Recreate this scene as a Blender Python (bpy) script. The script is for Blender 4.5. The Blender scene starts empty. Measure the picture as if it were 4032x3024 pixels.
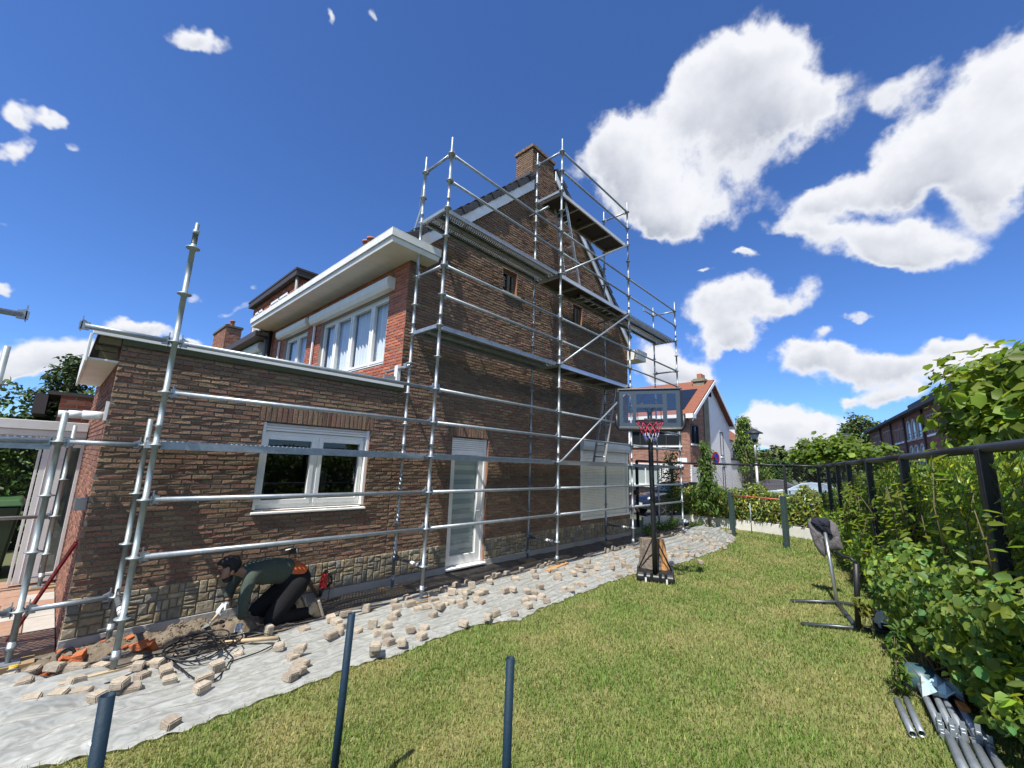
import bpy, bmesh, math, random
import numpy as np
from mathutils import Vector, Matrix, Quaternion
random.seed(7); RNG = np.random.default_rng(7)
SC = bpy.context.scene
COL = SC.collection
PI = math.pi
R = math.radians

# ------------------------------------------------------------------ camera
YAW, PITCH, ROLL = R(46.83557814), R(10.72195285), R(1.9897838)
CAM = Vector((-3.7458208, -5.08061528, 1.92200596))
_f = Vector((math.sin(YAW)*math.cos(PITCH), math.cos(YAW)*math.cos(PITCH), math.sin(PITCH)))
_r = Vector((math.cos(YAW), -math.sin(YAW), 0)); _u = _r.cross(_f)
CR = _r*math.cos(ROLL) + _u*math.sin(ROLL); CU = -_r*math.sin(ROLL) + _u*math.cos(ROLL); CF = _f
cam = bpy.data.objects.new('camera', bpy.data.cameras.new('camera')); COL.objects.link(cam)
cam.matrix_world = Matrix(((CR.x, CU.x, -CF.x, CAM.x), (CR.y, CU.y, -CF.y, CAM.y), (CR.z, CU.z, -CF.z, CAM.z), (0, 0, 0, 1)))
cam.data.sensor_width = 36; cam.data.lens = 1654.3476/4032*36
cam.data.clip_start = 0.05; cam.data.clip_end = 3000
SC.camera = cam
SC.view_settings.view_transform = 'Standard'; SC.view_settings.look = 'None'
SC.view_settings.exposure = 0.72; SC.view_settings.gamma = 1.0

# ------------------------------------------------------------------ sun and sky
SUNDIR = Vector((0.60, 0.14, -1.0)).normalized()
SUN_EL = math.asin(-SUNDIR.z)
sl = bpy.data.lights.new('sun', 'SUN'); sl.energy = 4.6; sl.angle = R(0.55); sl.color = (1.0, 0.955, 0.88)
so = bpy.data.objects.new('sun', sl); COL.objects.link(so)
so.rotation_euler = SUNDIR.to_track_quat('-Z', 'Y').to_euler(); so.location = (-10, -5, 30)
SKY_STRENGTH = 0.145

W = bpy.data.worlds.new('World'); SC.world = W; W.use_nodes = True
nt = W.node_tree; nt.nodes.clear()
def N(t, **kw):
    n = nt.nodes.new(t)
    for k, v in kw.items():
        setattr(n, k, v)
    return n
def L(a, b): nt.links.new(a, b)
def M(op, a, b=None, c=None, clamp=False):
    n = nt.nodes.new('ShaderNodeMath'); n.operation = op; n.use_clamp = clamp
    for i, v in enumerate((a, b, c)):
        if v is None: continue
        if isinstance(v, (int, float)): n.inputs[i].default_value = v
        else: nt.links.new(v, n.inputs[i])
    return n.outputs[0]
def build_world():
    sky = N('ShaderNodeTexSky', sky_type='NISHITA'); sky.sun_disc = False
    sky.sun_elevation = SUN_EL; sky.sun_rotation = math.atan2(-SUNDIR.x, -SUNDIR.y)
    sky.altitude = 1500; sky.air_density = 1.0; sky.dust_density = 0.5; sky.ozone_density = 3.2
    tc = N('ShaderNodeTexCoord'); D = tc.outputs['Generated']
    # warp
    nz = N('ShaderNodeTexNoise'); nz.inputs['Scale'].default_value = 5.0; nz.inputs['Detail'].default_value = 5; nz.inputs['Roughness'].default_value = .6
    L(D, nz.inputs['Vector'])
    ws = N('ShaderNodeVectorMath', operation='SUBTRACT'); L(nz.outputs['Color'], ws.inputs[0]); ws.inputs[1].default_value = (.5, .5, .5)
    wm = N('ShaderNodeVectorMath', operation='MULTIPLY_ADD'); L(ws.outputs[0], wm.inputs[0]); wm.inputs[1].default_value = (.16, .16, .16); L(D, wm.inputs[2])
    DW = wm.outputs[0]
    # clouds: centre azimuth and elevation in degrees, half sizes in degrees, tilt, weight
    T = None; Y = None
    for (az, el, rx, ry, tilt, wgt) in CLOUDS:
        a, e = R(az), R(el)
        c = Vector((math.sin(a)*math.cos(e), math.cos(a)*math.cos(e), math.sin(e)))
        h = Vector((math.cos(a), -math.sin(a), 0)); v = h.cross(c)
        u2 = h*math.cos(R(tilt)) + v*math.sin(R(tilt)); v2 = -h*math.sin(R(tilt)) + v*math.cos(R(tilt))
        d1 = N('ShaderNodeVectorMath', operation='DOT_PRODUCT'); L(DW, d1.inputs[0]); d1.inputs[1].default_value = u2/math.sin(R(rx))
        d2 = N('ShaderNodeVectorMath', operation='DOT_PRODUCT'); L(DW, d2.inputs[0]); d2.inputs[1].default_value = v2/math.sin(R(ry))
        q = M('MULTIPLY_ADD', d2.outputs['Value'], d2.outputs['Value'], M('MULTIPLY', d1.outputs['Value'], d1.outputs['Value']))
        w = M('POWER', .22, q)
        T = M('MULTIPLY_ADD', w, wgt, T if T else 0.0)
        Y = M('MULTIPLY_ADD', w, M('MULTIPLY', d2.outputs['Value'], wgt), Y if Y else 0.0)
    f1 = N('ShaderNodeTexNoise'); f1.inputs['Scale'].default_value = 9; f1.inputs['Detail'].default_value = 9; f1.inputs['Roughness'].default_value = .58
    L(D, f1.inputs['Vector'])
    f2 = N('ShaderNodeTexNoise'); f2.inputs['Scale'].default_value = 4.5; f2.inputs['Detail'].default_value = 6; f2.inputs['Roughness'].default_value = .6
    L(D, f2.inputs['Vector'])
    n1 = M('SUBTRACT', f1.outputs['Fac'], .5)
    tt = M('MINIMUM', T, 1.3)
    gate = M('MULTIPLY', tt, 3.0, clamp=True)
    dens = M('ADD', M('MULTIPLY', tt, 1.15), M('MULTIPLY', M('MULTIPLY', n1, 2.5), gate))
    mr = N('ShaderNodeMapRange', interpolation_type='SMOOTHSTEP'); L(dens, mr.inputs[0])
    mr.inputs[1].default_value = .27; mr.inputs[2].default_value = .80
    alpha = mr.outputs[0]
    # shade: the side towards the sun is white, the thick lower side grey
    yn = M('DIVIDE', Y, M('MAXIMUM', T, .05))
    core = N('ShaderNodeMapRange', interpolation_type='SMOOTHSTEP'); L(dens, core.inputs[0]); core.inputs[1].default_value = .45; core.inputs[2].default_value = 1.25
    g = M('MULTIPLY', core.outputs[0], M('ADD', M('MULTIPLY', yn, -.75), M('ADD', .28, M('MULTIPLY', M('SUBTRACT', f2.outputs['Fac'], .5), 2.4))), clamp=True)
    mix = N('ShaderNodeMix', data_type='RGBA'); L(g, mix.inputs[0])
    mix.inputs[6].default_value = (.56, .57, .60, 1); mix.inputs[7].default_value = (.30, .325, .38, 1)
    b1 = N('ShaderNodeBackground'); b2 = N('ShaderNodeBackground')
    hs = N('ShaderNodeMix', data_type='RGBA', blend_type='MULTIPLY'); hs.inputs[0].default_value = 1; L(sky.outputs[0], hs.inputs[6]); hs.inputs[7].default_value = (.38, .55, .81, 1)
    L(hs.outputs[2], b1.inputs[0]); b1.inputs[1].default_value = SKY_STRENGTH
    L(mix.outputs[2], b2.inputs[0]); b2.inputs[1].default_value = 1.0
    ms = N('ShaderNodeMixShader'); L(alpha, ms.inputs[0]); L(b1.outputs[0], ms.inputs[1]); L(b2.outputs[0], ms.inputs[2])
    out = N('ShaderNodeOutputWorld'); L(ms.outputs[0], out.inputs[0])
    W.cycles.sampling_method = 'MANUAL'; W.cycles.sample_map_resolution = 512
CLOUDS = [
(78.61, 39.43, 9.07, 6.22, -19.6, 1.0),
(62.35, 38.41, 6.05, 4.65, -8.0, 1.0),
(70.7, 33.53, 9.02, 3.78, -21.8, 1.0),
(84.26, 37.06, 4.11, 2.93, -42.8, 1.0),
(74.37, 43.05, 5.36, 3.09, -7.9, 0.9),
(66.67, 32.11, 4.64, 2.18, -8.9, 0.9),
(80.68, 43.36, 4.89, 2.09, -23.0, 0.8),
(100.59, 34.21, 3.32, 3.31, -15.3, 1.0),
(97.51, 31.36, 5.52, 3.12, -5.2, 1.0),
(91.13, 28.3, 6.52, 2.48, -0.5, 1.0),
(95.33, 29.99, 4.7, 2.92, -7.2, 1.0),
(99.58, 25.25, 2.74, 3.39, -26.7, 1.0),
(86.68, 28.45, 3.04, 1.64, -4.5, 0.8),
(94.3, 36.05, 2.2, 1.55, -10.7, 0.55),
(100.4, 28.73, 2.47, 4.94, -30.6, 0.8),
(89.74, 23.11, 6.92, 2.47, -20.6, 0.9),
(84.03, 26.37, 3.13, 1.14, -31.4, 0.54),
(89.88, 20.98, 3.6, 1.37, -16.0, 0.81),
(93.85, 21.41, 3.04, 0.95, -18.8, 0.45),
(77.04, 20.38, 6.3, 3.09, -9.3, 1.1),
(74.32, 18.28, 3.28, 1.85, -7.1, 0.8),
(76.25, 16.12, 3.94, 1.59, -6.7, 1.0),
(80.76, 17.94, 3.36, 1.97, -9.4, 0.8),
(77.86, 24.65, 2.66, 0.69, -16.9, 0.7),
(73.07, 24.67, 1.24, 0.42, -9.5, 0.6),
(67.52, 14.26, 5.12, 3.42, -3.2, 1.0),
(69.7, 12.38, 3.54, 1.96, -3.0, 0.8),
(88.07, 10.83, 7.02, 2.15, -8.7, 1.1),
(84.08, 12.7, 3.3, 1.59, -7.0, 1.0),
(94.09, 12.72, 2.13, 1.27, -10.6, 0.9),
(85.89, 8.0, 1.19, 0.66, -3.9, 0.7),
(88.52, 7.91, 2.33, 1.06, -4.3, 0.6),
(95.61, 10.29, 2.73, 1.89, -8.6, 0.9),
(78.51, 6.39, 5.36, 2.53, -1.6, 1.0),
(82.84, 5.48, 3.78, 1.71, -1.5, 1.0),
(75.53, 4.26, 3.68, 2.09, -0.1, 0.8),
(80.11, 3.46, 7.69, 1.17, 0.1, 0.8),
(90.59, 7.52, 2.35, 1.34, -4.4, 0.7),
(87.43, 4.15, 4.6, 0.85, -1.0, 0.5),
(2.55, 40.09, 2.53, 1.3, 13.9, 0.75),
(-7.81, 27.32, 1.26, 1.0, 20.3, 0.75),
(-7.43, 25.23, 1.19, 1.03, 18.2, 0.8),
(-5.27, 27.8, 1.1, 0.81, 13.3, 0.6),
(-5.83, 19.15, 1.39, 0.68, 1.1, 0.6),
(-5.52, 13.78, 0.93, 0.61, 10.2, 0.6),
(-3.6, 26.29, 1.02, 0.55, 10.6, 0.38),
(-0.96, 8.44, 3.65, 1.92, 12.1, 1.1),
(-2.95, 6.67, 1.86, 1.38, 10.9, 1.0),
(4.27, 12.01, 2.89, 1.05, 13.5, 1.0),
(8.42, 11.98, 1.45, 0.72, 11.8, 0.9),
(1.69, 7.53, 2.22, 1.71, 10.3, 0.9),
(17.21, 48.29, 0.57, 0.99, 9.6, 0.4),
(23.61, 49.71, 0.6, 0.93, 4.7, 0.4),
(8.2, 17.0, 1.28, 0.99, 15.6, 0.4),
(12.1, 15.89, 2.78, 0.69, 21.1, 0.4),
(13.05, 17.7, 1.12, 0.58, 13.8, 0.4),
(88.16, 15.51, 1.81, 0.59, -10.7, 0.55),
(85.31, 14.76, 1.32, 0.67, -9.0, 0.5),
(52.27, 7.69, 2.09, 2.11, 1.3, 0.5),
(150, 30, 24, 15, 0, 1),  # from here on unseen clouds, added out of view for more white fill
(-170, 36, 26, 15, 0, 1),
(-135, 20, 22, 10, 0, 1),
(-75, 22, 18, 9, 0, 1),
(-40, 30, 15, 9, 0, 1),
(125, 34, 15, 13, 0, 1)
]
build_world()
SC.cycles.max_bounces = 8; SC.cycles.transparent_max_bounces = 24; SC.cycles.diffuse_bounces = 3; SC.cycles.glossy_bounces = 3
SC.cycles.transmission_bounces = 4; SC.cycles.caustics_reflective = False; SC.cycles.caustics_refractive = False
SC.cycles.use_denoising = True

# ------------------------------------------------------------------ materials
MATS = {}
def mat(name, col=(.5, .5, .5), rough=.6, metal=0., attr=False, noise=None, bump=None, spec=.5, transl=0., alpha=None, coat=0., mul=None):
    """noise=(scale, amount, second colour); bump=(scale, strength); attr: colour attribute Col; mul=(scale,lo,hi) brightness mottling"""
    if name in MATS: return MATS[name]
    m = bpy.data.materials.new(name); m.use_nodes = True; t = m.node_tree; t.nodes.clear()
    def nn(ty): return t.nodes.new(ty)
    p = nn('ShaderNodeBsdfPrincipled'); o = nn('ShaderNodeOutputMaterial')
    p.inputs['Roughness'].default_value = rough; p.inputs['Metallic'].default_value = metal
    p.inputs['Specular IOR Level'].default_value = spec; p.inputs['Coat Weight'].default_value = coat
    tc = nn('ShaderNodeTexCoord').outputs['Object']
    if attr:
        a = nn('ShaderNodeAttribute'); a.attribute_name = 'Col'; c = a.outputs['Color']
    else:
        rgb = nn('ShaderNodeRGB'); rgb.outputs[0].default_value = (*col, 1); c = rgb.outputs[0]
    if noise:
        n = nn('ShaderNodeTexNoise'); n.inputs['Scale'].default_value = noise[0]; n.inputs['Detail'].default_value = 6; n.inputs['Roughness'].default_value = .62
        t.links.new(tc, n.inputs['Vector'])
        rp = nn('ShaderNodeMapRange'); t.links.new(n.outputs['Fac'], rp.inputs[0]); rp.inputs[1].default_value = .38; rp.inputs[2].default_value = .66; rp.inputs[4].default_value = noise[1]
        mx = nn('ShaderNodeMix'); mx.data_type = 'RGBA'; t.links.new(rp.outputs[0], mx.inputs[0]); t.links.new(c, mx.inputs[6]); mx.inputs[7].default_value = (*noise[2], 1); c = mx.outputs[2]
    if mul:
        n = nn('ShaderNodeTexNoise'); n.inputs['Scale'].default_value = mul[0]; n.inputs['Detail'].default_value = 7; n.inputs['Roughness'].default_value = .65
        t.links.new(tc, n.inputs['Vector'])
        rp = nn('ShaderNodeMapRange'); t.links.new(n.outputs['Fac'], rp.inputs[0]); rp.inputs[1].default_value = .3; rp.inputs[2].default_value = .7; rp.inputs[3].default_value = mul[1]; rp.inputs[4].default_value = mul[2]
        vm = nn('ShaderNodeVectorMath'); vm.operation = 'SCALE'; t.links.new(c, vm.inputs[0]); t.links.new(rp.outputs[0], vm.inputs['Scale']); c = vm.outputs[0]
    t.links.new(c, p.inputs['Base Color'])
    if bump:
        n = nn('ShaderNodeTexNoise'); n.inputs['Scale'].default_value = bump[0]; n.inputs['Detail'].default_value = 8; n.inputs['Roughness'].default_value = .65
        t.links.new(tc, n.inputs['Vector'])
        b = nn('ShaderNodeBump'); b.inputs['Strength'].default_value = bump[1]; b.inputs['Distance'].default_value = .02
        t.links.new(n.outputs['Fac'], b.inputs['Height']); t.links.new(b.outputs[0], p.inputs['Normal'])
    sh = p.outputs[0]
    if transl:
        tr = nn('ShaderNodeBsdfTranslucent'); vs_ = nn('ShaderNodeVectorMath'); vs_.operation = 'MULTIPLY'; t.links.new(c, vs_.inputs[0]); vs_.inputs[1].default_value = (1.9, 1.7, 1.0); t.links.new(vs_.outputs[0], tr.inputs[0])
        mx = nn('ShaderNodeMixShader'); mx.inputs[0].default_value = transl; t.links.new(sh, mx.inputs[1]); t.links.new(tr.outputs[0], mx.inputs[2]); sh = mx.outputs[0]
    if alpha is not None:
        tr = nn('ShaderNodeBsdfTransparent'); mx = nn('ShaderNodeMixShader'); mx.inputs[0].default_value = alpha
        t.links.new(tr.outputs[0], mx.inputs[1]); t.links.new(sh, mx.inputs[2]); sh = mx.outputs[0]
    t.links.new(sh, o.inputs[0]); MATS[name] = m
    return m

def glass_mat(name, tint=(.03, .04, .045), a=.55, rough=.015):
    """window glass: partly see-through, mirror-like at a slant"""
    if name in MATS: return MATS[name]
    m = bpy.data.materials.new(name); m.use_nodes = True; t = m.node_tree; t.nodes.clear(); nn = t.nodes.new
    tr = nn('ShaderNodeBsdfTransparent'); tr.inputs[0].default_value = (a, a*1.03, a*1.02, 1)
    gl = nn('ShaderNodeBsdfGlossy'); gl.inputs['Roughness'].default_value = rough; gl.inputs[0].default_value = (.9, .95, 1, 1)
    lw = nn('ShaderNodeLayerWeight'); lw.inputs[0].default_value = .5
    pw = nn('ShaderNodeMath'); pw.operation = 'POWER'; t.links.new(lw.outputs['Facing'], pw.inputs[0]); pw.inputs[1].default_value = 4.5
    fr = nn('ShaderNodeMath'); fr.operation = 'MULTIPLY_ADD'; t.links.new(pw.outputs[0], fr.inputs[0]); fr.inputs[1].default_value = .9; fr.inputs[2].default_value = .06
    mx = nn('ShaderNodeMixShader'); t.links.new(fr.outputs[0], mx.inputs[0]); t.links.new(tr.outputs[0], mx.inputs[1]); t.links.new(gl.outputs[0], mx.inputs[2])
    o = nn('ShaderNodeOutputMaterial'); t.links.new(mx.outputs[0], o.inputs[0]); MATS[name] = m
    return m

def perforated_mat():
    m = bpy.data.materials.new('perforated_steel'); m.use_nodes = True; t = m.node_tree; t.nodes.clear(); nn = t.nodes.new
    tc = nn('ShaderNodeTexCoord'); sp = nn('ShaderNodeSeparateXYZ'); t.links.new(tc.outputs['Object'], sp.inputs[0])
    def mm(op, a, b=None):
        n = nn('ShaderNodeMath'); n.operation = op
        for i, v in enumerate((a, b)):
            if v is None: continue
            if isinstance(v, (int, float)): n.inputs[i].default_value = v
            else: t.links.new(v, n.inputs[i])
        return n.outputs[0]
    P = .046
    yi = mm('DIVIDE', sp.outputs[1], P*.86); row = mm('FLOOR', yi); par = mm('MODULO', mm('ABSOLUTE', row), 2.0)
    xi = mm('ADD', mm('DIVIDE', sp.outputs[0], P), mm('MULTIPLY', par, .5))
    dx = mm('SUBTRACT', mm('FRACT', xi), .5); dy = mm('SUBTRACT', mm('FRACT', yi), .5)
    rr = mm('SQRT', mm('ADD', mm('MULTIPLY', dx, dx), mm('MULTIPLY', dy, dy)))
    hole = mm('LESS_THAN', rr, .30)
    ring = mm('LESS_THAN', rr, .44)
    p = nn('ShaderNodeBsdfPrincipled'); p.inputs['Metallic'].default_value = .85; p.inputs['Roughness'].default_value = .42
    p.inputs['Base Color'].default_value = (.5, .52, .53, 1)
    b = nn('ShaderNodeBump'); b.inputs['Strength'].default_value = .8; b.inputs['Distance'].default_value = .01; t.links.new(ring, b.inputs['Height']); t.links.new(b.outputs[0], p.inputs['Normal'])
    tr = nn('ShaderNodeBsdfTransparent'); mx = nn('ShaderNodeMixShader'); t.links.new(hole, mx.inputs[0]); t.links.new(p.outputs[0], mx.inputs[1]); t.links.new(tr.outputs[0], mx.inputs[2])
    o = nn('ShaderNodeOutputMaterial'); t.links.new(mx.outputs[0], o.inputs[0])
    return m

GALV = mat('galvanised_steel', (.35, .385, .41), .46, .6, noise=(9, .7, (.23, .265, .29)), mul=(40, .85, 1.1))
GALV_OLD = mat('dull_galvanised_steel', (.31, .36, .37), .5, .5, noise=(7, .8, (.20, .24, .25)))
PERF = perforated_mat()
WHITE = mat('white_pvc', (.80, .80, .77), .35, mul=(6, .9, 1.0))
WHITE_DIRTY = mat('weathered_white_board', (.74, .73, .69), .5, mul=(3, .82, 1.02))
CREAM = mat('cream_pvc', (.84, .83, .76), .45, mul=(5, .9, 1.02))
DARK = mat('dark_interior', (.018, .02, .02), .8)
BLACK = mat('black_plastic', (.012, .013, .015), .42, bump=(30, .1))
BLACKM = mat('black_painted_metal', (.007, .007, .008), .5, noise=(20, .5, (.02, .022, .026)))
GREENPOST = mat('dark_green_painted_wood', (.035, .06, .058), .55, mul=(10, .8, 1.2))
BLUEPOST = mat('navy_painted_tube', (.006, .022, .042), .6, noise=(14, .5, (.013, .03, .044)), bump=(40, .2), spec=.25)
CONCRETE = mat('concrete', (.40, .39, .36), .9, noise=(2.2, .7, (.28, .27, .25)), bump=(24, .5))
BRICKM = mat('weathered_brick', attr=True, rough=.85, noise=(1.4, .4, (.14, .092, .062)), mul=(45, .6, 1.3), bump=(70, .8))
REDBRICKM = mat('red_facing_brick', attr=True, rough=.85, mul=(40, .75, 1.2), bump=(60, .5))
MORTAR = mat('mortar', (.22, .19, .155), .95, noise=(30, .6, (.15, .13, .105)))
LMORTAR = mat('pale_mortar', (.36, .32, .28), .95, noise=(30, .5, (.25, .22, .19)))
STONEM = mat('plinth_stone', attr=True, rough=.8, mul=(18, .7, 1.2), bump=(26, .9))
TILE = mat('dark_roof_tile', (.035, .034, .036), .6, mul=(8, .7, 1.4), bump=(30, .4))
GLASS = glass_mat('window_glass')
GLASSC = glass_mat('clear_pane', a=.95)
CURTAIN = mat('white_curtain', (.72, .74, .76), .9)

# ------------------------------------------------------------------ mesh helpers
def link(o, parent=None):
    COL.objects.link(o)
    if parent is not None: o.parent = parent
    return o
def origin_of(parent):
    v = Vector((0, 0, 0)); p = parent
    while p is not None: v += p.location; p = p.parent
    return v
def tag(o, label=None, cat=None, group=None, kind=None):
    for k, v in (('label', label), ('category', cat), ('group', group), ('kind', kind)):
        if v: o[k] = v
    return o
def thing(name, label, cat, loc=(0, 0, 0), group=None):
    o = bpy.data.objects.new(name, None); o.empty_display_size = .1; link(o); o.location = loc
    return tag(o, label, cat, group)

class MB:
    """collects faces in world coordinates, then links them as one mesh object"""
    def __init__(s): s.v = []; s.f = []; s.m = []; s.c = []; s.sm = []
    def add(s, vs, fs, mi=0, col=None, smooth=False):
        b = len(s.v); s.v += [tuple(v) for v in vs]
        s.c += [col if col else (1, 1, 1)]*len(vs)
        for f in fs: s.f.append([b+i for i in f]); s.m.append(mi); s.sm.append(smooth)
    def hexa(s, p, mi=0, col=None):           # 8 corners: bottom ring then top ring
        s.add(p, [(3, 2, 1, 0), (4, 5, 6, 7), (0, 1, 5, 4), (1, 2, 6, 5), (2, 3, 7, 6), (3, 0, 4, 7)], mi, col)
    def box(s, x0, x1, y0, y1, z0, z1, mi=0, col=None):
        s.hexa([(x0, y0, z0), (x1, y0, z0), (x1, y1, z0), (x0, y1, z0), (x0, y0, z1), (x1, y0, z1), (x1, y1, z1), (x0, y1, z1)], mi, col)
    def fbox(s, P, u0, u1, z0, z1, d0, d1, mi=0, col=None):     # box on a facade frame P(u, z, d)
        s.hexa([P(u0, z0, d0), P(u1, z0, d0), P(u1, z0, d1), P(u0, z0, d1), P(u0, z1, d0), P(u1, z1, d0), P(u1, z1, d1), P(u0, z1, d1)], mi, col)
    def bar(s, p0, p1, w, h, up=(0, 0, 1), mi=0, col=None):     # rectangular bar from p0 to p1
        p0, p1 = Vector(p0), Vector(p1); a = (p1-p0).normalized(); up = Vector(up)
        x = a.cross(up)
        if x.length < 1e-4: x = a.cross(Vector((1, 0, 0)))
        x.normalize(); y = x.cross(a).normalized(); x *= w/2; y *= h/2
        s.hexa([p0-x-y, p0+x-y, p0+x+y, p0-x+y, p1-x-y, p1+x-y, p1+x+y, p1-x+y], mi, col)
    def lathe(s, p0, ax, prof, seg=12, mi=0, col=None, smooth=True, cap=True):   # prof: list of (t along axis, radius)
        p0 = Vector(p0); ax = Vector(ax).normalized(); x = ax.orthogonal().normalized(); y = ax.cross(x)
        vs = []
        for t, r in prof:
            for k in range(seg):
                a = 2*PI*k/seg; vs.append(p0+ax*t+(x*math.cos(a)+y*math.sin(a))*r)
        fs = [(i*seg+k, i*seg+(k+1) % seg, (i+1)*seg+(k+1) % seg, (i+1)*seg+k) for i in range(len(prof)-1) for k in range(seg)]
        s.add(vs, fs, mi, col, smooth)
        if cap:
            b = len(s.v)-len(vs)
            s.f.append([b+k for k in reversed(range(seg))]); s.m.append(mi); s.sm.append(False)
            s.f.append([b+(len(prof)-1)*seg+k for k in range(seg)]); s.m.append(mi); s.sm.append(False)
    def tube(s, p0, p1, r, seg=10, mi=0, col=None, r2=None, hollow=False):
        p0, p1 = Vector(p0), Vector(p1); l = (p1-p0).length
        if hollow: s.lathe(p0, p1-p0, [(.25, r*.86), (0, r*.86), (0, r), (l, r), (l, r*.86), (l-.25, r*.86)], seg, mi, col)
        else: s.lathe(p0, p1-p0, [(0, r), (l, r2 if r2 else r)], seg, mi, col)
    def path(s, pts, r, seg=8, mi=0, col=None, radii=None):
        pts = [Vector(p) for p in pts]; n = len(pts); vs = []
        x = None
        for i, p in enumerate(pts):
            a = (pts[min(i+1, n-1)]-pts[max(i-1, 0)]).normalized()
            x = a.orthogonal().normalized() if x is None else (x-a*x.dot(a)).normalized()
            y = a.cross(x); rr = radii[i] if radii else r
            for k in range(seg):
                t = 2*PI*k/seg; vs.append(p+(x*math.cos(t)+y*math.sin(t))*rr)
        fs = [(i*seg+k, i*seg+(k+1) % seg, (i+1)*seg+(k+1) % seg, (i+1)*seg+k) for i in range(n-1) for k in range(seg)]
        fs += [tuple(reversed(range(seg))), tuple((n-1)*seg+k for k in range(seg))]
        s.add(vs, fs, mi, col, True)
    def ball(s, c, r, seg=14, rings=9, mi=0, col=None, sc=(1, 1, 1)):
        c = Vector(c); vs = []
        for i in range(rings+1):
            t = PI*i/rings
            for k in range(seg):
                a = 2*PI*k/seg; vs.append(c+Vector((r*sc[0]*math.sin(t)*math.cos(a), r*sc[1]*math.sin(t)*math.sin(a), r*sc[2]*math.cos(t))))
        s.add(vs, [(i*seg+k, (i+1)*seg+k, (i+1)*seg+(k+1) % seg, i*seg+(k+1) % seg) for i in range(rings) for k in range(seg)], mi, col, True)
    def build(s, name, mats, parent=None, org=None, bevel=0, subsurf=0):
        if not isinstance(mats, (list, tuple)): mats = [mats]
        o0 = origin_of(parent) if parent is not None else Vector(org if org is not None else (0, 0, 0))
        me = bpy.data.meshes.new(name)
        me.from_pydata([(v[0]-o0.x, v[1]-o0.y, v[2]-o0.z) for v in s.v], [], s.f)
        me.polygons.foreach_set('material_index', s.m); me.polygons.foreach_set('use_smooth', s.sm)
        for m in mats: me.materials.append(m)
        if any(c != (1, 1, 1) for c in s.c):
            a = me.color_attributes.new('Col', 'FLOAT_COLOR', 'POINT')
            a.data.foreach_set('color', np.array([(*c, 1) for c in s.c], dtype=np.float32).ravel())
        me.update()
        o = bpy.data.objects.new(name, me); link(o, parent)
        if parent is None: o.location = o0
        if bevel:
            b = o.modifiers.new('bevel', 'BEVEL'); b.width = bevel; b.segments = 2; b.limit_method = 'ANGLE'
        if subsurf:
            b = o.modifiers.new('sub', 'SUBSURF'); b.levels = b.render_levels = subsurf
        return o

def mesh_np(name, V, F, cols, mats, parent=None, org=(0, 0, 0), mi=None, smooth=False):
    """V (n,3), F (m,k) of equal-sided faces, cols (n,3)"""
    o0 = np.array(origin_of(parent) if parent is not None else Vector(org), dtype=np.float32)
    V = np.asarray(V, dtype=np.float32)-o0; F = np.asarray(F, dtype=np.int32); m, k = F.shape
    me = bpy.data.meshes.new(name)
    me.vertices.add(len(V)); me.vertices.foreach_set('co', V.ravel())
    me.loops.add(m*k); me.loops.foreach_set('vertex_index', F.ravel())
    me.polygons.add(m); me.polygons.foreach_set('loop_start', np.arange(0, m*k, k, dtype=np.int32))
    if mi is not None: me.polygons.foreach_set('material_index', np.asarray(mi, dtype=np.int32))
    if smooth: me.polygons.foreach_set('use_smooth', np.ones(m, dtype=bool))
    me.update(calc_edges=True)
    if cols is not None:
        a = me.color_attributes.new('Col', 'FLOAT_COLOR', 'POINT')
        c4 = np.ones((len(V), 4), dtype=np.float32); c4[:, :3] = cols; a.data.foreach_set('color', c4.ravel())
    for mm_ in (mats if isinstance(mats, (list, tuple)) else [mats]): me.materials.append(mm_)
    o = bpy.data.objects.new(name, me); link(o, parent)
    if parent is None: o.location = tuple(float(x) for x in o0)
    return o

def leaves(name, pos, L_, W_, cols, m, parent=None, nrm=None, axis=None, fold=.25, org=(0, 0, 0), jitter=.6, curl=.0):
    """many leaves, each two folded quads with a pointed tip"""
    n = len(pos); pos = np.asarray(pos, float); L_ = np.broadcast_to(L_, (n,)); W_ = np.broadcast_to(W_, (n,))
    nr = RNG.normal(size=(n, 3)) * jitter
    nr += (np.array([0, 0, 1.]) if nrm is None else nrm); nr /= np.linalg.norm(nr, axis=1, keepdims=True)+1e-9
    ax = RNG.normal(size=(n, 3)) if axis is None else axis+RNG.normal(size=(n, 3))*.45
    ax -= nr*(ax*nr).sum(1, keepdims=True); ax /= np.linalg.norm(ax, axis=1, keepdims=True)+1e-9
    b = np.cross(nr, ax); Lc = L_[:, None]; Wc = W_[:, None]/2
    tip = pos+ax*Lc-nr*Lc*curl
    pts = [pos, pos+ax*Lc*.28+b*Wc*.85+nr*Wc*fold, pos+ax*Lc*.66+b*Wc*.8+nr*Wc*fold-nr*Lc*curl*.4, tip,
           pos+ax*Lc*.66-b*Wc*.8+nr*Wc*fold-nr*Lc*curl*.4, pos+ax*Lc*.28-b*Wc*.85+nr*Wc*fold]
    V = np.stack(pts, 1).reshape(-1, 3); i0 = np.arange(n)[:, None]*6
    F = np.concatenate([i0+np.array([[0, 1, 2, 3]]), i0+np.array([[0, 3, 4, 5]])], 0)
    return mesh_np(name, V, F, np.repeat(cols, 6, 0), m, parent, org)
def greens(n, base, var=.25, yellow=.15):
    """leaf colours: base colour with brightness and hue variation per leaf"""
    k = np.exp(RNG.normal(size=(n, 1))*var); c = np.array(base)[None, :]*k
    y = np.clip(RNG.normal(size=(n, 1))*yellow, -.5, 1); c = c*np.concatenate([1+y, 1+y*.35, 1-y*.4], 1)
    return np.clip(c, .003, .6)
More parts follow.
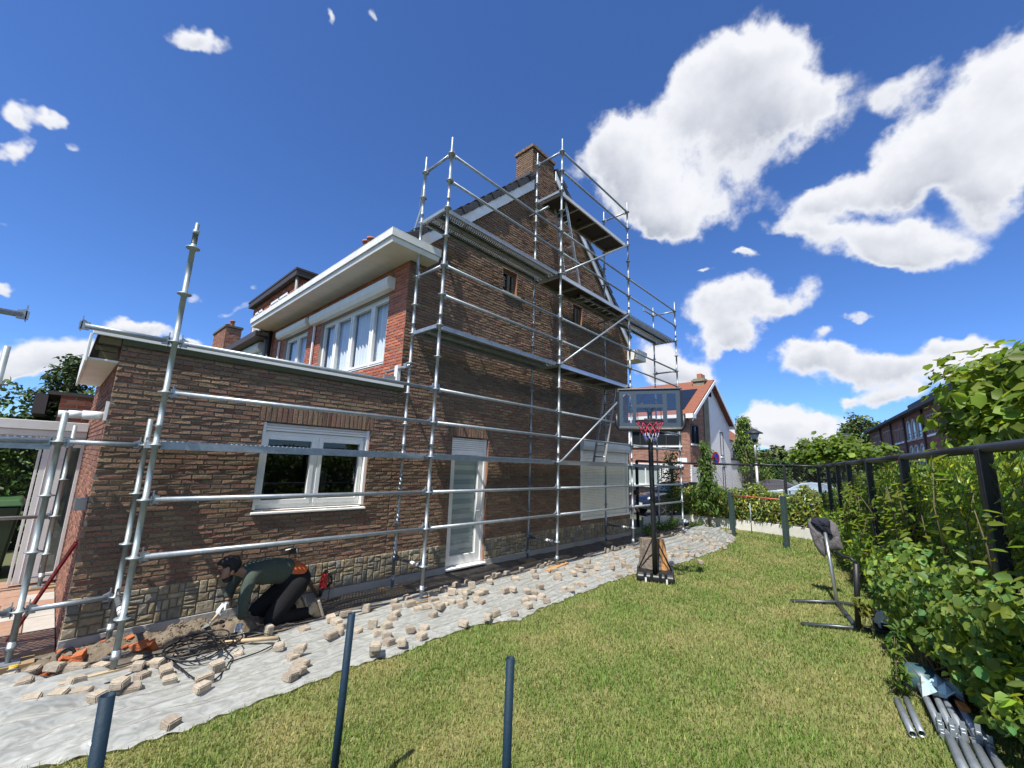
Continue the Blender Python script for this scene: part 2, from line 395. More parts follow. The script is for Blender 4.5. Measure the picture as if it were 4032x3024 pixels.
def skin(name, pts, edges, mats, parent=None, sub=2, org=None):
    """pts: list of ((x,y,z), radius or (rx,ry)); grows one continuous surface along the edges"""
    o0 = origin_of(parent) if parent is not None else Vector(org if org is not None else (0, 0, 0))
    me = bpy.data.meshes.new('tmp'); me.from_pydata([tuple(Vector(p[0])-o0) for p in pts], edges, [])
    ob = bpy.data.objects.new('tmp', me); COL.objects.link(ob)
    ob.modifiers.new('s', 'SKIN')
    for i, p in enumerate(pts):
        r_ = p[1] if isinstance(p[1], tuple) else (p[1], p[1])
        me.skin_vertices[0].data[i].radius = r_; me.skin_vertices[0].data[i].use_root = (i == 0)
    s_ = ob.modifiers.new('u', 'SUBSURF'); s_.levels = s_.render_levels = sub
    dg = bpy.context.evaluated_depsgraph_get(); dg.update()
    m2 = bpy.data.meshes.new_from_object(ob.evaluated_get(dg)); m2.name = name
    bpy.data.objects.remove(ob)
    m2.polygons.foreach_set('use_smooth', [True]*len(m2.polygons)); m2.materials.clear()
    for m in (mats if isinstance(mats, (list, tuple)) else [mats]): m2.materials.append(m)
    o = bpy.data.objects.new(name, m2); link(o, parent)
    if parent is None: o.location = o0
    return o
def blob(name, segs, m, parent, voxel=.012, smooth=6):
    """tapered limbs and lumps fused into one continuous surface"""
    mb = MB()
    for (p, r0, q, r1) in segs:
        p, q = Vector(p), Vector(q); mb.ball(p, r0, 16, 10); mb.ball(q, r1, 16, 10)
        if (q-p).length > 1e-4: mb.lathe(p, q-p, [(0, r0), ((q-p).length, r1)], 16)
    o = mb.build('tmp', m); a = o.modifiers.new('r', 'REMESH'); a.mode = 'VOXEL'; a.voxel_size = voxel
    b = o.modifiers.new('s', 'SMOOTH'); b.iterations = smooth; b.factor = .5
    dg = bpy.context.evaluated_depsgraph_get(); dg.update(); me = bpy.data.meshes.new_from_object(o.evaluated_get(dg)); bpy.data.objects.remove(o)
    o0 = origin_of(parent); me.transform(Matrix.Translation(-o0)); me.name = name; me.polygons.foreach_set('use_smooth', [True]*len(me.polygons)); me.materials.clear(); me.materials.append(m)
    return link(bpy.data.objects.new(name, me), parent)
def struct(o): o['kind'] = 'structure'; return o

# ------------------------------------------------------------------ brick walls (every brick modelled in relief)
PAL_OLD = [(.24, .148, .092), (.22, .132, .083), (.255, .172, .102), (.225, .118, .08), (.20, .124, .084), (.255, .178, .104), (.225, .136, .088), (.215, .138, .086), (.225, .112, .074), (.235, .15, .094)]
PAL_RED = [(.40, .115, .058), (.36, .10, .055), (.44, .15, .075), (.33, .09, .055), (.42, .13, .06)]
PAL_STREET = [(.30, .14, .085), (.26, .115, .075), (.34, .17, .10), (.23, .10, .07)]
def pick(pal, var=.12):
    c = random.choice(pal); k = math.exp(random.gauss(0, var)); return (c[0]*k, c[1]*k, c[2]*k)
def brick_wall(P, iv, z0, z1, pal, LB=.188, HB=.047, J=.011, rel=.012, mb=None, rough=.004, mi=0, mm=1):
    """iv(za, zb) gives the open stretches of the course; P(u,z,d) the frame; mortar sits rel behind the brick faces"""
    mb = mb or MB(); z = z0; row = 0
    while z < z1-.015:
        h = min(HB, z1-z); off = (LB+J)*(.5*(row % 2))+random.uniform(-.02, .02)
        for (a, b) in iv(z, z+h):
            mb.add([P(a, z, -rel), P(b, z, -rel), P(b, z+h+J, -rel), P(a, z+h+J, -rel)], [(0, 1, 2, 3)], mm)
            u = math.floor(a/(LB+J))*(LB+J)-off
            while u < b:
                w = LB*random.choice([1, 1, 1, .98, 1.02]); ua, ub = max(u, a), min(u+w, b)
                if ub-ua > .025:
                    c = pick(pal); e = .004; d = [random.uniform(-rough, rough) for _ in range(4)]
                    j = lambda: random.uniform(-.0022, .0022)
                    za, zb = z+j(), z+h+j()
                    mb.add([P(ua, za, -rel), P(ub, za+j(), -rel), P(ub, zb, -rel), P(ua, zb+j(), -rel),
                            P(ua+e, za+e, d[0]), P(ub-e, za+e+j(), d[1]), P(ub-e, zb-e, d[2]), P(ua+e, zb-e+j(), d[3])],
                           [(4, 5, 6, 7), (0, 1, 5, 4), (1, 2, 6, 5), (2, 3, 7, 6), (3, 0, 4, 7)], mi, c)
                u += w+J
        z += HB+J; row += 1
    return mb
def soldier(mb, P, u0, u1, z0, z1, pal, rel=.012, w=.052, J=.012):
    mb.add([P(u0, z0, -rel), P(u1, z0, -rel), P(u1, z1, -rel), P(u0, z1, -rel)], [(0, 1, 2, 3)], 1)
    u = u0+J/2
    while u+w <= u1+.01:
        c = pick(pal); e = .004; d = [random.uniform(-.004, .005) for _ in range(4)]
        mb.add([P(u, z0+.004, -rel), P(u+w, z0+.004, -rel), P(u+w, z1-.004, -rel), P(u, z1-.004, -rel),
                P(u+e, z0+.008, d[0]), P(u+w-e, z0+.008, d[1]), P(u+w-e, z1-.008, d[2]), P(u+e, z1-.008, d[3])],
               [(4, 5, 6, 7), (0, 1, 5, 4), (1, 2, 6, 5), (2, 3, 7, 6), (3, 0, 4, 7)], 0, c)
        u += w+J
def cut(a, b, holes):
    """stretch (a,b) minus the holes"""
    out = [(a, b)]
    for (h0, h1) in holes:
        nw = []
        for (x, y) in out:
            if h1 <= x or h0 >= y: nw.append((x, y)); continue
            if h0 > x: nw.append((x, h0))
            if h1 < y: nw.append((h1, y))
        out = nw
    return out

# ------------------------------------------------------------------ ground, lawn, path, street
def inside(poly, x, y):
    p = np.asarray(poly); c = np.zeros(np.shape(x), bool); j = len(p)-1
    for i in range(len(p)):
        xi, yi = p[i]; xj, yj = p[j]
        c ^= ((yi > y) != (yj > y)) & (x < (xj-xi)*(y-yi)/(yj-yi+1e-12)+xi); j = i
    return c
SHEET = [(-5.2, -.7), (-3.71, -.9), (-3.19, -1.16), (-2.37, -1.16), (-1.99, -1.12), (-1.55, -1.1), (-0.96, -1.15), (-0.09, -1.07), (0.51, -1.32), (1.23, -1.24), (3.0, -1.18), (3.92, -1.19), (5.28, -1.4), (6.23, -1.43), (7.7, -1.44), (9.41, -1.35), (10.35, -1.1), (11.7, -0.27), (11.4, 0.29), (10.6, 0.49), (8.59, 0.1), (7.41, 0.36), (5.66, 0.31), (4.09, 0.26), (2.0, 0.2), (0.49, 0.26), (-0.08, 0.43), (-1.17, 0.3), (-1.78, 0.19), (-2.98, 0.19), (-3.36, 0.35), (-3.74, 0.58), (-5.2, 0.7)]
WALLY = lambda x: -5.17+.235*(x-3.36)                      # inner foot of the low garden wall on the right
mb = MB(); mb.box(-500, 900, -500, 900, -.35, -.02)
struct(mb.build('ground', mat('ground_earth', (.10, .105, .05), .95, noise=(.08, .8, (.055, .075, .025)))))
LAWN = mat('lawn_soil', (.14, .17, .042), .95, noise=(2.2, .8, (.23, .20, .085)), bump=(60, .6), mul=(14, .7, 1.25))
mb = MB(); mb.add([(-7, -9, 0), (13.5, -9, 0), (13.5, 2.2, 0), (-7, .2, 0)], [(0, 1, 2, 3)])
struct(mb.build('lawn', LAWN))
mb = MB(); n = 90
for i in range(n):
    x0, x1 = -6.5+i*.2, -6.3+i*.2
    for k in range(6):
        y0, y1 = .1+k*.16, .1+(k+1)*.16
        zz = lambda x, y: .006+.012*math.sin(x*9+y*14)*math.sin(x*4.3-y*23)
        mb.add([(x0, y0, zz(x0, y0)+.012), (x1, y0, zz(x1, y0)+.012), (x1, y1, zz(x1, y1)+.012), (x0, y1, zz(x0, y1)+.012)], [(0, 1, 2, 3)], smooth=True)
struct(mb.build('path', mat('sand_bed', (.15, .13, .10), .95, noise=(7, .85, (.07, .06, .05)), bump=(45, 1.0))))
mb = MB(); mb.add([(12.9, -60, -.012), (22.4, -60, -.012), (22.4, 60, -.012), (12.9, 60, -.012)], [(0, 1, 2, 3)])
mb.add([(22.4, -5.5, -.010), (300, -5.5, -.010), (300, 3.6, -.010), (22.4, 3.6, -.010)], [(0, 1, 2, 3)])
struct(mb.build('street', mat('asphalt', (.075, .075, .078), .9, noise=(1.5, .6, (.055, .055, .057)), bump=(80, .3))))

# grass: one object, hundreds of thousands of single blades
def grass():
    n = 480000
    d = 1.6+15.5*RNG.random(n)**1.6; a = R(-4)+R(106)*RNG.random(n)
    x = CAM.x+d*np.sin(a); y = CAM.y+d*np.cos(a)
    k = (~inside(SHEET, x, y)) & (y > WALLY(x)+.02) & (y < .35+.0*x) & (x < 12.1) & ~((y > -.2) & (x < 8.5))
    x, y, d = x[k], y[k], d[k]; n = len(x)
    f = np.sin(x*2.1+1.3*np.sin(y*1.7))*np.sin(y*2.7+np.sin(x*1.3))+.6*np.sin(x*5.3+y*3.1)*np.sin(y*6.1-x*2.2)
    dry = np.clip(.32+.36*f+RNG.normal(size=n)*.26, 0, 1)
    h = (.014+.022*RNG.random(n))*(1.2-.5*dry)*(1+.04*d); w = (.0026+.0012*RNG.random(n))*(1+.13*d)
    t = RNG.random(n)*2*PI; lean = RNG.random(n)*.9
    tx, ty = np.cos(t), np.sin(t)
    b = np.stack([x, y, np.zeros(n)], 1); s = np.stack([-ty, tx, np.zeros(n)], 1)*w[:, None]
    tip = b+np.stack([tx*lean*h, ty*lean*h, h], 1)
    V = np.stack([b-s, b+s, tip], 1).reshape(-1, 3)
    g = np.array([.092, .18, .024]); g2 = np.array([.15, .225, .038]); dr = np.array([.32, .275, .11])
    mixg = RNG.random((n, 1)); c = (g*(1-mixg)+g2*mixg)*(1-dry[:, None])+dr*dry[:, None]; c *= np.exp(RNG.normal(size=(n, 1))*.22)
    o = mesh_np('grass', V, np.arange(3*n).reshape(-1, 3), np.repeat(c, 3, 0), mat('grass_blade', attr=True, rough=.7, transl=.3))
    tag(o, 'short mown lawn grass with dry yellow patches', 'grass', kind='stuff')
grass()

# ------------------------------------------------------------------ the house under the scaffold
HOUSE = thing('brick_house', 'weathered brick end house whose gable wall stands behind the scaffold', 'house', (0, 1.0, 0))
PG = lambda u, z, d: (u, 1.0-d, z)          # gable wall frame
PR = lambda u, z, d: (-d, u, z)             # rear facade frame (faces the left of the photo)
PA = lambda u, z, d: (-3.42-d, u, z)        # end wall of the low annex
RS = .94; RX, RZ = 4.056, 9.45              # roof slope and ridge
holes_main = [(1.2, 2.12, 0, 2.38), (1.14, 2.18, 2.38, 2.585), (5.37, 7.86, .60, 2.60), (2.34, 2.79, 5.6, 6.14), (5.0, 5.43, 5.6, 6.16)]
holes_annex = [(-1.94, -.44, 1.2, 2.35), (-2.0, -.38, 2.35, 2.57)]
def iv_main(za, zb):
    if zb > 5.55: a, b = max(0, RX-(RZ-zb)/RS), min(7.95, RX+(RZ-zb)/RS)
    else: a, b = 0, 7.95
    if zb > 8.75: a, b = min(a, 3.2), max(b, 4.08)
    return cut(a, b, [(h[0], h[1]) for h in holes_main if h[3] > (za+zb)/2 > h[2]])
def reveal(mb, P, u0, u1, z0, z1, rec, mi=1):
    for (a, b) in (((u0, z0), (u0, z1)), ((u0, z1), (u1, z1)), ((u1, z1), (u1, z0)), ((u1, z0), (u0, z0))):
        mb.add([P(a[0], a[1], -.004), P(b[0], b[1], -.004), P(b[0], b[1], -rec), P(a[0], a[1], -rec)], [(0, 1, 2, 3)], mi)
mb = MB(); brick_wall(PG, iv_main, .492, 9.62, PAL_OLD, HB=.0455, J=.011, mb=mb, rel=.013, rough=.0045)
soldier(mb, PG, 1.14, 2.18, 2.38, 2.585, PAL_OLD)
REVEAL = mat('orange_reveal_brick', (.26, .13, .08), .9, noise=(9, .6, (.26, .11, .07)))
reveal(mb, PG, 1.2, 2.12, .07, 2.38, .14, 2)
for h in holes_main[2:]: reveal(mb, PG, h[0], h[1], h[2], h[3], .13, 2)
mb.build('gable_wall', [BRICKM, MORTAR, REVEAL], HOUSE)
mb = MB(); brick_wall(PG, lambda za, zb: cut(-3.42, -.005, [(h[0], h[1]) for h in holes_annex if h[3] > (za+zb)/2 > h[2]]), .492, 3.06, PAL_OLD, HB=.0455, J=.011, mb=mb, rough=.0055, rel=.014)
soldier(mb, PG, -2.0, -.38, 2.352, 2.57, PAL_OLD, w=.055)
reveal(mb, PG, -1.94, -.44, 1.2, 2.35, .13, 2)
mb.build('annex_wall', [BRICKM, MORTAR, REVEAL], HOUSE)
# end wall of the annex, red brick strip beside the sunroom
mb = MB(); brick_wall(PA, lambda a, b: [(1.02, 4.8)], .0, 3.06, [(.22, .095, .062), (.19, .085, .055), (.25, .115, .075), (.17, .08, .055)], mb=mb)
mb.build('annex_end_wall', [REDBRICKM, LMORTAR], HOUSE)
# stone plinth in random ashlar, split like a treemap
def ashlar(mb, P, u0, u1, z0, z1):
    def split(a, b, c, d):
        w, h = b-a, d-c
        if w*h < .010 or (w*h < .024 and random.random() < .5 and .45 < w/h < 2.4):
            col = random.choice([(.30, .255, .17), (.25, .225, .165), (.34, .28, .175), (.27, .245, .195), (.32, .245, .145), (.23, .22, .185), (.36, .305, .21)])
            k = math.exp(random.gauss(0, .14)); col = tuple(x*k for x in col)
            g = .0035; e = .007; dd = [.009+random.uniform(-.003, .004) for _ in range(5)]
            mb.add([P(a+g, c+g, -.004), P(b-g, c+g, -.004), P(b-g, d-g, -.004), P(a+g, d-g, -.004),
                    P(a+g+e, c+g+e, dd[0]), P(b-g-e, c+g+e, dd[1]), P(b-g-e, d-g-e, dd[2]), P(a+g+e, d-g-e, dd[3]), P((a+b)/2, (c+d)/2, dd[4]+.004)],
                   [(4, 5, 8), (5, 6, 8), (6, 7, 8), (7, 4, 8), (0, 1, 5, 4), (1, 2, 6, 5), (2, 3, 7, 6), (3, 0, 4, 7)], 0, col)
            return
        if w/h > 1.9 or (w/h > .75 and random.random() < .5):
            m = a+w*random.uniform(.36, .64); split(a, m, c, d); split(m, b, c, d)
        else:
            m = c+h*random.uniform(.36, .64); split(a, b, c, m); split(a, b, m, d)
    u = u0
    while u < u1-.02:
        v = min(u1, u+random.uniform(.45, .7)); split(u, v, z0, z1); u = v
for nm, (a, b) in {'plinth': (0.0, 1.195)}.items():
    mb = MB()
    for (a, b) in ((-3.42, 1.195), (2.13, 7.95)):
        mb.add([PG(a, .12, -.004), PG(b, .12, -.004), PG(b, .5, -.004), PG(a, .5, -.004)], [(0, 1, 2, 3)], 1)
        ashlar(mb, PG, a, b, .125, .49)
        mb.fbox(PG, a, b, -.2, .122, -.1, .026, 2)
    mb.build('stone_plinth', [STONEM, mat('dark_joint', (.17, .15, .115), .95), CONCRETE], HOUSE)

# rear facade, red brick above the annex roof
holes_rear = [(1.6, 4.5, 3.6, 4.93), (5.3, 6.8, 4.0, 4.98)]
mb = MB(); brick_wall(PR, lambda za, zb: cut(1.0, 7.9, [(h[0], h[1]) for h in holes_rear if h[3] > (za+zb)/2 > h[2]]), 3.13, 5.38, PAL_RED, HB=.0455, J=.011, mb=mb, rough=.002, rel=.008)
for h in holes_rear: reveal(mb, PR, *h, .1, 1)
mb.build('rear_wall', [REDBRICKM, LMORTAR], HOUSE)
# blind walls that close the body
mb = MB(); mb.box(7.93, 7.95, 1.02, 8, 0, 5.7); mb.box(.02, 7.93, 7.9, 7.95, 0, 5.7)
mb.build('side_wall', [mat('plain_brick', (.18, .10, .065), .9)], HOUSE)

def window(P, u0, u1, z0, z1, rec=.1, mull=(), fw=.055, m=WHITE, glass=GLASS, sash=.045, curtain=None, zs=None, hand=False):
    mb = MB(); d0, d1 = -rec-.06, -rec
    mb.fbox(P, u0, u0+fw, z0, z1, d0, d1); mb.fbox(P, u1-fw, u1, z0, z1, d0, d1)
    mb.fbox(P, u0+fw, u1-fw, z0, z0+fw, d0, d1); mb.fbox(P, u0+fw, u1-fw, z1-fw, z1, d0, d1)
    us = [u0+fw]+list(mull)+[u1-fw]; cells = []
    for x in mull: mb.fbox(P, x-fw*.45, x+fw*.45, z0+fw, z1-fw, d0, d1)
    for i in range(len(us)-1):
        a = us[i]+(fw*.45 if i else 0); b = us[i+1]-(fw*.45 if i < len(us)-2 else 0); cells.append((a, b))
        e = d1+.012
        mb.fbox(P, a, a+sash, z0+fw, z1-fw, d0+.01, e); mb.fbox(P, b-sash, b, z0+fw, z1-fw, d0+.01, e)
        mb.fbox(P, a+sash, b-sash, z0+fw, z0+fw+sash, d0+.01, e); mb.fbox(P, a+sash, b-sash, z1-fw-sash, z1-fw, d0+.01, e)
    w = mb.build('window', m, HOUSE, bevel=.004)
    for (a, b) in cells:
        mb = MB(); mb.add([P(a+sash-.004, z0+fw+sash-.004, -rec-.03), P(b-sash+.004, z0+fw+sash-.004, -rec-.03), P(b-sash+.004, z1-fw-sash+.004, -rec-.03), P(a+sash-.004, z1-fw-sash+.004, -rec-.03)], [(0, 1, 2, 3)]); mb.build('pane', glass, w)
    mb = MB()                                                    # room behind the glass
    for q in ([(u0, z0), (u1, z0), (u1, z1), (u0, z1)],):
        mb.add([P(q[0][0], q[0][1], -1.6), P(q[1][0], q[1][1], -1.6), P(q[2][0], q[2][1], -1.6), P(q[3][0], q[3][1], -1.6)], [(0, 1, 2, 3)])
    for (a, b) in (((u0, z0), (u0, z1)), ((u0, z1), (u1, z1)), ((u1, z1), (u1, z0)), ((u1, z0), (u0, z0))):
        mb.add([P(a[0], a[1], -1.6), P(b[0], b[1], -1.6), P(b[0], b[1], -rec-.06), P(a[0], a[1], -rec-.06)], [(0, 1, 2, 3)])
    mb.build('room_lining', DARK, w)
    if curtain:
        for (a, b) in curtain:
            mb = MB(); n = int((b-a)/.02); pts = [(a+i*(b-a)/n, -rec-.13+.036*math.sin(i*.95+random.uniform(-.3, .3))) for i in range(n+1)]
            for i in range(n):
                (x0, e0), (x1, e1) = pts[i], pts[i+1]
                mb.add([P(x0, z0+.02, e0), P(x1, z0+.02, e1), P(x1, z1-.05, e1), P(x0, z1-.05, e0)], [(0, 1, 2, 3)], smooth=True)
            mb.build('curtain', CURTAIN, w)
    return w
def shutter_box(P, u0, u1, z0, z1, d, parent):
    mb = MB(); h = z1-z0
    prof = [(0, 0), (0, h), (d*.8, h), (d, h*.86), (d, h*.32), (d*.72, 0)]
    vs = [P(u, z0+b, a) for u in (u0, u1) for (a, b) in prof]; k = len(prof)
    mb.add(vs, [tuple(range(k-1, -1, -1)), tuple(range(k, 2*k))]+[(i, (i+1) % k, k+(i+1) % k, k+i) for i in range(k)])
    return mb.build('shutter_box', CREAM, parent, bevel=.006)
# annex window: two casements, roller-shutter casing on top, white sill
w = window(PG, -1.94, -.44, 1.24, 2.24, .09, mull=(-1.19,), fw=.05, sash=.06)
mb = MB()
for i in range(3): mb.fbox(PG, -1.93, -.45, 2.245+i*.034, 2.275+i*.034, -.12, -.055)
mb.fbox(PG, -1.94, -1.90, 1.24, 2.35, -.088, -.02); mb.fbox(PG, -.48, -.44, 1.24, 2.35, -.088, -.02)
mb.build('roller_shutter', WHITE, w, bevel=.003)
mb = MB(); mb.hexa([PG(-1.95, 1.19, -.12), PG(-.42, 1.19, -.12), PG(-.42, 1.182, .03), PG(-1.95, 1.182, .03), PG(-1.95, 1.235, -.12), PG(-.42, 1.235, -.12), PG(-.42, 1.205, .03), PG(-1.95, 1.205, .03)])
mb.build('sill', WHITE, w, bevel=.003)
mb = MB()                                                       # furniture seen through the glass
mb.fbox(PG, -1.62, -1.30, 1.75, 2.05, -1.55, -1.5, 0); mb.fbox(PG, -.8, -.6, 1.3, 1.75, -1.3, -1.0, 1); mb.fbox(PG, -1.75, -1.35, 1.32, 1.36, -.7, -.5, 1); mb.fbox(PG, -1.70, -1.45, 1.24, 1.65, -1.5, -1.2, 2)
mb.build('furniture', [mat('picture_brown', (.16, .08, .03), .6), mat('grey_cabinet', (.16, .16, .17), .5), mat('pale_wall', (.20, .21, .20), .8)], w)
# garden door with pleated blind
dr = None
mb = MB(); fw = .09; u0, u1, z0, z1 = 1.2, 2.12, .10, 2.14
mb.fbox(PG, u0, u0+.05, z0, 2.38, -.16, -.05); mb.fbox(PG, u1-.06, u1, z0, 2.38, -.16, -.05)
mb.fbox(PG, u0+.05, u0+.14, z0, z1, -.14, -.07); mb.fbox(PG, u1-.18, u1-.06, z0, z1, -.14, -.07)
mb.fbox(PG, u0+.14, u1-.18, z0, z0+.16, -.14, -.07); mb.fbox(PG, u0+.14, u1-.18, z1-.09, z1, -.14, -.07)
dr = mb.build('garden_door', WHITE, HOUSE, bevel=.005)
mb = MB(); mb.add([PG(u0+.13, z0+.15, -.105), PG(u1-.17, z0+.15, -.105), PG(u1-.17, z1-.08, -.105), PG(u0+.13, z1-.08, -.105)], [(0, 1, 2, 3)]); mb.build('pane', GLASSC, dr)
mb = MB(); n = 20; hh = (z1-z0-.26)/n
for i in range(n):
    za = z0+.16+i*hh
    mb.fbox(PG, u0+.13, u1-.17, za, za+hh, -.15-.01*(i % 2), -.14-.01*(i % 2), i % 2)
mb.build('pleated_blind', [mat('blind_grey', (.30, .345, .34), .8), mat('blind_pale', (.46, .50, .49), .8)], dr)
mb = MB()
for i in range(6): mb.fbox(PG, u0+.05, u1-.06, z1+.004+i*.038, z1+.036+i*.038, -.13, -.062)
mb.build('roller_shutter', CREAM, dr, bevel=.003)
mb = MB(); mb.tube(PG(u1-.12, 1.02, -.03), PG(u1-.23, 1.02, -.03), .009); mb.tube(PG(u1-.12, 1.02, -.07), PG(u1-.12, 1.02, -.025), .012); mb.fbox(PG, u1-.135, u1-.105, .93, 1.1, -.072, -.062)
mb.build('handle', CREAM, dr)
mb = MB(); mb.hexa([PG(1.17, .055, -.14), PG(2.15, .055, -.14), PG(2.15, .05, .05), PG(1.17, .05, .05), PG(1.17, .10, -.14), PG(2.15, .10, -.14), PG(2.15, .078, .05), PG(1.17, .078, .05)])
mb.build('threshold', WHITE, dr, bevel=.003)
# big window with its shutter rolled down
mb = MB(); u0, u1 = 5.37, 7.86
mb.fbox(PG, u0, u0+.09, .66, 2.34, -.12, .012); mb.fbox(PG, u1-.09, u1, .66, 2.34, -.12, .012)
mb.fbox(PG, u0-.01, u1+.02, .60, .66, -.12, .03)
ws = mb.build('shuttered_window', CREAM, HOUSE, bevel=.004)
mb = MB(); z = .66
while z < 2.33:
    e = .0375; mb.hexa([PG(u0+.09, z+.002, -.05), PG(u1-.09, z+.002, -.05), PG(u1-.09, z+.002, -.03), PG(u0+.09, z+.002, -.03), PG(u0+.09, z+e, -.05), PG(u1-.09, z+e, -.05), PG(u1-.09, z+e, -.022), PG(u0+.09, z+e, -.022)]); z += .0395
mb.build('roller_shutter', CREAM, ws, bevel=.004)
shutter_box(PG, u0-.02, u1+.03, 2.345, 2.60, .13, ws)
# two small loft windows
for (a, b) in ((2.34, 2.79), (5.0, 5.43)):
    w = window(PG, a, b, 5.62, 6.15, .11, mull=((a+b)/2+.05,), fw=.03, sash=.02, m=mat('grey_brown_frame', (.20, .18, .16), .5))
    mb = MB(); mb.fbox(PG, a-.02, b+.12, 5.575, 5.615, -.11, .035); mb.build('sill', mat('pale_stone', (.55, .50, .43), .8, mul=(12, .8, 1.1)), w, bevel=.004)
# rear windows
w = window(PR, 1.6, 4.5, 3.6, 4.93, .07, mull=(2.26, 3.10, 3.84), fw=.06, curtain=[(1.66, 3.05), (3.15, 4.45)], glass=GLASSC)
shutter_box(PR, 1.42, 4.86, 4.94, 5.17, .17, w)
w = window(PR, 5.3, 6.8, 4.0, 4.97, .07, mull=(6.0,), fw=.06, curtain=[(5.4, 6.7)], glass=GLASSC)
shutter_box(PR, 5.1, 7.05, 4.985, 5.19, .17, w)
# eaves gutter box, wraps round the gable corner
mb = MB()
mb.add([(-.555, .665, 5.385), (.36, .665, 5.385), (.36, .985, 5.385), (0, .985, 5.385), (0, 7.88, 5.385), (-.555, 7.88, 5.385),
        (-.575, .645, 5.46), (.375, .645, 5.46), (.375, .985, 5.46), (-.575, 7.9, 5.46)], [(0, 1, 2, 3, 4, 5), (0, 1, 7, 6), (1, 2, 8, 7), (5, 0, 6, 9)])
mb.box(-.575, .375, .645, .985, 5.461, 5.475); mb.box(-.575, -.02, .985, 7.9, 5.461, 5.475)
mb.box(-.60, .39, .625, .985, 5.476, 5.60); mb.box(-.60, -.02, .985, 7.9, 5.476, 5.60)
mb.box(-.60, .39, .625, 1.0, 5.601, 5.615); mb.box(-.60, .02, 1.0, 7.9, 5.601, 5.615)
mb.build('eaves_box', WHITE_DIRTY, HOUSE, bevel=.006)
mb = MB(); mb.box(7.96, 8.52, .66, 6.0, 5.20, 5.40); mb.box(7.96, 8.55, .63, 6.0, 5.401, 5.50); mb.build('eaves_box', WHITE_DIRTY, HOUSE, bevel=.006)
# roof: two slopes, verge tiles and white bargeboards
rf = MB(); e = .05
for sgn in (-1, 1):
    xe = RX+sgn*(RZ-5.55)/RS; n = Vector((sgn*RS, 0, 1)).normalized()*.16
    rf.hexa([(RX, 1.03, RZ+.16), (xe, 1.03, 5.71), (xe, 8, 5.71), (RX, 8, RZ+.16), (RX, 1.03, RZ+.27), (xe, 1.03, 5.82), (xe, 8, 5.82), (RX, 8, RZ+.27)])
ROOF = rf.build('roof', TILE, HOUSE)
mb = MB()
for sgn, (xa, xb) in ((-1, (-.12, 3.18)), (1, (4.10, 8.05))):
    L_ = .31; x = xa if sgn < 0 else xb; t = Vector((-sgn/math.hypot(1, RS), 0, RS/math.hypot(1, RS)))
    nrm = Vector((sgn*RS, 0, 1)).normalized(); z = RZ-RS*abs(x-RX)+.205; p = Vector((x, 0, z)); tot = (xb-xa)*math.hypot(1, RS)
    k = 0
    while k*.27 < tot-.1:
        a = p+t*(k*.27); b = a+t*min(L_, tot-k*.27)
        a2 = a+nrm*.105; b2 = b+nrm*.04
        y0 = .915+(.018 if k % 2 else 0)
        mb.hexa([(a.x, y0, a.z), (b.x, y0, b.z), (b.x, 1.3, b.z), (a.x, 1.3, a.z), ((a2).x, y0, a2.z), (b2.x, y0, b2.z), (b2.x, 1.3, b2.z), (a2.x, 1.3, a2.z)])
        a3 = a-nrm*.065; b3 = b-nrm*.05
        mb.hexa([(a3.x, y0-.012, a3.z), (b3.x, y0-.012, b3.z), (b3.x, y0+.014, b3.z), (a3.x, y0+.014, a3.z), ((a2).x, y0-.012, a2.z), (b2.x, y0-.012, b2.z), (b2.x, y0+.014, b2.z), (a2.x, y0+.014, a2.z)])
        k += 1
vt = mb.build('verge_tiles', TILE, ROOF, bevel=.008); vt['kind'] = 'stuff'
for (xa, xb) in ((.13, 3.235), (4.10, 7.98)):
    mb = MB(); za, zb = RZ-RS*abs(xa-RX), RZ-RS*abs(xb-RX); h = .135
    mb.hexa([(xa, .945, za-h), (xb, .945, zb-h), (xb, .978, zb-h), (xa, .978, za-h), (xa, .945, za+h), (xb, .945, zb+h), (xb, .978, zb+h), (xa, .978, za+h)])
    mb.build('bargeboard', mat('white_bargeboard', (.82, .84, .86), .5, mul=(4, .85, 1.02)), ROOF)
mb = MB()
brick_wall(PG, lambda a, b: [(3.2, 4.08)], 9.64, 9.72, PAL_OLD, mb=mb); brick_wall(lambda u, z, d: (3.2-d, u, z), lambda a, b: [(1.0, 1.55)], 8.6, 9.72, PAL_OLD, mb=mb)
mb.box(3.215, 4.07, 1.013, 1.54, 8.6, 9.715, 1)
for i in range(16):
    u = 3.17+i*.058; mb.box(u, u+.05, .965, 1.1, 9.72+random.uniform(0, .008), 9.80+random.uniform(-.012, .012), 0, pick(PAL_OLD))
for i in range(9):
    u = 1.1+i*.055; mb.box(3.165, 3.3, u, u+.048, 9.72+random.uniform(0, .008), 9.80+random.uniform(-.012, .012), 0, pick(PAL_OLD))
mb.box(3.25, 4.05, 1.05, 1.5, 9.72, 9.79, 1)
ch = mb.build('chimney', [BRICKM, mat('mossy_mortar', (.11, .11, .06), .95, noise=(20, .6, (.20, .18, .15)))], ROOF)
mb = MB(); mb.tube((3.45, 1.27, 9.78), (3.45, 1.27, 9.92), .07, r2=.06); mb.build('chimney_pot', mat('terracotta', (.36, .13, .07), .8), ch)
mb = MB(); mb.box(3.02, 3.22, .9, 1.6, 8.82, 8.90); mb.bar((2.98, .9, 8.70), (3.24, .9, 8.95), .03, .1, (0, 1, 0)); mb.build('flashing', mat('lead', (.05, .052, .055), .5), ch)
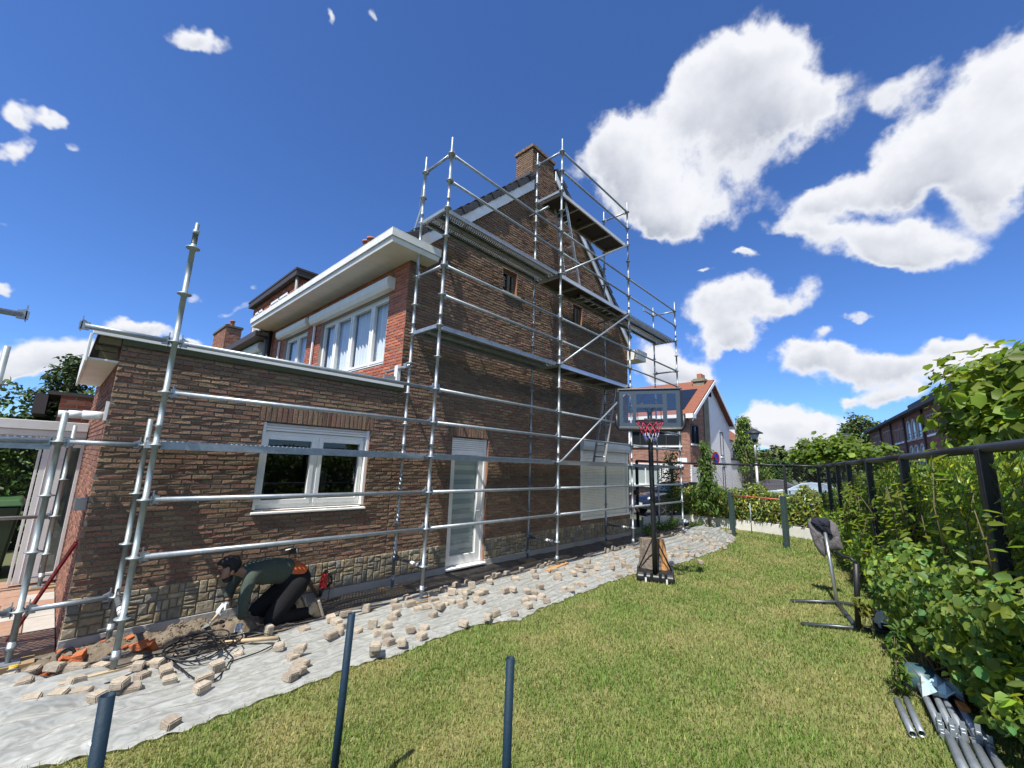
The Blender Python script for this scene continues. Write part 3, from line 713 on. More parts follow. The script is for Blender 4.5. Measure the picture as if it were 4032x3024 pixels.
# annex roof and trim
mb = MB(); mb.box(-3.62, 0, 1.001, 4.8, 3.10, 3.14); mb.build('annex_roof', mat('roof_felt', (.06, .06, .062), .9), HOUSE)
mb = MB(); mb.box(-3.66, .06, .962, 1.0, 3.10, 3.165); mb.build('roof_trim', WHITE, HOUSE, bevel=.004)
mb = MB(); mb.box(-3.42, .04, .972, .99, 3.035, 3.098); mb.build('trim_board', mat('mossy_board', (.055, .065, .03), .9, noise=(9, .6, (.10, .085, .045))), HOUSE)
mb = MB(); mb.box(-3.655, -3.42, 1.0, 3.6, 2.835, 2.855); mb.box(-3.675, -3.655, .97, 3.6, 2.81, 3.10); mb.build('annex_eaves_box', WHITE_DIRTY, HOUSE, bevel=.004)
mb = MB(); mb.box(-3.60, -3.43, 1.0, 1.05, 3.02, 3.10); mb.box(-3.62, -3.44, 1.05, 1.1, 2.95, 3.0); mb.box(-3.58, -3.43, 1.05, 1.09, 2.857, 2.94); mb.build('eaves_timber', mat('old_timber', (.16, .11, .055), .9, noise=(12, .7, (.08, .085, .04))), HOUSE)
mb = MB(); mb.box(-.09, -.02, .96, 1.05, 3.17, 3.46); mb.build('upstand', WHITE, HOUSE, bevel=.004)
mb = MB(); mb.box(-.30, -.015, .99, 1.01, 3.13, 3.27); mb.build('lead_flashing', mat('lead_sheet', (.25, .26, .27), .5), HOUSE)
mb = MB(); mb.tube((-3.43, 1.12, 2.27), (-3.60, 1.12, 2.265), .045, 16); mb.tube((-3.60, 1.12, 2.265), (-3.70, 1.12, 2.262), .04, 16); mb.tube((-3.70, 1.12, 2.262), (-3.77, 1.12, 2.26), .034, 16)
mb.box(-3.445, -3.42, 1.02, 1.05, 2.22, 2.42); mb.build('white_pipe', WHITE, HOUSE)
mb = MB(); mb.fbox(PA, 1.18, 1.32, 1.30, 1.42, 0, .09); mb.build('sill_end', mat('grey_stone', (.45, .44, .42), .8), HOUSE, bevel=.006)
# downpipes on the rear facade
for (y, r_, m_) in ((8.1, .05, mat('grey_pipe', (.22, .24, .22), .6)), (7.78, .055, BLACK)):
    mb = MB(); mb.tube((-.09, y, 3.1), (-.09, y, 5.36), r_, 12); mb.build('downpipe', m_, HOUSE)
for y in (7.1, 4.81):
    mb = MB(); mb.box(-.05, -.02, y-.03, y+.03, 3.13, 4.95); mb.build('shutter_rail', WHITE, HOUSE)

# ------------------------------------------------------------------ the row behind it
def row_house(y0, y1, label, dorm=None, chim=None):
    t = thing('row_house', label, 'house', (0, y0, 0), 'row of houses behind the end house')
    mb = MB(); brick_wall(PR, lambda a, b: [(y0, min(y1, y0+6))], 3.0, 5.2, PAL_RED, mb=mb)
    mb.box(.015, 7.9, y0+.02, y1, 0, 5.2, 1); mb.build('facade', [REDBRICKM, LMORTAR], t)
    mb = MB(); mb.hexa([(4, y0, 9.40), (-.3, y0, 5.30), (-.3, y1, 5.30), (4, y1, 9.40), (4, y0, 9.52), (-.3, y0, 5.42), (-.3, y1, 5.42), (4, y1, 9.52)])
    mb.hexa([(4, y0, 9.40), (8.3, y0, 5.30), (8.3, y1, 5.30), (4, y1, 9.40), (4, y0, 9.52), (8.3, y0, 5.42), (8.3, y1, 5.42), (4, y1, 9.52)])
    rf = mb.build('roof', TILE, t)
    mb = MB(); mb.box(-.42, -.02, y0, y1, 5.19, 5.36); mb.build('fascia', mat('dark_brown_fascia', (.045, .036, .032), .6), t)
    if dorm:
        a, b = dorm; PD = lambda u, z, d: (.95-d, u, z)
        mb = MB(); brick_wall(PD, lambda za, zb: cut(a, b, [(10.08, 11.95), (12.72, 13.76)] if 6.6 < za < 7.52 else []), 6.3, 7.80, PAL_RED, mb=mb)
        brick_wall(lambda u, z, d: (u, a-d, z), lambda za, zb: [(.95, 3.2)], 6.3, 7.80, PAL_RED, mb=mb); mb.box(.98, 3.2, a+.03, b, 6.2, 7.79, 1)
        d_ = mb.build('dormer', [REDBRICKM, LMORTAR], t)
        mb = MB(); mb.box(.77, 4.2, a-.22, b+.1, 7.80, 7.99); mb.box(.75, 4.2, a-.24, b+.12, 7.991, 8.06); mb.build('dormer_roof', mat('dark_brown_fascia', ()), d_)
        for (u0, u1) in ((10.08, 11.95), (12.72, 13.76)):
            mb = MB(); z0, z1 = 6.6, 7.54
            for q in ((u0, u0+.09, z0, z1), (u1-.09, u1, z0, z1), (u0, u1, z1-.09, z1), (u0, u1, z0, z0+.09), ((u0+u1)/2-.05, (u0+u1)/2+.05, z0, z1)): mb.fbox(PD, *q, -.06, .02)
            mb.build('window', WHITE, d_)
            mb = MB(); mb.fbox(PD, u0+.02, u1-.02, z0+.02, z1-.02, -.08, -.061); mb.build('pane', mat('reflecting_glass', (.30, .36, .42), .08, spec=.9), d_)
        mb = MB(); mb.tube((.88, a-.06, 6.3), (.88, a-.06, 7.8), .05); mb.build('downpipe', mat('grey_pipe', ()), d_)
    if chim:
        for (x, y, w, l, z0, z1) in chim:
            mb = MB(); brick_wall(lambda u, z, d: (x-d, u, z), lambda a, b: [(y, y+l)], z0, z1, PAL_STREET, mb=mb, LB=.22, HB=.06); brick_wall(lambda u, z, d: (u, y-d, z), lambda a, b: [(x, x+w)], z0, z1, PAL_STREET, mb=mb, LB=.22, HB=.06)
            mb.box(x+.02, x+w-.02, y+.02, y+l-.02, z0, z1-.01, 1); mb.box(x-.06, x+w+.06, y-.06, y+l+.06, z1, z1+.12, 2)
            c_ = mb.build('chimney', [REDBRICKM, LMORTAR, mat('mossy_cap', (.10, .095, .065), .95)], rf)
            for k in range(3 if l > 1 else 2):
                mb = MB(); yy = y+l*(k+.7)/(3.4 if l > 1 else 2.4); mb.lathe((x+w/2, yy, z1+.12), (0, 0, 1), [(0, .13), (.1, .12), (.38, .11), (.39, .14), (.45, .14)], 12); mb.build('chimney_pot', mat('terracotta', ()), c_)
    return t
def rowbox(t, y0, y1):
    mb = MB(); h = .25; prof = [(0, 0), (0, h), (.14, h), (.17, h*.86), (.17, h*.32), (.12, 0)]
    vs = [PR(u, 4.93+b, a+.004) for u in (y0, y1) for (a, b) in prof]; k = 6
    mb.add(vs, [tuple(range(5, -1, -1)), tuple(range(6, 12))]+[(i, (i+1) % k, k+(i+1) % k, k+i) for i in range(k)]); b = mb.build('shutter_box', CREAM, t)
    mb = MB(); z = 4.0
    while z < 4.92: mb.fbox(PR, y0+.1, y1-.1, z, z+.036, .005, .018); z += .04
    mb.build('roller_shutter', CREAM, t)
t = row_house(7.95, 16, 'red brick row house with a flat roofed dormer behind the white eaves', (9.29, 14.03), [(2.0, 6.95, .55, .72, 7.4, 8.5)])
rowbox(t, 8.5, 10.7)
row_house(16.05, 30, 'far row house showing only its tall brick chimney with three pots', None, [(2.0, 23.4, .8, 2.9, 7.2, 9.25)])

# ------------------------------------------------------------------ scaffold
SCAF = thing('scaffold', 'galvanised steel tube scaffold with decks standing against the brick house', 'scaffold', (0, 0, 0))
ZK = lambda k: .48+.5*k
TR = .0242
STD = {'U0': (-3.10, .08, 7, 4.264, 0), 'V0': (-3.079, .88, 3, 2.26, 0), 'U1': (0, 0, 13, 7.30, 0), 'V1': (-.005, .727, 13, 7.30, 0),
       'U2': (3.085, 0, 17, 9.31, 0), 'V2': (3.077, .727, 17, 9.32, 0), 'U3': (6.16, 0, 17, 9.28, 0), 'V3': (6.135, .73, 17, 9.28, 0),
       'U4': (9.297, 0, 13, 7.30, 0), 'V4': (9.30, .73, 13, 7.28, 0), 'Um': (-3.72, .87, 3, 2.26, 0), 'Vm': (-3.58, 3.78, 3, 2.25, 0), 'Ul': (-4.19, 1.0, 4, 2.84, 0), 'Uf': (-6.2, .08, 5, 3.3, 0)}
BASE_X = {k: (v[0], v[1]) for k, v in STD.items()}
for nm, (x, y, kk, zt, zb) in STD.items():
    prof = [(.10, TR)]
    for k in range(kk+1):
        z = ZK(k)-zb+(0 if zb == 0 else .14)
        if z > zt-zb-.03: continue
        prof += [(z-.022, TR), (z-.022, TR+.006), (z-.006, TR+.007), (z-.005, .061), (z+.005, .061), (z+.006, TR+.007), (z+.02, TR+.006), (z+.02, TR)]
        if k and k % 4 == 3 and zt > 3: prof += [(z+.16, TR), (z+.161, TR+.004), (z+.20, TR+.004), (z+.201, TR)]
    sp = zt-zb-.24 if zt > 3 else zt-zb-.02
    prof += [(sp, TR), (sp+.005, .019), (zt-zb-.012, .019), (zt-zb, .014)] if zt > 3 else [(zt-zb, TR)]
    mb = MB(); mb.lathe((x, y, zb), (0, 0, 1), prof, 14)
    up = mb.build('upright', GALV_OLD if nm in ('U0', 'V0', 'Um', 'Vm', 'Ul') else GALV, SCAF)
    mb = MB(); mb.box(x-.075, x+.075, y-.075, y+.075, zb+.055 if zb == 0 else zb, zb+.062 if zb == 0 else zb+.007)
    mb.lathe((x, y, zb+.062), (0, 0, 1), [(0, .018), (.1, .018), (.101, .035), (.13, .035), (.131, .03), (.17, .03)], 12)
    mb.bar((x-.09, y-.02, zb+.19), (x+.09, y+.02, zb+.185), .016, .014); mb.build('base_jack', GALV, up)
    if zb == 0:
        mb = MB(); mb.box(x-.16, x+.16, y-.10, y+.10, .012, .054); mb.build('sole_board', mat('sole_board', (.30, .21, .11), .85, noise=(14, .5, (.22, .15, .08))), up)
def wedge_head(mb, p, a):
    p, a = Vector(p), Vector(a).normalized()
    mb.bar(p+a*.035, p+a*.10, .03, .07); mb.bar(p+a*.045+Vector((0, 0, .035)), p+a*.10, .018, .045); mb.bar(p+a*.048+Vector((0, 0, -.05)), p+a*.052+Vector((0, 0, .085)), .03, .008, a)
def ledger(p0, p1, name='ledger', r=.0240, ends=(1, 1), m=GALV):
    p0, p1 = Vector(p0), Vector(p1); a = (p1-p0).normalized(); mb = MB()
    mb.tube(p0+a*.07, p1-a*.07, r, 12)
    if ends[0]: wedge_head(mb, p0, a)
    if ends[1]: wedge_head(mb, p1, -a)
    return mb.build(name, m, SCAF)
P3 = lambda n, k: (STD[n][0], STD[n][1], ZK(k))
for (a, b, ks) in (('U0', 'U1', (1, 2, 4, 5)), ('U1', 'U2', (1, 2, 4, 5, 8, 9, 12, 13)), ('U2', 'U3', (1, 2, 4, 5, 8, 9, 12, 13, 16, 17)), ('U3', 'U4', (1, 2, 4, 5, 8, 9, 12, 13))):
    for k in ks: ledger(P3(a, k), P3(b, k))
ledger(P3('U0', 5), (-3.80, .08, ZK(5)))
ledger((-6.2, .08, 2.975), (-4.02, .08, 2.975))
ledger(P3('V4', 13), (8.55, .73, ZK(13)))
ledger(P3('Um', 0), P3('V0', 0)); ledger(P3('Um', 3), P3('V0', 3)); ledger((-6.2, .87, ZK(0)), P3('Um', 0)); ledger((-6.0, .87, ZK(3)-.02), P3('Um', 3))
ledger((-5.2, 3.78, ZK(1)), (-3.58, 3.78, ZK(1))); ledger((-5.2, 3.78, ZK(3)), (-3.58, 3.78, ZK(3)))
# transoms across the bays
for i, (ks, low) in {0: ((), 1), 1: ((9, 13), 1), 2: ((17,), 1), 3: ((17,), 1), 4: ((5, 9, 13), 0)}.items():
    u, v = 'U%d' % i, 'V%d' % i
    for k in ks: ledger(P3(u, k), P3(v, k), 'transom')
    if low:
        t = ledger(P3(u, 0), P3(v, 0), 'transom', m=mat('dark_worn_tube', (.10, .105, .11), .5, .3, noise=(12, .5, (.30, .32, .33))))
        p0, p1 = Vector(P3(u, 0)), Vector(P3(v, 0)); a = p1-p0
        for (f0, f1) in ((.17, .24), (.29, .42)):
            mb = MB(); mb.tube(p0+a*f0, p0+a*f1, .0246, 12); mb.build('white_sticker', WHITE, t)
    for k in {0: (3,), 1: (3, 7, 11), 2: (3, 7, 11, 15), 3: (3, 7, 11, 15), 4: (3, 11)}[i]:
        p0, p1 = Vector(P3(u, k)), Vector(P3(v, k)); mb = MB(); a = (p1-p0).normalized()
        mb.bar(p0+a*.06, p1-a*.06, .045, .058); wedge_head(mb, p0, a); wedge_head(mb, p1, -a); mb.build('deck_transom', GALV, SCAF)
# steel planks with punched treads
def plank(x0, x1, y0, z, w=.305):
    mb = MB(); y1 = y0+w; T = .072; b = .05
    mb.add([(x0, y0+b, z), (x1, y0+b, z), (x1, y1-b, z), (x0, y1-b, z)], [(0, 1, 2, 3)], 1)
    for (a, c) in ((y0, y0+b), (y1-b, y1)): mb.add([(x0, a, z), (x1, a, z), (x1, c, z), (x0, c, z)], [(0, 1, 2, 3)])
    for y, s in ((y0, 1), (y1, -1)):
        mb.add([(x0, y, z), (x1, y, z), (x1, y, z-T), (x0, y, z-T)], [(0, 1, 2, 3)])
        mb.add([(x0, y, z-T), (x1, y, z-T), (x1, y+s*.035, z-T), (x0, y+s*.035, z-T)], [(0, 1, 2, 3)])
        mb.add([(x0, y+s*.035, z-T), (x1, y+s*.035, z-T), (x1, y+s*.035, z-T+.02), (x0, y+s*.035, z-T+.02)], [(0, 1, 2, 3)])
    for x in (x0, x1): mb.add([(x, y0, z), (x, y1, z), (x, y1, z-T), (x, y0, z-T)], [(0, 1, 2, 3)])
    for x in (x0+.03, x1-.03):
        for yy in (y0+.05, y1-.05): mb.bar((x-.06, yy, z-.045), (x+.0, yy, z-.035), .03, .03)
    pitch = .046; row = math.floor(y0/(pitch*.86)); cs = [(math.cos(2*PI*k/7), math.sin(2*PI*k/7)) for k in range(7)]
    while (row+.5)*pitch*.86 < y1-b-.012:          # raised collars of the punched treads
        yc = (row+.5)*pitch*.86
        if yc > y0+b+.012:
            n0, n1 = int(x0/pitch)-1, int(x1/pitch)+1
            for n_ in range(n0, n1):
                xc = (n_+.5-.5*(abs(row) % 2))*pitch
                if x0+.03 < xc < x1-.03:
                    mb.add([(xc+.0142*c, yc+.0142*s_, z) for c, s_ in cs]+[(xc+.0125*c, yc+.0125*s_, z+.011) for c, s_ in cs], [(k, (k+1) % 7, 7+(k+1) % 7, 7+k) for k in range(7)], 0)
        row += 1
    mb.build('deck_plank', [GALV, PERF], SCAF)
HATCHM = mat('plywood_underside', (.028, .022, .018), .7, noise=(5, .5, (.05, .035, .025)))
ALU = mat('aluminium', (.62, .64, .65), .35, .8, bump=(60, .05))
def hatch_deck(x0, x1, y0, y1, z, bars=4, rungs=None):
    mb = MB(); T = .085
    for y in (y0, y1-.035): mb.box(x0, x1, y, y+.035, z-T, z)
    for x in (x0, x1-.04): mb.box(x, x+.04, y0+.036, y1-.036, z-T+.005, z-.003)
    for i in range(1, bars): x = x0+(x1-x0)*i/bars; mb.box(x-.016, x+.016, y0+.036, y1-.036, z-T+.012, z-.022)
    d = mb.build('hatch_deck', ALU, SCAF)
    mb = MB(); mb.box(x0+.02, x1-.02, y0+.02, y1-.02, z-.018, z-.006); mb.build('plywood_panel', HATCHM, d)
    if rungs:
        mb = MB(); a, b = rungs
        for y in (y0+.2, y1-.18): mb.bar((a, y, z-.105), (b, y, z-.105), .02, .045)
        n = int((b-a)/.27)
        for i in range(n): mb.tube((a+.14+i*.27, y0+.2, z-.105), (a+.14+i*.27, y1-.18, z-.105), .014, 8)
        mb.build('folded_ladder', ALU, d)
    mb = MB(); mb.bar((x0+1.2, (y0+y1)/2-.06, z-.05), (x0+1.2, (y0+y1)/2+.06, z-.05), .05, .03); mb.build('latch', BLACK, d)
for (a, b, k, dy) in (('U0', 'U1', 3, .06), ('U1', 'U2', 3, 0), ('U1', 'U2', 7, 0), ('U1', 'U2', 11, 0), ('U3', 'U4', 3, 0), ('U3', 'U4', 11, 0)):
    for y in (.05, .37): plank(STD[a][0]+.04, STD[b][0]-.04, y+dy, ZK(k)+.035)
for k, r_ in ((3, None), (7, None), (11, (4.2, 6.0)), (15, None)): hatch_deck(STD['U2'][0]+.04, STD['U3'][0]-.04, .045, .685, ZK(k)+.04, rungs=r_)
for y in (.92, 1.24): plank(-5.8, -3.76, y, ZK(3)+.03)
mb = MB(); mb.box(-5.8, -3.77, .868, .90, 1.905, 1.975); mb.box(-5.8, -3.77, .86, .868, 1.905, 1.925); mb.box(-5.8, -3.77, .86, .868, 1.955, 1.975); mb.build('deck_beam', GALV, SCAF)
for (k0, k1) in ((3, 7), (7, 11), (11, 15)):
    p0, p1 = Vector(P3('U2', k0)), Vector(P3('U3', k1)); o = Vector((0, -.055, 0)); a = (p1-p0).normalized(); mb = MB()
    mb.tube(p0+a*.10+o, p1-a*.10+o, .0215, 12); mb.bar(p0+a*.02+o*.6, p0+a*.13+o, .014, .05, (0, 1, 0)); mb.bar(p1-a*.13+o, p1-a*.02+o*.6, .014, .05, (0, 1, 0)); mb.build('brace', GALV, SCAF)
for (x, z, y0, y1) in ((-.06, 3.42, .62, 1.32), (3.13, 7.78, .40, 1.03), (6.20, 5.95, .35, 1.0)):
    mb = MB(); mb.tube((x, y0, z), (x, y1, z-.03), .0242, 12, hollow=True); mb.box(x-.04, x+.04, .69, .77, z-.04, z+.04); mb.build('wall_tie', GALV, SCAF)
mb = MB(); mb.bar((.03, .80, ZK(13)-.02), (.10, 1.0, ZK(12)-.02), .012, .05); mb.bar((.02, .80, ZK(12)-.12), (.02, .98, ZK(11)-.02), .012, .05); mb.build('hanging_guard', GALV_OLD, SCAF)
def ladder(label, a0, a1, b0, b1, n):
    t = thing('ladder', label, 'ladder', a0, 'access ladders on the scaffold')
    a0, a1, b0, b1 = map(Vector, (a0, a1, b0, b1))
    for (p, q) in ((a0, a1), (b0, b1)): mb = MB(); mb.bar(p, q, .022, .055, (0, 1, 0)); mb.build('rail', ALU, t)
    for i in range(n):
        f = (i+.5)/n; mb = MB(); mb.tube(a0.lerp(a1, f), b0.lerp(b1, f), .014, 8); mb.build('rung', ALU, t)
ladder('aluminium ladder up to the topmost scaffold deck beside the chimney', (4.127, .20, 6.03), (3.51, .20, 8.02), (4.09, .55, 6.03), (3.57, .55, 8.0), 7)
ladder('aluminium ladder in front of the white roller shutter, lower of the two', (5.19, .20, 2.03), (5.73, .20, 3.86), (5.27, .55, 2.03), (5.83, .55, 3.90), 7)

# ------------------------------------------------------------------ plastic sheet, paving bricks, rubble
def sheet_height(x, y):
    v = y-.12*x
    h = .014*np.sin(v*26+1.5*np.sin(x*2.3)+.8*np.sin(x*5.1))+.009*np.sin(v*53+x*3+2*np.sin(x*1.7))+.010*np.sin(x*3.3+v*8)*np.sin(v*13)
    far = np.clip((x-8.4)/2.0, 0, 1); near = np.clip((-2.6-x)/1.0, 0, 1)
    h = h*(1+.8*near+.4*far)+(far*.9+near*.9)*(.05*np.abs(np.sin(x*1.7+y*2.9+np.sin(y*3)))+.03*np.abs(np.sin(x*3.1-y*3.3+1.3*np.sin(x*2))))
    return .030+h
def plastic():
    lo = np.array(SHEET[:SHEET.index((11.7, -0.27))+1]); hi = np.array(SHEET[SHEET.index((11.7, -0.27)):])[::-1]
    xs = np.arange(-5.2, 11.69, .028); ts = np.linspace(0, 1, 95); X, T = np.meshgrid(xs, ts, indexing='ij')
    yl = np.interp(xs, lo[:, 0], lo[:, 1])+.02*np.sin(xs*7.3)+.014*np.sin(xs*19+1)+.008*np.sin(xs*43); yh = np.interp(xs, hi[:, 0], hi[:, 1])+.015*np.sin(xs*9)+.01*np.sin(xs*27)
    Y = yl[:, None]+(yh-yl)[:, None]*T; ed = np.clip(np.minimum(T, 1-T)*14, 0, 1)
    Z = .010+np.maximum(sheet_height(X, Y)-.010, .003)*ed+.012*np.abs(np.sin(X*23+Y*9))*(1-ed)*(T < .5)
    idx = np.arange(X.size).reshape(X.shape); V = np.stack([X, Y, Z], -1).reshape(-1, 3)
    F = np.stack([idx[:-1, :-1], idx[1:, :-1], idx[1:, 1:], idx[:-1, 1:]], -1).reshape(-1, 4)
    m = bpy.data.materials.new('polythene'); m.use_nodes = True; t = m.node_tree; t.nodes.clear(); nn = t.nodes.new
    tc = nn('ShaderNodeTexCoord'); mp = nn('ShaderNodeMapping'); mp.inputs['Rotation'].default_value = (0, 0, -.12); mp.inputs['Scale'].default_value = (2.2, 6.5, 1); t.links.new(tc.outputs['Object'], mp.inputs[0])
    nz = nn('ShaderNodeTexNoise'); nz.inputs['Scale'].default_value = 2.6; nz.inputs['Detail'].default_value = 4; nz.inputs['Distortion'].default_value = 2.2; t.links.new(mp.outputs[0], nz.inputs['Vector'])
    b = nn('ShaderNodeBump'); b.inputs['Strength'].default_value = .28; b.inputs['Distance'].default_value = .03; t.links.new(nz.outputs['Fac'], b.inputs['Height'])
    df = nn('ShaderNodeBsdfDiffuse'); df.inputs[0].default_value = (.46, .465, .435, 1); gl = nn('ShaderNodeBsdfGlossy'); gl.inputs['Roughness'].default_value = .16; tr = nn('ShaderNodeBsdfTransparent'); tr.inputs[0].default_value = (.86, .90, .86, 1)
    for q_ in (df, gl): t.links.new(b.outputs[0], q_.inputs['Normal'])
    mr = nn('ShaderNodeMapRange'); t.links.new(nz.outputs['Fac'], mr.inputs[0]); mr.inputs[1].default_value = .35; mr.inputs[2].default_value = .68; mr.inputs[3].default_value = .52; mr.inputs[4].default_value = .84
    m1 = nn('ShaderNodeMixShader'); t.links.new(mr.outputs[0], m1.inputs[0]); t.links.new(tr.outputs[0], m1.inputs[1]); t.links.new(df.outputs[0], m1.inputs[2])
    fr = nn('ShaderNodeFresnel'); fr.inputs[0].default_value = 1.5; t.links.new(b.outputs[0], fr.inputs['Normal'])
    m2 = nn('ShaderNodeMixShader'); t.links.new(fr.outputs[0], m2.inputs[0]); t.links.new(m1.outputs[0], m2.inputs[1]); t.links.new(gl.outputs[0], m2.inputs[2])
    o = nn('ShaderNodeOutputMaterial'); t.links.new(m2.outputs[0], o.inputs[0])
    ob = mesh_np('plastic_sheet', V, F, None, m, smooth=True)
    tag(ob, 'crumpled translucent plastic sheet spread along the lawn edge under loose paving bricks', 'plastic sheet')
plastic()
def sh(x, y):
    return float(max(sheet_height(np.array(x), np.array(y)), .012)) if bool(inside(SHEET, np.array(x), np.array(y))) else .02
SETTS = [(-2.93, -0.16), (-3.06, -0.19), (-3.01, -0.36), (-3.09, -0.34), (-2.77, -0.4), (-2.64, -0.74), (-2.59, -0.58), (-2.82, -0.02), (-2.77, -0.19), (-2.91, 0.23), (-3.16, 0.3), (-3.17, -0.02), (-3.33, -0.03), (-3.33, 0.25), (-3.3, -0.23), (-3.41, -0.19), (-3.56, -0.28), (-3.69, 0.47), (-3.55, 0.56), (-3.22, -0.37), (-2.65, 0.06), (-2.45, -0.44), (-2.88, -1.09), (-3.44, 0.38), (-3.6, 0.2), (-1.9, 0.15), (-2.1, 0.22), (-1.54, 0.01), (-1.21, 0.1), (-1.21, -0.07), (-1.19, -0.18), (-1.43, -0.39), (-1.32, -0.34), (-1.14, -0.42), (-1.0, -0.49), (-1.01, 0.13), (-0.76, 0.11), (-1.87, -0.59), (-1.87, -0.79), (-1.96, -0.94), (-2.06, -1.0), (-2.46, -0.46), (-2.23, -0.2), (-1.92, -0.32), (-1.31, -1.1), (-1.8, -0.59), (-0.34, 0.12), (-0.38, 0.0), (-0.24, -0.11), (-0.23, -0.26), (-0.09, -0.25), (0.08, -0.07), (0.11, -0.14), (0.29, -0.15), (0.27, -0.33), (0.49, -0.05), (0.67, -0.06), (0.68, -0.17), (0.74, -0.22), (0.77, -0.34), (0.87, -0.33), (0.53, -0.26), (0.37, -0.39), (0.11, -0.37), (-0.02, -0.45), (0.3, -0.52), (0.58, -0.48), (0.51, -0.65), (-0.23, -0.59), (-0.56, -0.25), (-0.68, -0.4), (-0.83, -0.52), (-1.0, -0.62), (-0.99, -0.78), (-1.08, -0.95), (-0.98, -1.06), (-0.69, -0.79), (-0.55, -0.85), (-0.7, -1.02), (-1.29, -1.08), (-0.17, -1.06), (0.17, -1.15), (0.39, -1.06), (0.59, -1.19), (1.02, -1.0), (1.19, -0.98), (0.94, -1.13), (1.37, -1.02), (1.31, -1.15), (1.35, -0.75), (1.46, -0.81), (1.72, -0.69), (1.11, -0.53), (1.25, -0.54), (1.28, -0.03), (1.82, -0.07), (1.74, -0.17), (1.75, 0.24), (1.71, 0.34), (1.5, 0.22), (1.98, 0.25), (1.07, 0.25), (0.84, 0.25), (0.62, 0.21), (0.48, 0.15), (0.26, 0.09), (-0.07, 0.22), (2.12, -0.29), (2.51, -0.45), (2.34, -0.57), (1.98, -0.97), (1.95, -1.12), (2.39, -0.93), (2.36, -1.06), (2.45, 0.05), (2.75, 0.13), (3.04, 0.21), (3.17, 0.19), (2.76, -0.2), (2.36, 0.24), (3.13, -0.4), (2.77, -0.6), (2.84, -0.76), (3.52, -0.46), (3.52, -0.60), (3.91, -0.39), (3.35, -0.32), (3.12, -0.75), (2.97, -1.0), (3.04, -0.28), (3.1, -0.57), (3.73, -0.25), (8.47, 0.31), (9.15, 0.04), (8.82, -0.08), (9.09, 0.22), (8.61, -0.32), (8.61, -0.46), (8.81, -0.53), (8.62, -0.71), (8.64, -0.83), (8.47, -0.61), (8.37, -0.47), (9.8, -0.42), (9.47, -0.4), (9.35, -0.86), (8.66, -0.97), (7.56, -0.86), (8.02, -1.09), (8.16, -1.2), (6.85, -0.79), (6.58, -0.88), (6.96, -0.93), (6.09, -0.88), (5.96, -1.01), (6.02, -1.12), (6.53, -1.13), (6.2, -1.24), (6.33, -1.32), (5.91, -1.3), (6.83, -1.31), (7.06, -1.35), (5.79, -1.69), (8.33, -1.32), (7.99, -1.51), (7.69, -1.33), (9.01, -1.3), (10.43, -0.94), (5.21, -0.59), (5.83, 0.13), (6.04, 0.12), (5.43, 0.14), (5.03, -0.15), (4.69, -0.35), (4.54, -0.58), (4.34, -0.69), (4.09, -0.62), (4.05, -0.84), (4.03, -0.99), (3.92, -1.1), (3.38, -1.12), (3.74, -0.8), (5.08, 0.12), (4.65, -0.15), (9.39, -1.34)]
SETTM = mat('concrete_sett', attr=True, rough=.92, mul=(26, .72, 1.2), bump=(50, .7))
def sett_mesh(seed):
    rg = random.Random(seed); sx, sy, sz = rg.choice([(.115, .09, .06), (.105, .095, .06), (.135, .09, .06), (.095, .095, .062)])
    bm = bmesh.new(); bmesh.ops.create_cube(bm, size=1)
    for v in bm.verts: v.co = Vector((v.co.x*sx, v.co.y*sy, (v.co.z+.5)*sz))+Vector((rg.uniform(-.006, .006), rg.uniform(-.006, .006), rg.uniform(-.004, .004) if v.co.z > 0 else 0))
    bmesh.ops.bevel(bm, geom=bm.edges[:], offset=.008, segments=2, affect='EDGES')
    me = bpy.data.meshes.new('paving_brick'); bm.to_mesh(me); bm.free()
    c = rg.choice([(.42, .36, .275), (.37, .31, .235), (.46, .39, .30), (.39, .335, .265), (.33, .275, .21)])
    a = me.color_attributes.new('Col', 'FLOAT_COLOR', 'POINT')
    for q in a.data: q.color = (*c, 1)
    me.materials.append(SETTM); return me
SM = [sett_mesh(i) for i in range(12)]
UPR = [(BASE_X[k][0], BASE_X[k][1], k) for k in ('U1', 'U2', 'U4')]
placed = []
for i, (x, y) in enumerate(SETTS):
    rg = random.Random(i*13+5)
    x += rg.uniform(-.01, .01)
    if y < WALLY(x): continue
    if any(math.hypot(x-ux, y-uy) < .19 and math.hypot(x-ux, y-uy) < .13 for ux, uy, _ in UPR): y -= .2
    if math.hypot(x+3.1, y-.08) < .17: x += .22
    o = bpy.data.objects.new('paving_brick', SM[rg.randrange(12)]); COL.objects.link(o)
    z = sh(x, y); near = [p for p in placed if math.hypot(p[0]-x, p[1]-y) < .075]
    if near and z < .07 and len(near) < 2: z = max(p[2] for p in near)+.055
    on_end = rg.random() < .10
    o.location = (x, y, z+(.052 if on_end else -.004)); o.rotation_euler = ((PI/2 if on_end else rg.uniform(-.12, .12)), rg.uniform(-.12, .12), rg.uniform(0, PI))
    if on_end: o.location.z = z+.05
    placed.append((x, y, z))
    on = bool(inside(SHEET, np.array(x), np.array(y)))
    tag(o, 'loose beige concrete paving brick lying on the plastic sheet or its edge', 'paving brick', 'loose paving bricks on the plastic sheet')

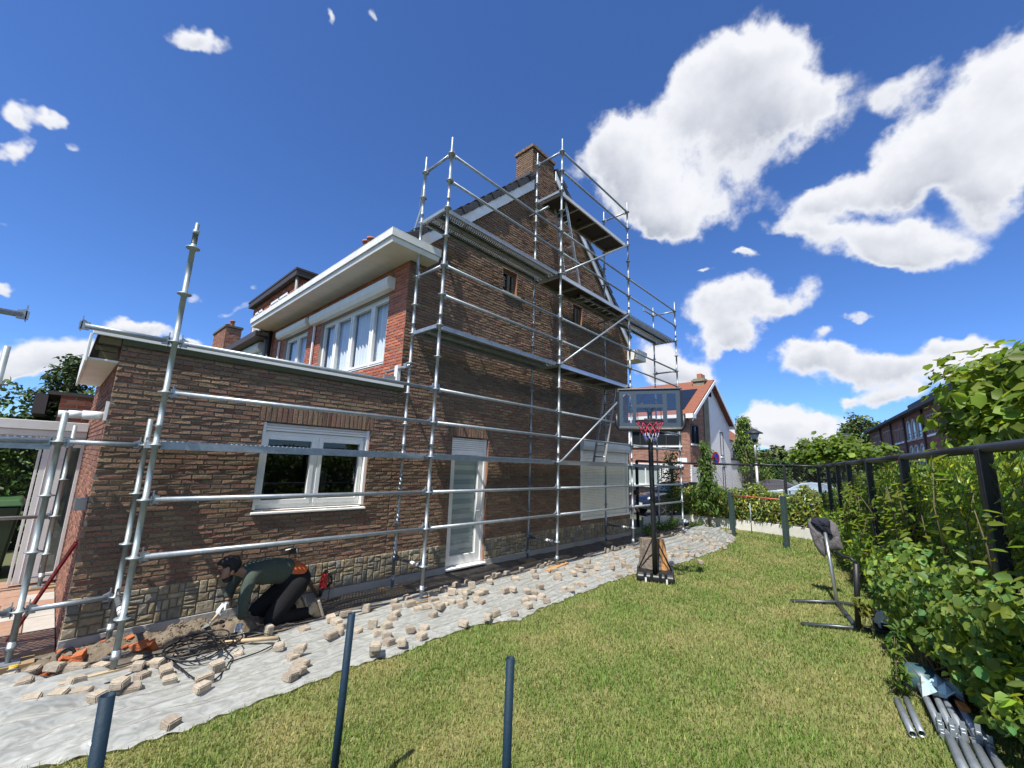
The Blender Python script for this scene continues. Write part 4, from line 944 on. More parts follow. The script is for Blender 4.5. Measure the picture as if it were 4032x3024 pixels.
# ------------------------------------------------------------------ dug soil, broken bricks, cable, stick
def soil_pile():
    xs = np.arange(-3.75, -1.35, .02); ys = np.arange(.18, 1.0, .02); X, Y = np.meshgrid(xs, ys, indexing='ij')
    H = np.zeros(X.shape)
    for (cx, cy, rx, ry, h) in ((-2.95, .72, .45, .26, .10), (-2.45, .66, .38, .24, .14), (-2.0, .56, .22, .17, .15), (-3.35, .72, .3, .26, .06), (-1.7, .38, .28, .16, .045)):
        H = np.maximum(H, h*np.clip(1-((X-cx)/rx)**2-((Y-cy)/ry)**2, 0, 1)**.6)
    r = RNG.random(X.shape); n = .022*np.sin(X*41+2*np.sin(Y*37))*np.sin(Y*47+np.sin(X*29)*2)+.016*(r-.5)+.02*np.sin(X*17+Y*23)*np.sin(X*11-Y*31)
    Z = np.where(H > .004, H+n*np.clip(H*14, 0, 1), -.03)
    idx = np.arange(X.size).reshape(X.shape); F = np.stack([idx[:-1, :-1], idx[1:, :-1], idx[1:, 1:], idx[:-1, 1:]], -1).reshape(-1, 4)
    k = (H[:-1, :-1] > 0).ravel() | (H[1:, 1:] > 0).ravel()
    o = mesh_np('soil_heap', np.stack([X, Y, Z], -1).reshape(-1, 3), F[k], None, mat('dug_soil', (.23, .185, .13), .95, noise=(16, .8, (.14, .11, .078)), bump=(70, 1.0)), org=(-2.5, .6, 0))
    tag(o, 'heap of dug up sandy soil at the foot of the stone plinth', 'soil heap')
    mb = MB()
    for i in range(900):
        x, y = random.gauss(-2.6, .5), random.gauss(.62, .17)
        if not (-3.7 < x < -1.4 and .22 < y < .98): continue
        ix = int((x+3.75)/.02); iy = int((y-.18)/.02); s = random.uniform(.003, .010)+.012*random.random()**4
        if H[ix, iy] < .004: continue
        mb.ball((x, y, Z[ix, iy]+s*.3), s, 5, 4, sc=(random.uniform(.7, 1.4), random.uniform(.6, 1.3), random.uniform(.5, 1)))
    cl = mb.build('clod', mat('dug_soil', ()), o); cl['kind'] = 'stuff'
    return lambda x, y: float(Z[min(max(int((x+3.75)/.02), 0), X.shape[0]-1), min(max(int((y-.18)/.02), 0), X.shape[1]-1)])
soilz = soil_pile()
ORM = mat('broken_clay_brick', (.46, .135, .048), .9, mul=(20, .7, 1.25), bump=(40, .9))
for i, (x, y, s, rz, lab) in enumerate([(-3.44, .50, .085, .4, 0), (-3.29, .58, .10, 1.2, 0), (-2.89, .52, .12, 2.0, 1), (-2.80, .51, .10, .6, 2), (-2.95, .69, .06, .2, 0), (-3.10, .93, .06, 1.0, 0), (-3.28, .88, .06, .3, 0), (-3.40, .89, .055, 2.2, 0), (-3.30, .45, .05, .9, 0), (-2.98, .56, .04, .3, 0), (-3.38, .60, .06, .1, 0), (-3.50, .45, .05, .1, 0)]):
    rg = random.Random(i); bm = bmesh.new(); bmesh.ops.create_cube(bm, size=1); s *= .8
    for v in bm.verts: v.co = Vector((v.co.x*s*1.6*rg.uniform(.7, 1.2), v.co.y*s*rg.uniform(.8, 1.2), v.co.z*s*.8*rg.uniform(.7, 1.2)))
    bmesh.ops.bevel(bm, geom=bm.edges[:], offset=.004, segments=1, affect='EDGES')
    me = bpy.data.meshes.new('brick_fragment'); bm.to_mesh(me); bm.free(); me.materials.append(ORM)
    o = bpy.data.objects.new('brick_fragment', me); COL.objects.link(o); o.location = (x, y, max(soilz(x, y), .02)+s*.3)
    o.rotation_euler = (rg.uniform(-.4, .4), rg.uniform(-.4, .4) if lab != 2 else 1.1, rz)
    lb = ['broken orange clay brick piece lying in the dug soil', 'large broken orange brick half with a flat cut face in the soil', 'orange brick half standing on end in the soil, dark on its shaded side'][lab]
    tag(o, lb, 'brick fragment', 'broken orange brick pieces')
def cable():
    pts = []; rg = random.Random(3)
    for i in range(9*22):
        a = 2*PI*i/22; k = i/22; rx = .30-.02*k+.06*math.sin(k*2.1); ry = .17+.04*math.sin(k*3.3+1)
        pts.append((-2.52+.05*math.sin(k*1.9)+rx*math.cos(a), .02+.06*math.sin(k*2.7)+ry*math.sin(a), .09+.012*k+.02*math.sin(a*2+k)))
    lead = [(-3.95, .66, .03), (-3.6, .45, .05), (-3.35, .22, .06), (-3.05, .16, .07), (-2.82, .14, .10)]
    tail = [(-2.3, -.28, .06), (-2.5, -.6, .05), (-2.62, -.5, .05), (-2.7, -.2, .08), (-2.75, .0, .09), (-2.95, -.06, .07), (-3.15, -.10, .05), (-3.24, -.01, .05), (-3.1, .10, .07)]
    mb = MB()
    def smooth(p, n=6):
        out = []; p = [Vector(q) for q in p]
        for i in range(len(p)-1):
            a, b, c, d = p[max(i-1, 0)], p[i], p[i+1], p[min(i+2, len(p)-1)]
            for k in range(n): t = k/n; out.append(.5*((2*b)+(c-a)*t+(2*a-5*b+4*c-d)*t*t+(3*b-a-3*c+d)*t**3))
        return out+[p[-1]]
    mb.path(smooth(lead)+pts+smooth(tail), .0062, 6)
    mb.path(smooth([(-2.2, .12, .11), (-2.0, .13, .09), (-1.84, -.12, .06), (-2.05, -.3, .06), (-2.35, -.34, .05)]), .0062, 6)
    mb.tube((-2.27, .13, .11), (-2.17, .13, .115), .022, 10)
    o = mb.build('cable', mat('black_rubber', (.008, .008, .009), .45), org=(-2.52, .02, 0)); tag(o, 'long black cable coiled in loops over the paving bricks', 'cable')
cable()
WOOD = mat('bare_wood', (.48, .37, .23), .8, noise=(18, .5, (.36, .26, .15)))
mb = MB(); mb.path([(-2.33, .09, .085), (-2.1, -.03, .085), (-1.87, -.16, .085)], .018, 10, radii=[.016, .019, .02]); tag(mb.build('wooden_stick', WOOD, org=(-2.1, -.03, 0)), 'pale round wooden tool handle lying beside the black cable', 'stick')
mb = MB(); mb.bar((-3.42, .05, .07), (-2.85, .09, .07), .045, .02); tag(mb.build('wooden_stick', WOOD, org=(-3.1, .07, 0)), 'pale flat wooden batten lying under the paving bricks at left', 'stick')
mb = MB(); mb.bar((2.62, -.14, .055), (3.42, .02, .055), .10, .024); tag(mb.build('wooden_board', mat('orange_board', (.46, .26, .10), .8, noise=(14, .5, (.36, .19, .07))), org=(3, -.06, 0)), 'short orange brown board under the second scaffold upright', 'board')
# tools against the plinth
t = thing('crowbar', 'rusty straight digging bar with a white tipped handle leaning on the plinth behind the man', 'crowbar', (-1.05, .86, .1))
mb = MB(); mb.path([(-1.40, .955, .70), (-1.25, .93, .45), (-1.04, .86, .09)], .017, 10, radii=[.012, .016, .02]); mb.build('shaft', mat('rusty_steel', (.13, .085, .05), .7, noise=(14, .6, (.22, .17, .12))), t)
mb = MB(); mb.bar((-1.45, .95, .70), (-1.36, .95, .70), .03, .055); mb.tube((-1.44, .93, .735), (-1.37, .93, .728), .013); mb.build('grip', mat('black_grip', (.012, .012, .012), .5), t)
mb = MB(); mb.tube((-1.50, .93, .725), (-1.40, .93, .735), .007); mb.tube((-1.37, .94, .728), (-1.345, .94, .672), .010); mb.build('white_tip', WHITE, t)
t = thing('power_drill', 'red and black rotary hammer drill standing bit down against the stone plinth', 'drill', (-1.0, .82, 0))
RED = mat('red_plastic', (.38, .02, .018), .4); 
mb = MB(); mb.hexa([(-1.045, .78, .20), (-.965, .78, .20), (-.965, .88, .20), (-1.045, .88, .20), (-1.02, .80, .385), (-.955, .80, .385), (-.955, .88, .385), (-1.02, .88, .385)]); mb.build('motor_housing', RED, t, bevel=.014)
mb = MB(); mb.tube((-1.015, .83, .21), (-1.03, .83, .10), .030, 12, r2=.02); mb.tube((-.985, .84, .375), (-.975, .84, .42), .035, 12, r2=.025); mb.build('chuck', BLACK, t)
mb = MB(); mb.path([(-.955, .83, .37), (-.90, .83, .33), (-.89, .83, .25), (-.955, .83, .205)], .017, 8); mb.build('handle', BLACK, t)
mb = MB(); mb.tube((-1.03, .83, .10), (-1.04, .83, .0), .007, 8); mb.build('drill_bit', GALV_OLD, t)
mb = MB(); mb.path([(-.97, .84, .40), (-.93, .78, .25), (-.96, .74, .05), (-1.05, .72, .02)], .006, 6); mb.build('power_lead', BLACK, t)

# ------------------------------------------------------------------ the kneeling man
SKIN_ = mat('skin', (.29, .155, .095), .55, bump=(80, .05))
MAN = thing('person', 'man in dark green jumper kneeling on all fours and digging beside the wall', 'person', (-1.7, .45, 0))
S = lambda *a: a
body = [((-1.53, .47, .50), .125), ((-1.72, .47, .585), .135), ((-1.93, .47, .615), .14), ((-2.06, .47, .64), .085), ((-2.145, .47, .66), .055), ((-2.20, .47, .665), .06), ((-2.245, .47, .705), .088), ((-2.265, .47, .64), .072), ((-2.235, .47, .59), .045),
        ((-2.06, .30, .60), .06), ((-2.105, .27, .39), .046), ((-2.09, .31, .19), .034), ((-2.06, .64, .60), .06), ((-2.11, .70, .44), .046), ((-2.155, .655, .30), .034),
        ((-1.53, .37, .47), .10), ((-1.755, .37, .10), .06), ((-1.36, .40, .085), .045), ((-1.53, .57, .47), .10), ((-1.84, .60, .16), .06), ((-1.43, .60, .08), .045)]
be = [(0, 1), (1, 2), (2, 3), (3, 4), (4, 5), (5, 6), (6, 7), (7, 8), (2, 9), (9, 10), (10, 11), (2, 12), (12, 13), (13, 14), (0, 15), (15, 16), (16, 17), (0, 18), (18, 19), (19, 20)]
skin('body', [(p, r*(.38 if i in (0, 1, 15, 18) else .6 if i == 2 else .8)) if i not in (3, 4, 5, 6, 7, 8) else (p, r*.93) for i, (p, r) in enumerate(body)], be, SKIN_, MAN)
# face: nose, brow, eyes, mouth, beard, ear
mb = MB(); mb.lathe((-2.305, .47, .635), (-.9, 0, -.35), [(0, .018), (.02, .014), (.036, .006)], 8); mb.build('nose', SKIN_, MAN)
mb = MB()
for y in (.437, .503): mb.ball((-2.316, y, .662), .009, 8, 6)
mb.build('eyes', mat('eye_dark', (.02, .015, .012), .3), MAN)
mb = MB(); mb.ball((-2.22, .385, .665), .026, 8, 6, sc=(.7, .4, 1)); mb.ball((-2.22, .555, .665), .026, 8, 6, sc=(.7, .4, 1)); mb.build('ear', SKIN_, MAN)
HAIRM = mat('black_hair', (.010, .009, .009), .6, bump=(120, .8))
def lump(c, r, sc, name, m, parent, amp=.06, freq=30, keep=None):
    mb = MB(); mb.ball(c, r, 28, 18, sc=sc); vs = []
    for v in mb.v:
        d = Vector(v)-Vector(c); f = 1+amp*math.sin(d.x*freq+1)*math.sin(d.y*freq*1.2+2)*math.sin(d.z*freq*1.1); p = Vector(c)+d*f
        vs.append(tuple(p) if keep is None or keep(p) else tuple(Vector(c)+d*.55))
    mb.v = vs; return mb.build(name, m, parent)
lump((-2.238, .47, .728), .118, (.98, .84, .85), 'hair', HAIRM, MAN, .10, 55, keep=lambda p: not (p.x < -2.245 and p.z < .745))
lump((-2.235, .47, .592), .058, (.85, .95, .8), 'beard', HAIRM, MAN, .08, 60)
SHIRT = mat('dark_green_knit', (.044, .060, .046), .9, mul=(60, .8, 1.25), bump=(18, .5))
skin('jumper', [((-1.535, .47, .555), (.135, .165)), ((-1.72, .47, .60), (.125, .155)), ((-1.93, .47, .625), (.125, .165)), ((-2.06, .47, .645), (.095, .12)), ((-2.12, .47, .655), .065),
      ((-2.07, .29, .60), .078), ((-2.115, .255, .39), .060), ((-2.092, .305, .185), .050), ((-2.07, .65, .60), .078), ((-2.12, .71, .44), .060), ((-2.15, .665, .32), .048)],
     [(0, 1), (1, 2), (2, 3), (3, 4), (2, 5), (5, 6), (6, 7), (2, 8), (8, 9), (9, 10)], SHIRT, MAN)
blob('underwear', [((-1.56, .47, .55), .118, (-1.515, .47, .525), .132)], mat('orange_cloth', (.50, .10, .02), .8), MAN)
PANTS = mat('black_work_trousers', (.011, .011, .012), .9, bump=(14, .3), spec=.2)
blob('trousers', [((-1.58, .47, .485), .135, (-1.49, .47, .465), .148), ((-1.53, .41, .44), .13, (-1.53, .53, .44), .13), ((-1.535, .39, .42), .132, (-1.755, .365, .125), .088), ((-1.765, .365, .10), .082, (-1.36, .39, .085), .062),
      ((-1.54, .55, .42), .13, (-1.85, .605, .17), .088), ((-1.86, .605, .16), .084, (-1.45, .60, .09), .062)], PANTS, MAN)
SHOE = mat('tan_boot', (.42, .30, .16), .8, noise=(18, .6, (.52, .44, .33)))
for y, dx in ((.385, 0), (.60, -.09)):
    s_ = blob('boot', [((-1.385+dx, y, .085), .058, (-1.30+dx, y, .10), .052), ((-1.30+dx, y, .145), .046, (-1.255+dx, y, .05), .046), ((-1.255+dx, y, .05), .044, (-1.225+dx, y, .032), .036)], SHOE, MAN, .009, 3)
    mb = MB(); mb.hexa([(-1.275+dx, y-.046, .205), (-1.275+dx, y+.046, .205), (-1.245+dx, y+.046, .215), (-1.245+dx, y-.046, .215), (-1.195+dx, y-.048, .004), (-1.195+dx, y+.048, .004), (-1.165+dx, y+.048, .012), (-1.165+dx, y-.048, .012)]); mb.build('sole', mat('pale_sole', (.50, .43, .33), .85, noise=(30, .6, (.30, .25, .19))), s_, bevel=.012)
def hand(name, wrist, d, up, spread, curl, m, s=1.0):
    """palm, four fingers of unequal length and a side thumb; grows from the wrist along d, palm facing -up"""
    wrist, d, up = Vector(wrist), Vector(d).normalized(), Vector(up).normalized(); side = d.cross(up).normalized(); up = side.cross(d)
    pts = [(wrist, .024*s), (wrist+d*.045*s, (.030*s, .017*s))]; ed = [(0, 1)]
    for i, (off, ln) in enumerate(((-.030, .072), (-.010, .082), (.011, .078), (.030, .062))):
        b = wrist+d*.075*s+side*off*s; c0 = curl*.55; c1 = curl*1.2
        p1 = b+(d*math.cos(c0)-up*math.sin(c0))*ln*.5*s; p2 = p1+(d*math.cos(c1)-up*math.sin(c1))*ln*.5*s
        n = len(pts); pts += [(b, .0115*s), (p1, .0098*s), (p2, .0085*s)]; ed += [(1, n), (n, n+1), (n+1, n+2)]
    n = len(pts); b = wrist+d*.03*s-side*.028*s
    pts += [(b, .014*s), (b+(d*.6-side*.8-up*.3).normalized()*.034*s, .0115*s), (b+(d*.75-side*.7-up*.7).normalized()*.062*s, .0095*s)]; ed += [(0, n), (n, n+1), (n+1, n+2)]
    return skin(name, pts, ed, m, MAN, 2)
GLOVE = mat('pale_work_glove', (.52, .56, .58), .8, noise=(30, .4, (.34, .36, .37)))
hand('glove', (-2.092, .31, .165), (-.35, .06, -.9), (-.9, 0, .35), 1, .5, GLOVE, 1.1)
hand('glove', (-2.16, .65, .285), (-.75, -.25, -.45), (-.5, .1, .8), 1, 1.25, GLOVE, 1.1)
t = thing('trowel', 'pointed trowel with a wooden handle held by the kneeling man', 'trowel', (-2.32, .57, .12))
mb = MB(); mb.tube((-2.215, .605, .235), (-2.30, .565, .155), .014, 10, r2=.011); mb.build('handle', WOOD, t)
mb = MB(); mb.tube((-2.30, .565, .155), (-2.325, .555, .13), .006, 8); mb.add([(-2.325, .60, .135), (-2.325, .51, .135), (-2.45, .54, .085), (-2.325, .60, .130), (-2.325, .51, .130), (-2.45, .54, .080)], [(0, 1, 2), (5, 4, 3), (0, 2, 5, 3), (1, 0, 3, 4), (2, 1, 4, 5)]); mb.build('blade', GALV_OLD, t)
# ------------------------------------------------------------------ second person, crouching beyond the far corner
P2 = thing('person', 'person in a lavender shirt and dark trousers bending behind the far house corner', 'person', (8.22, 1.25, 0))
ox, oy = 8.20, 1.20
skin('body', [((ox, oy+.10, .72), .11), ((ox+.02, oy-.02, .98), .12), ((ox+.05, oy-.16, 1.12), .06), ((ox+.07, oy-.24, 1.17), .085), ((ox-.08, oy+.1, .40), .07), ((ox-.08, oy+.12, .08), .05), ((ox+.1, oy+.1, .40), .07), ((ox+.1, oy+.12, .08), .05), ((ox-.16, oy-.12, .86), .045), ((ox-.17, oy-.26, .62), .035), ((ox+.2, oy-.1, .86), .045), ((ox+.2, oy-.26, .62), .035)],
     [(0, 1), (1, 2), (2, 3), (0, 4), (4, 5), (0, 6), (6, 7), (1, 8), (8, 9), (1, 10), (10, 11)], SKIN_, P2)
skin('shirt', [((ox, oy+.08, .74), (.14, .17)), ((ox+.02, oy-.02, .97), (.14, .18)), ((ox+.04, oy-.11, 1.06), .08), ((ox-.17, oy-.08, .88), .07), ((ox-.19, oy-.18, .74), .058), ((ox+.21, oy-.08, .88), .07), ((ox+.21, oy-.18, .74), .058)], [(0, 1), (1, 2), (1, 3), (3, 4), (1, 5), (5, 6)], mat('lavender_cloth', (.34, .29, .46), .85), P2)
skin('trousers', [((ox, oy+.10, .68), (.135, .165)), ((ox-.08, oy+.1, .40), .095), ((ox-.08, oy+.12, .10), .075), ((ox+.1, oy+.1, .40), .095), ((ox+.1, oy+.12, .10), .075)], [(0, 1), (1, 2), (0, 3), (3, 4)], mat('dark_blue_trousers', (.012, .014, .024), .85), P2)
lump((ox+.07, oy-.235, 1.20), .098, (.9, 1, .8), 'hair', HAIRM, P2, .05, 50)
for x in (-.08, .1):
    skin('shoe', [((ox+x, oy+.12, .05), .045), ((ox+x, oy+.0, .04), .04)], [(0, 1)], BLACK, P2, 2)

# ------------------------------------------------------------------ terrace, sunroom and shed at the left end of the house
SANDST = mat('red_sandstone', (.36, .20, .13), .85, noise=(3.5, .7, (.30, .22, .16)), bump=(30, .4), mul=(9, .8, 1.15))
mb = MB(); ys = [1.12, 1.80, 2.36, 2.56, 2.78, 3.1, 3.5, 3.95, 4.5]
for k in range(len(ys)-1):
    w_ = (.52, .40, .30, .34, .45, .5, .5, .5)[k]; x1 = -3.425; i = 0
    while x1 > -7:
        x0 = max(x1-w_*(.6 if i == 0 and k % 2 else 1), -7.2); mi = 1 if k in (2, 3) else random.choice([0, 0, 0, 1])
        mb.hexa([(x0+.006, ys[k]+.006, -.12), (x1-.006, ys[k]+.006, -.12), (x1-.006, ys[k+1]-.006, -.12), (x0+.006, ys[k+1]-.006, -.12)]+[(x, y, .028+random.uniform(-.002, .003)) for x, y in ((x0+.006, ys[k]+.006), (x1-.006, ys[k]+.006), (x1-.006, ys[k+1]-.006), (x0+.006, ys[k+1]-.006))], mi); x1 = x0; i += 1
mb.box(-7.2, -3.43, 1.14, 4.48, -.12, .015, 2)
struct(mb.build('terrace', [SANDST, mat('pale_paving', (.44, .41, .36), .9, noise=(5, .6, (.30, .27, .23))), mat('dark_joint', ())]))
SUN = thing('sunroom', 'white framed glazed sunroom at the left end of the brick annex', 'sunroom', (-3.8, 4.1, .03))
mb = MB(); y0, y1 = 4.08, 4.15
for (a, b, c, d) in ((-3.885, -3.855, -3.915, -3.885), (-3.84, -3.615, -3.872, -3.648), (-3.465, -3.425, -3.475, -3.425)): mb.hexa([(a, y0, .06), (b, y0, .06), (b, y1, .06), (a, y1, .06), (a, y0, 2.0), (b, y0, 2.0), (b, y1, 2.0), (a, y1, 2.0)])
mb.box(-3.614, -3.466, y0, y1, .06, .17); mb.box(-3.614, -3.466, y0, y1, 1.93, 2.0)
for x in (-3.70, -3.775): mb.box(x-.004, x+.004, y0-.006, y0, .08, 1.98)
fr = mb.build('door_frame', WHITE, SUN, bevel=.006)
mb = MB(); mb.add([(-3.62, 4.11, .16), (-3.46, 4.11, .16), (-3.46, 4.11, 1.94), (-3.62, 4.11, 1.94)], [(0, 1, 2, 3)]); mb.build('pane', glass_mat('greenish_glass', a=.6), fr)
mb = MB(); mb.box(-3.66, -3.44, 4.6, 4.62, .05, 2.0); mb.build('room_lining', mat('teal_interior', (.16, .22, .21), .8, noise=(3, .6, (.26, .28, .27))), SUN)
mb = MB(); mb.box(-4.40, -3.43, 4.0, 4.19, 2.17, 2.30); mb.box(-4.36, -3.43, 4.03, 4.18, 2.08, 2.168); mb.box(-4.3, -3.43, 4.06, 4.17, 2.0, 2.078); mb.build('header_beam', WHITE_DIRTY, SUN, bevel=.006)
mb = MB(); mb.box(-4.36, -3.43, 4.19, 5.4, 2.2, 2.26); mb.build('roof', WHITE_DIRTY, SUN)
SHED = thing('garden_shed', 'small red brick outbuilding with a dark flat roof behind the sunroom', 'shed', (-3.5, 6, 0))
mb = MB(); brick_wall(lambda u, z, d: (u, 6.0-d, z), lambda a, b: [(-3.80, -2.6)], 1.9, 2.84, PAL_RED, LB=.21, HB=.06, J=.014, mb=mb); mb.box(-3.79, -2.6, 6.02, 8, 0, 2.83, 1); mb.build('wall', [REDBRICKM, LMORTAR], SHED)
mb = MB(); mb.box(-3.97, -2.4, 5.9, 8.1, 2.85, 2.91); mb.box(-3.95, -4.11, 5.93, 8.05, 2.5, 2.849); mb.build('roof', mat('dark_brown_fascia', ()), SHED)
BIN = thing('wheelie_bin', 'green plastic wheelie bin standing left of the sunroom', 'bin', (-4.3, 5.2, 0))
mb = MB(); mb.hexa([(-4.58, 4.95, .08), (-4.0, 4.95, .08), (-4.0, 5.5, .08), (-4.58, 5.5, .08), (-4.65, 4.88, 1.02), (-3.93, 4.88, 1.02), (-3.93, 5.6, 1.02), (-4.65, 5.6, 1.02)]); mb.build('body', mat('bin_green', (.020, .045, .018), .45), BIN, bevel=.03)
mb = MB(); mb.hexa([(-4.68, 4.85, 1.03), (-3.9, 4.85, 1.03), (-3.9, 5.63, 1.03), (-4.68, 5.63, 1.03), (-4.62, 4.9, 1.13), (-3.96, 4.9, 1.13), (-3.96, 5.6, 1.15), (-4.62, 5.6, 1.15)]); mb.build('lid', mat('bin_lid_green', (.04, .10, .035), .4), BIN, bevel=.02)
for x in (-4.55, -4.03): mb = MB(); mb.tube((x-.03, 5.5, .1), (x+.03, 5.5, .1), .1, 14); mb.build('wheel', BLACK, BIN)
t = thing('spirit_level', 'long red bar with a small green band leaning against the annex corner', 'level', (-3.6, 1.35, .03))
p0, p1 = Vector((-3.75, 1.60, .03)), Vector((-3.443, 1.06, 1.005)); mb = MB(); mb.bar(p0, p1, .022, .03); mb.build('bar', mat('red_paint', (.33, .014, .018), .4), t)
mb = MB(); a = p0.lerp(p1, .30); mb.bar(a, p0.lerp(p1, .335), .024, .032); mb.build('vial_band', mat('lime', (.35, .55, .08), .4), t)
mb = MB(); mb.tube((-3.68, .80, .03), (-3.68, .80, .052), .04, 18); mb.tube((-3.68, .80, .052), (-3.68, .80, .058), .03, 18); tag(mb.build('yellow_cap', mat('yellow_plastic', (.62, .46, .03), .45), org=(-3.68, .8, .03)), 'round yellow plastic cap lying at the foot of the left upright', 'cap')
mb = MB(); pr = [(-3.37+.05*math.cos(a), .66+.02*math.sin(a), .09+.05*math.sin(a)) for a in np.linspace(0, 2*PI, 20)]; mb.path(pr, .013, 8); tag(mb.build('rubber_ring', mat('black_rubber', ()), org=(-3.37, .66, .04)), 'black rubber pipe ring lying among the orange brick pieces', 'ring')

# ------------------------------------------------------------------ basketball hoop and log
HOOP = thing('basketball_hoop', 'portable basketball hoop with black pole and clear backboard on the lawn', 'basketball hoop', (3.74, -1.64, 0))
fx = Vector((-.909, -.417, 0)); rx = Vector((.417, -.909, 0)); UP = Vector((0, 0, 1))    # towards the court, to the right as seen from the court
B0 = Vector((3.742, -1.644, 0)); Q = lambda a, b, z: B0+rx*a+fx*b+UP*z
mb = MB()
pr = [(-.17, .02), (-.17, .10), (-.10, .16), (.30, .19), (.36, .12), (.36, .02)]
def prism(mb, prof, a0, a1, ta=0.0, mi=0):   # profile in (b, z), swept along a
    k = len(prof); vs = [Q(a0+ta, -b, z) for b, z in prof]+[Q(a1-ta, -b, z) for b, z in prof]
    mb.add(vs, [tuple(range(k)), tuple(range(2*k-1, k-1, -1))]+[((i+1) % k, i, k+i, k+(i+1) % k) for i in range(k)], mi)
prism(mb, pr, -.31, .31)
base = mb.build('base_tank', BLACK, HOOP, bevel=.025)
for a in (-.17, -.06, .08, .17):
    mb = MB(); mb.hexa([Q(a-.028, .172, .02), Q(a+.028, .172, .02), Q(a+.028, .10, .02), Q(a-.028, .10, .02), Q(a-.022, .185, .17), Q(a+.022, .185, .17), Q(a+.022, .08, .18), Q(a-.022, .08, .18)]); mb.build('rib', BLACK, base, bevel=.008)
for a in (-.155, .185): mb = MB(); mb.hexa([Q(a-.014, .186, .0), Q(a+.014, .186, .0), Q(a+.014, .18, .0), Q(a-.014, .18, .0), Q(a-.014, .192, .085), Q(a+.014, .192, .085), Q(a+.014, .186, .085), Q(a-.014, .186, .085)]); mb.build('white_label', WHITE, base)
mb = MB(); mb.path([Q(0, .10, .05), Q(-.004, .11, .9), Q(-.012, .12, 1.6), Q(-.02, .13, 2.35), Q(-.02, .13, 2.95)], .043, 16)
for z in (.8, 1.0, 1.55, 1.62): mb.ball(Q(.035, .13, z), .012, 8, 6)
mb.build('pole', BLACK, HOOP)
for a in (-.27, .27): mb = MB(); mb.tube(Q(0, .1, .78), Q(a, -.08, .18), .012, 8); mb.build('brace_rod', BLACKM, HOOP)
bz0, bz1, bw = 2.60, 3.32, .545; bb = .50
BQ = lambda a, z, b=0: Q(a-.025, bb+b, z)
mb = MB()
def bframe(mb, a0, a1, z0, z1, w, b0, b1, mi=0):
    P_ = lambda a, z, d: BQ(a, z, d)
    mb.fbox(P_, a0, a1, z0, z0+w, b0, b1, mi); mb.fbox(P_, a0, a1, z1-w, z1, b0, b1, mi); mb.fbox(P_, a0, a0+w, z0+w, z1-w, b0, b1, mi); mb.fbox(P_, a1-w, a1, z0+w, z1-w, b0, b1, mi)
bframe(mb, -bw, bw, bz0, bz1, .034, -.02, .022); board = mb.build('backboard_frame', BLACK, HOOP, bevel=.01)
mb = MB(); P_ = lambda a, z, d: BQ(a, z, d)
mb.add([P_(-bw+.03, bz0+.03, 0), P_(bw-.03, bz0+.03, 0), P_(bw-.03, bz1-.03, 0), P_(-bw+.03, bz1-.03, 0)], [(0, 1, 2, 3)]); mb.build('clear_panel', glass_mat('acrylic', a=.86), board)
NAVYB = mat('board_print', (.045, .065, .085), .4)
mb = MB(); bframe(mb, -bw+.032, bw-.032, bz0+.032, bz1-.032, .07, .0045, .008)
mb.fbox(P_, -.285, -.215, bz0+.1, bz1-.1, .0045, .008); mb.fbox(P_, .225, .295, bz0+.1, bz1-.1, .0045, .008)
mb.fbox(P_, -.215, .225, 2.975, 3.035, .0045, .008); mb.fbox(P_, -.215, .225, 2.66, 2.70, .0045, .008); mb.build('printed_border', NAVYB, board)
mb = MB(); bframe(mb, -.20, .20, 2.72, 2.955, .012, .0045, .009); mb.build('target_square', BLACK, board)
mb = MB()
mb.path([BQ(-bw-.012, 2.86, .005), BQ(-bw-.015, 2.66, .005), BQ(-bw+.03, 2.59, .005), BQ(0, 2.585, .005), BQ(bw-.03, 2.59, .005), BQ(bw+.015, 2.66, .005), BQ(bw+.012, 2.86, .005)], .034, 10); mb.build('edge_padding', BLACK, board)
for s in (-.12, .12): mb = MB(); mb.bar(Q(-.02, .13, 2.35), BQ(s, 2.72, -.02), .03, .04); mb.bar(Q(-.02, .13, 2.9), BQ(s, 3.05, -.02), .03, .04); mb.build('support_arm', BLACKM, HOOP)
RC = BQ(.0, 2.70, .30); rr = .225; mb = MB()
mb.path([RC+(rx*math.cos(t)+fx*math.sin(t))*rr for t in np.linspace(0, 2*PI, 41)], .009, 8); mb.bar(BQ(-.08, 2.69, .0), RC-fx*(rr-.02)-rx*.06, .03, .02); mb.bar(BQ(.08, 2.69, .0), RC-fx*(rr-.02)+rx*.06, .03, .02); mb.fbox(P_, -.09, .09, 2.66, 2.78, .009, .03)
rim = mb.build('rim', BLACKM, HOOP)
nets = {'red': MB(), 'white': MB(), 'blue': MB()}
for i in range(12):
    for s in (-1, 1):
        pts = []
        for k in range(9):
            f = k/8; th = 2*PI*i/12+s*f*1.05; r_ = rr*(1-.62*f**.8); sag = .33*f
            pts.append(RC+(rx*(math.cos(th)*r_+.02*f)+fx*math.sin(th)*r_)-UP*(sag+.01*math.sin(i*2.3+k)))
        nets['red'].path(pts[:6], .0052, 5); nets['white' if i % 2 else 'blue'].path(pts[5:], .0052, 5)
for nm, c in (('red', (.50, .05, .09)), ('white', (.65, .62, .66)), ('blue', (.13, .18, .48))): nets[nm].build('net_cord', mat('net_'+nm, c, .8), rim)
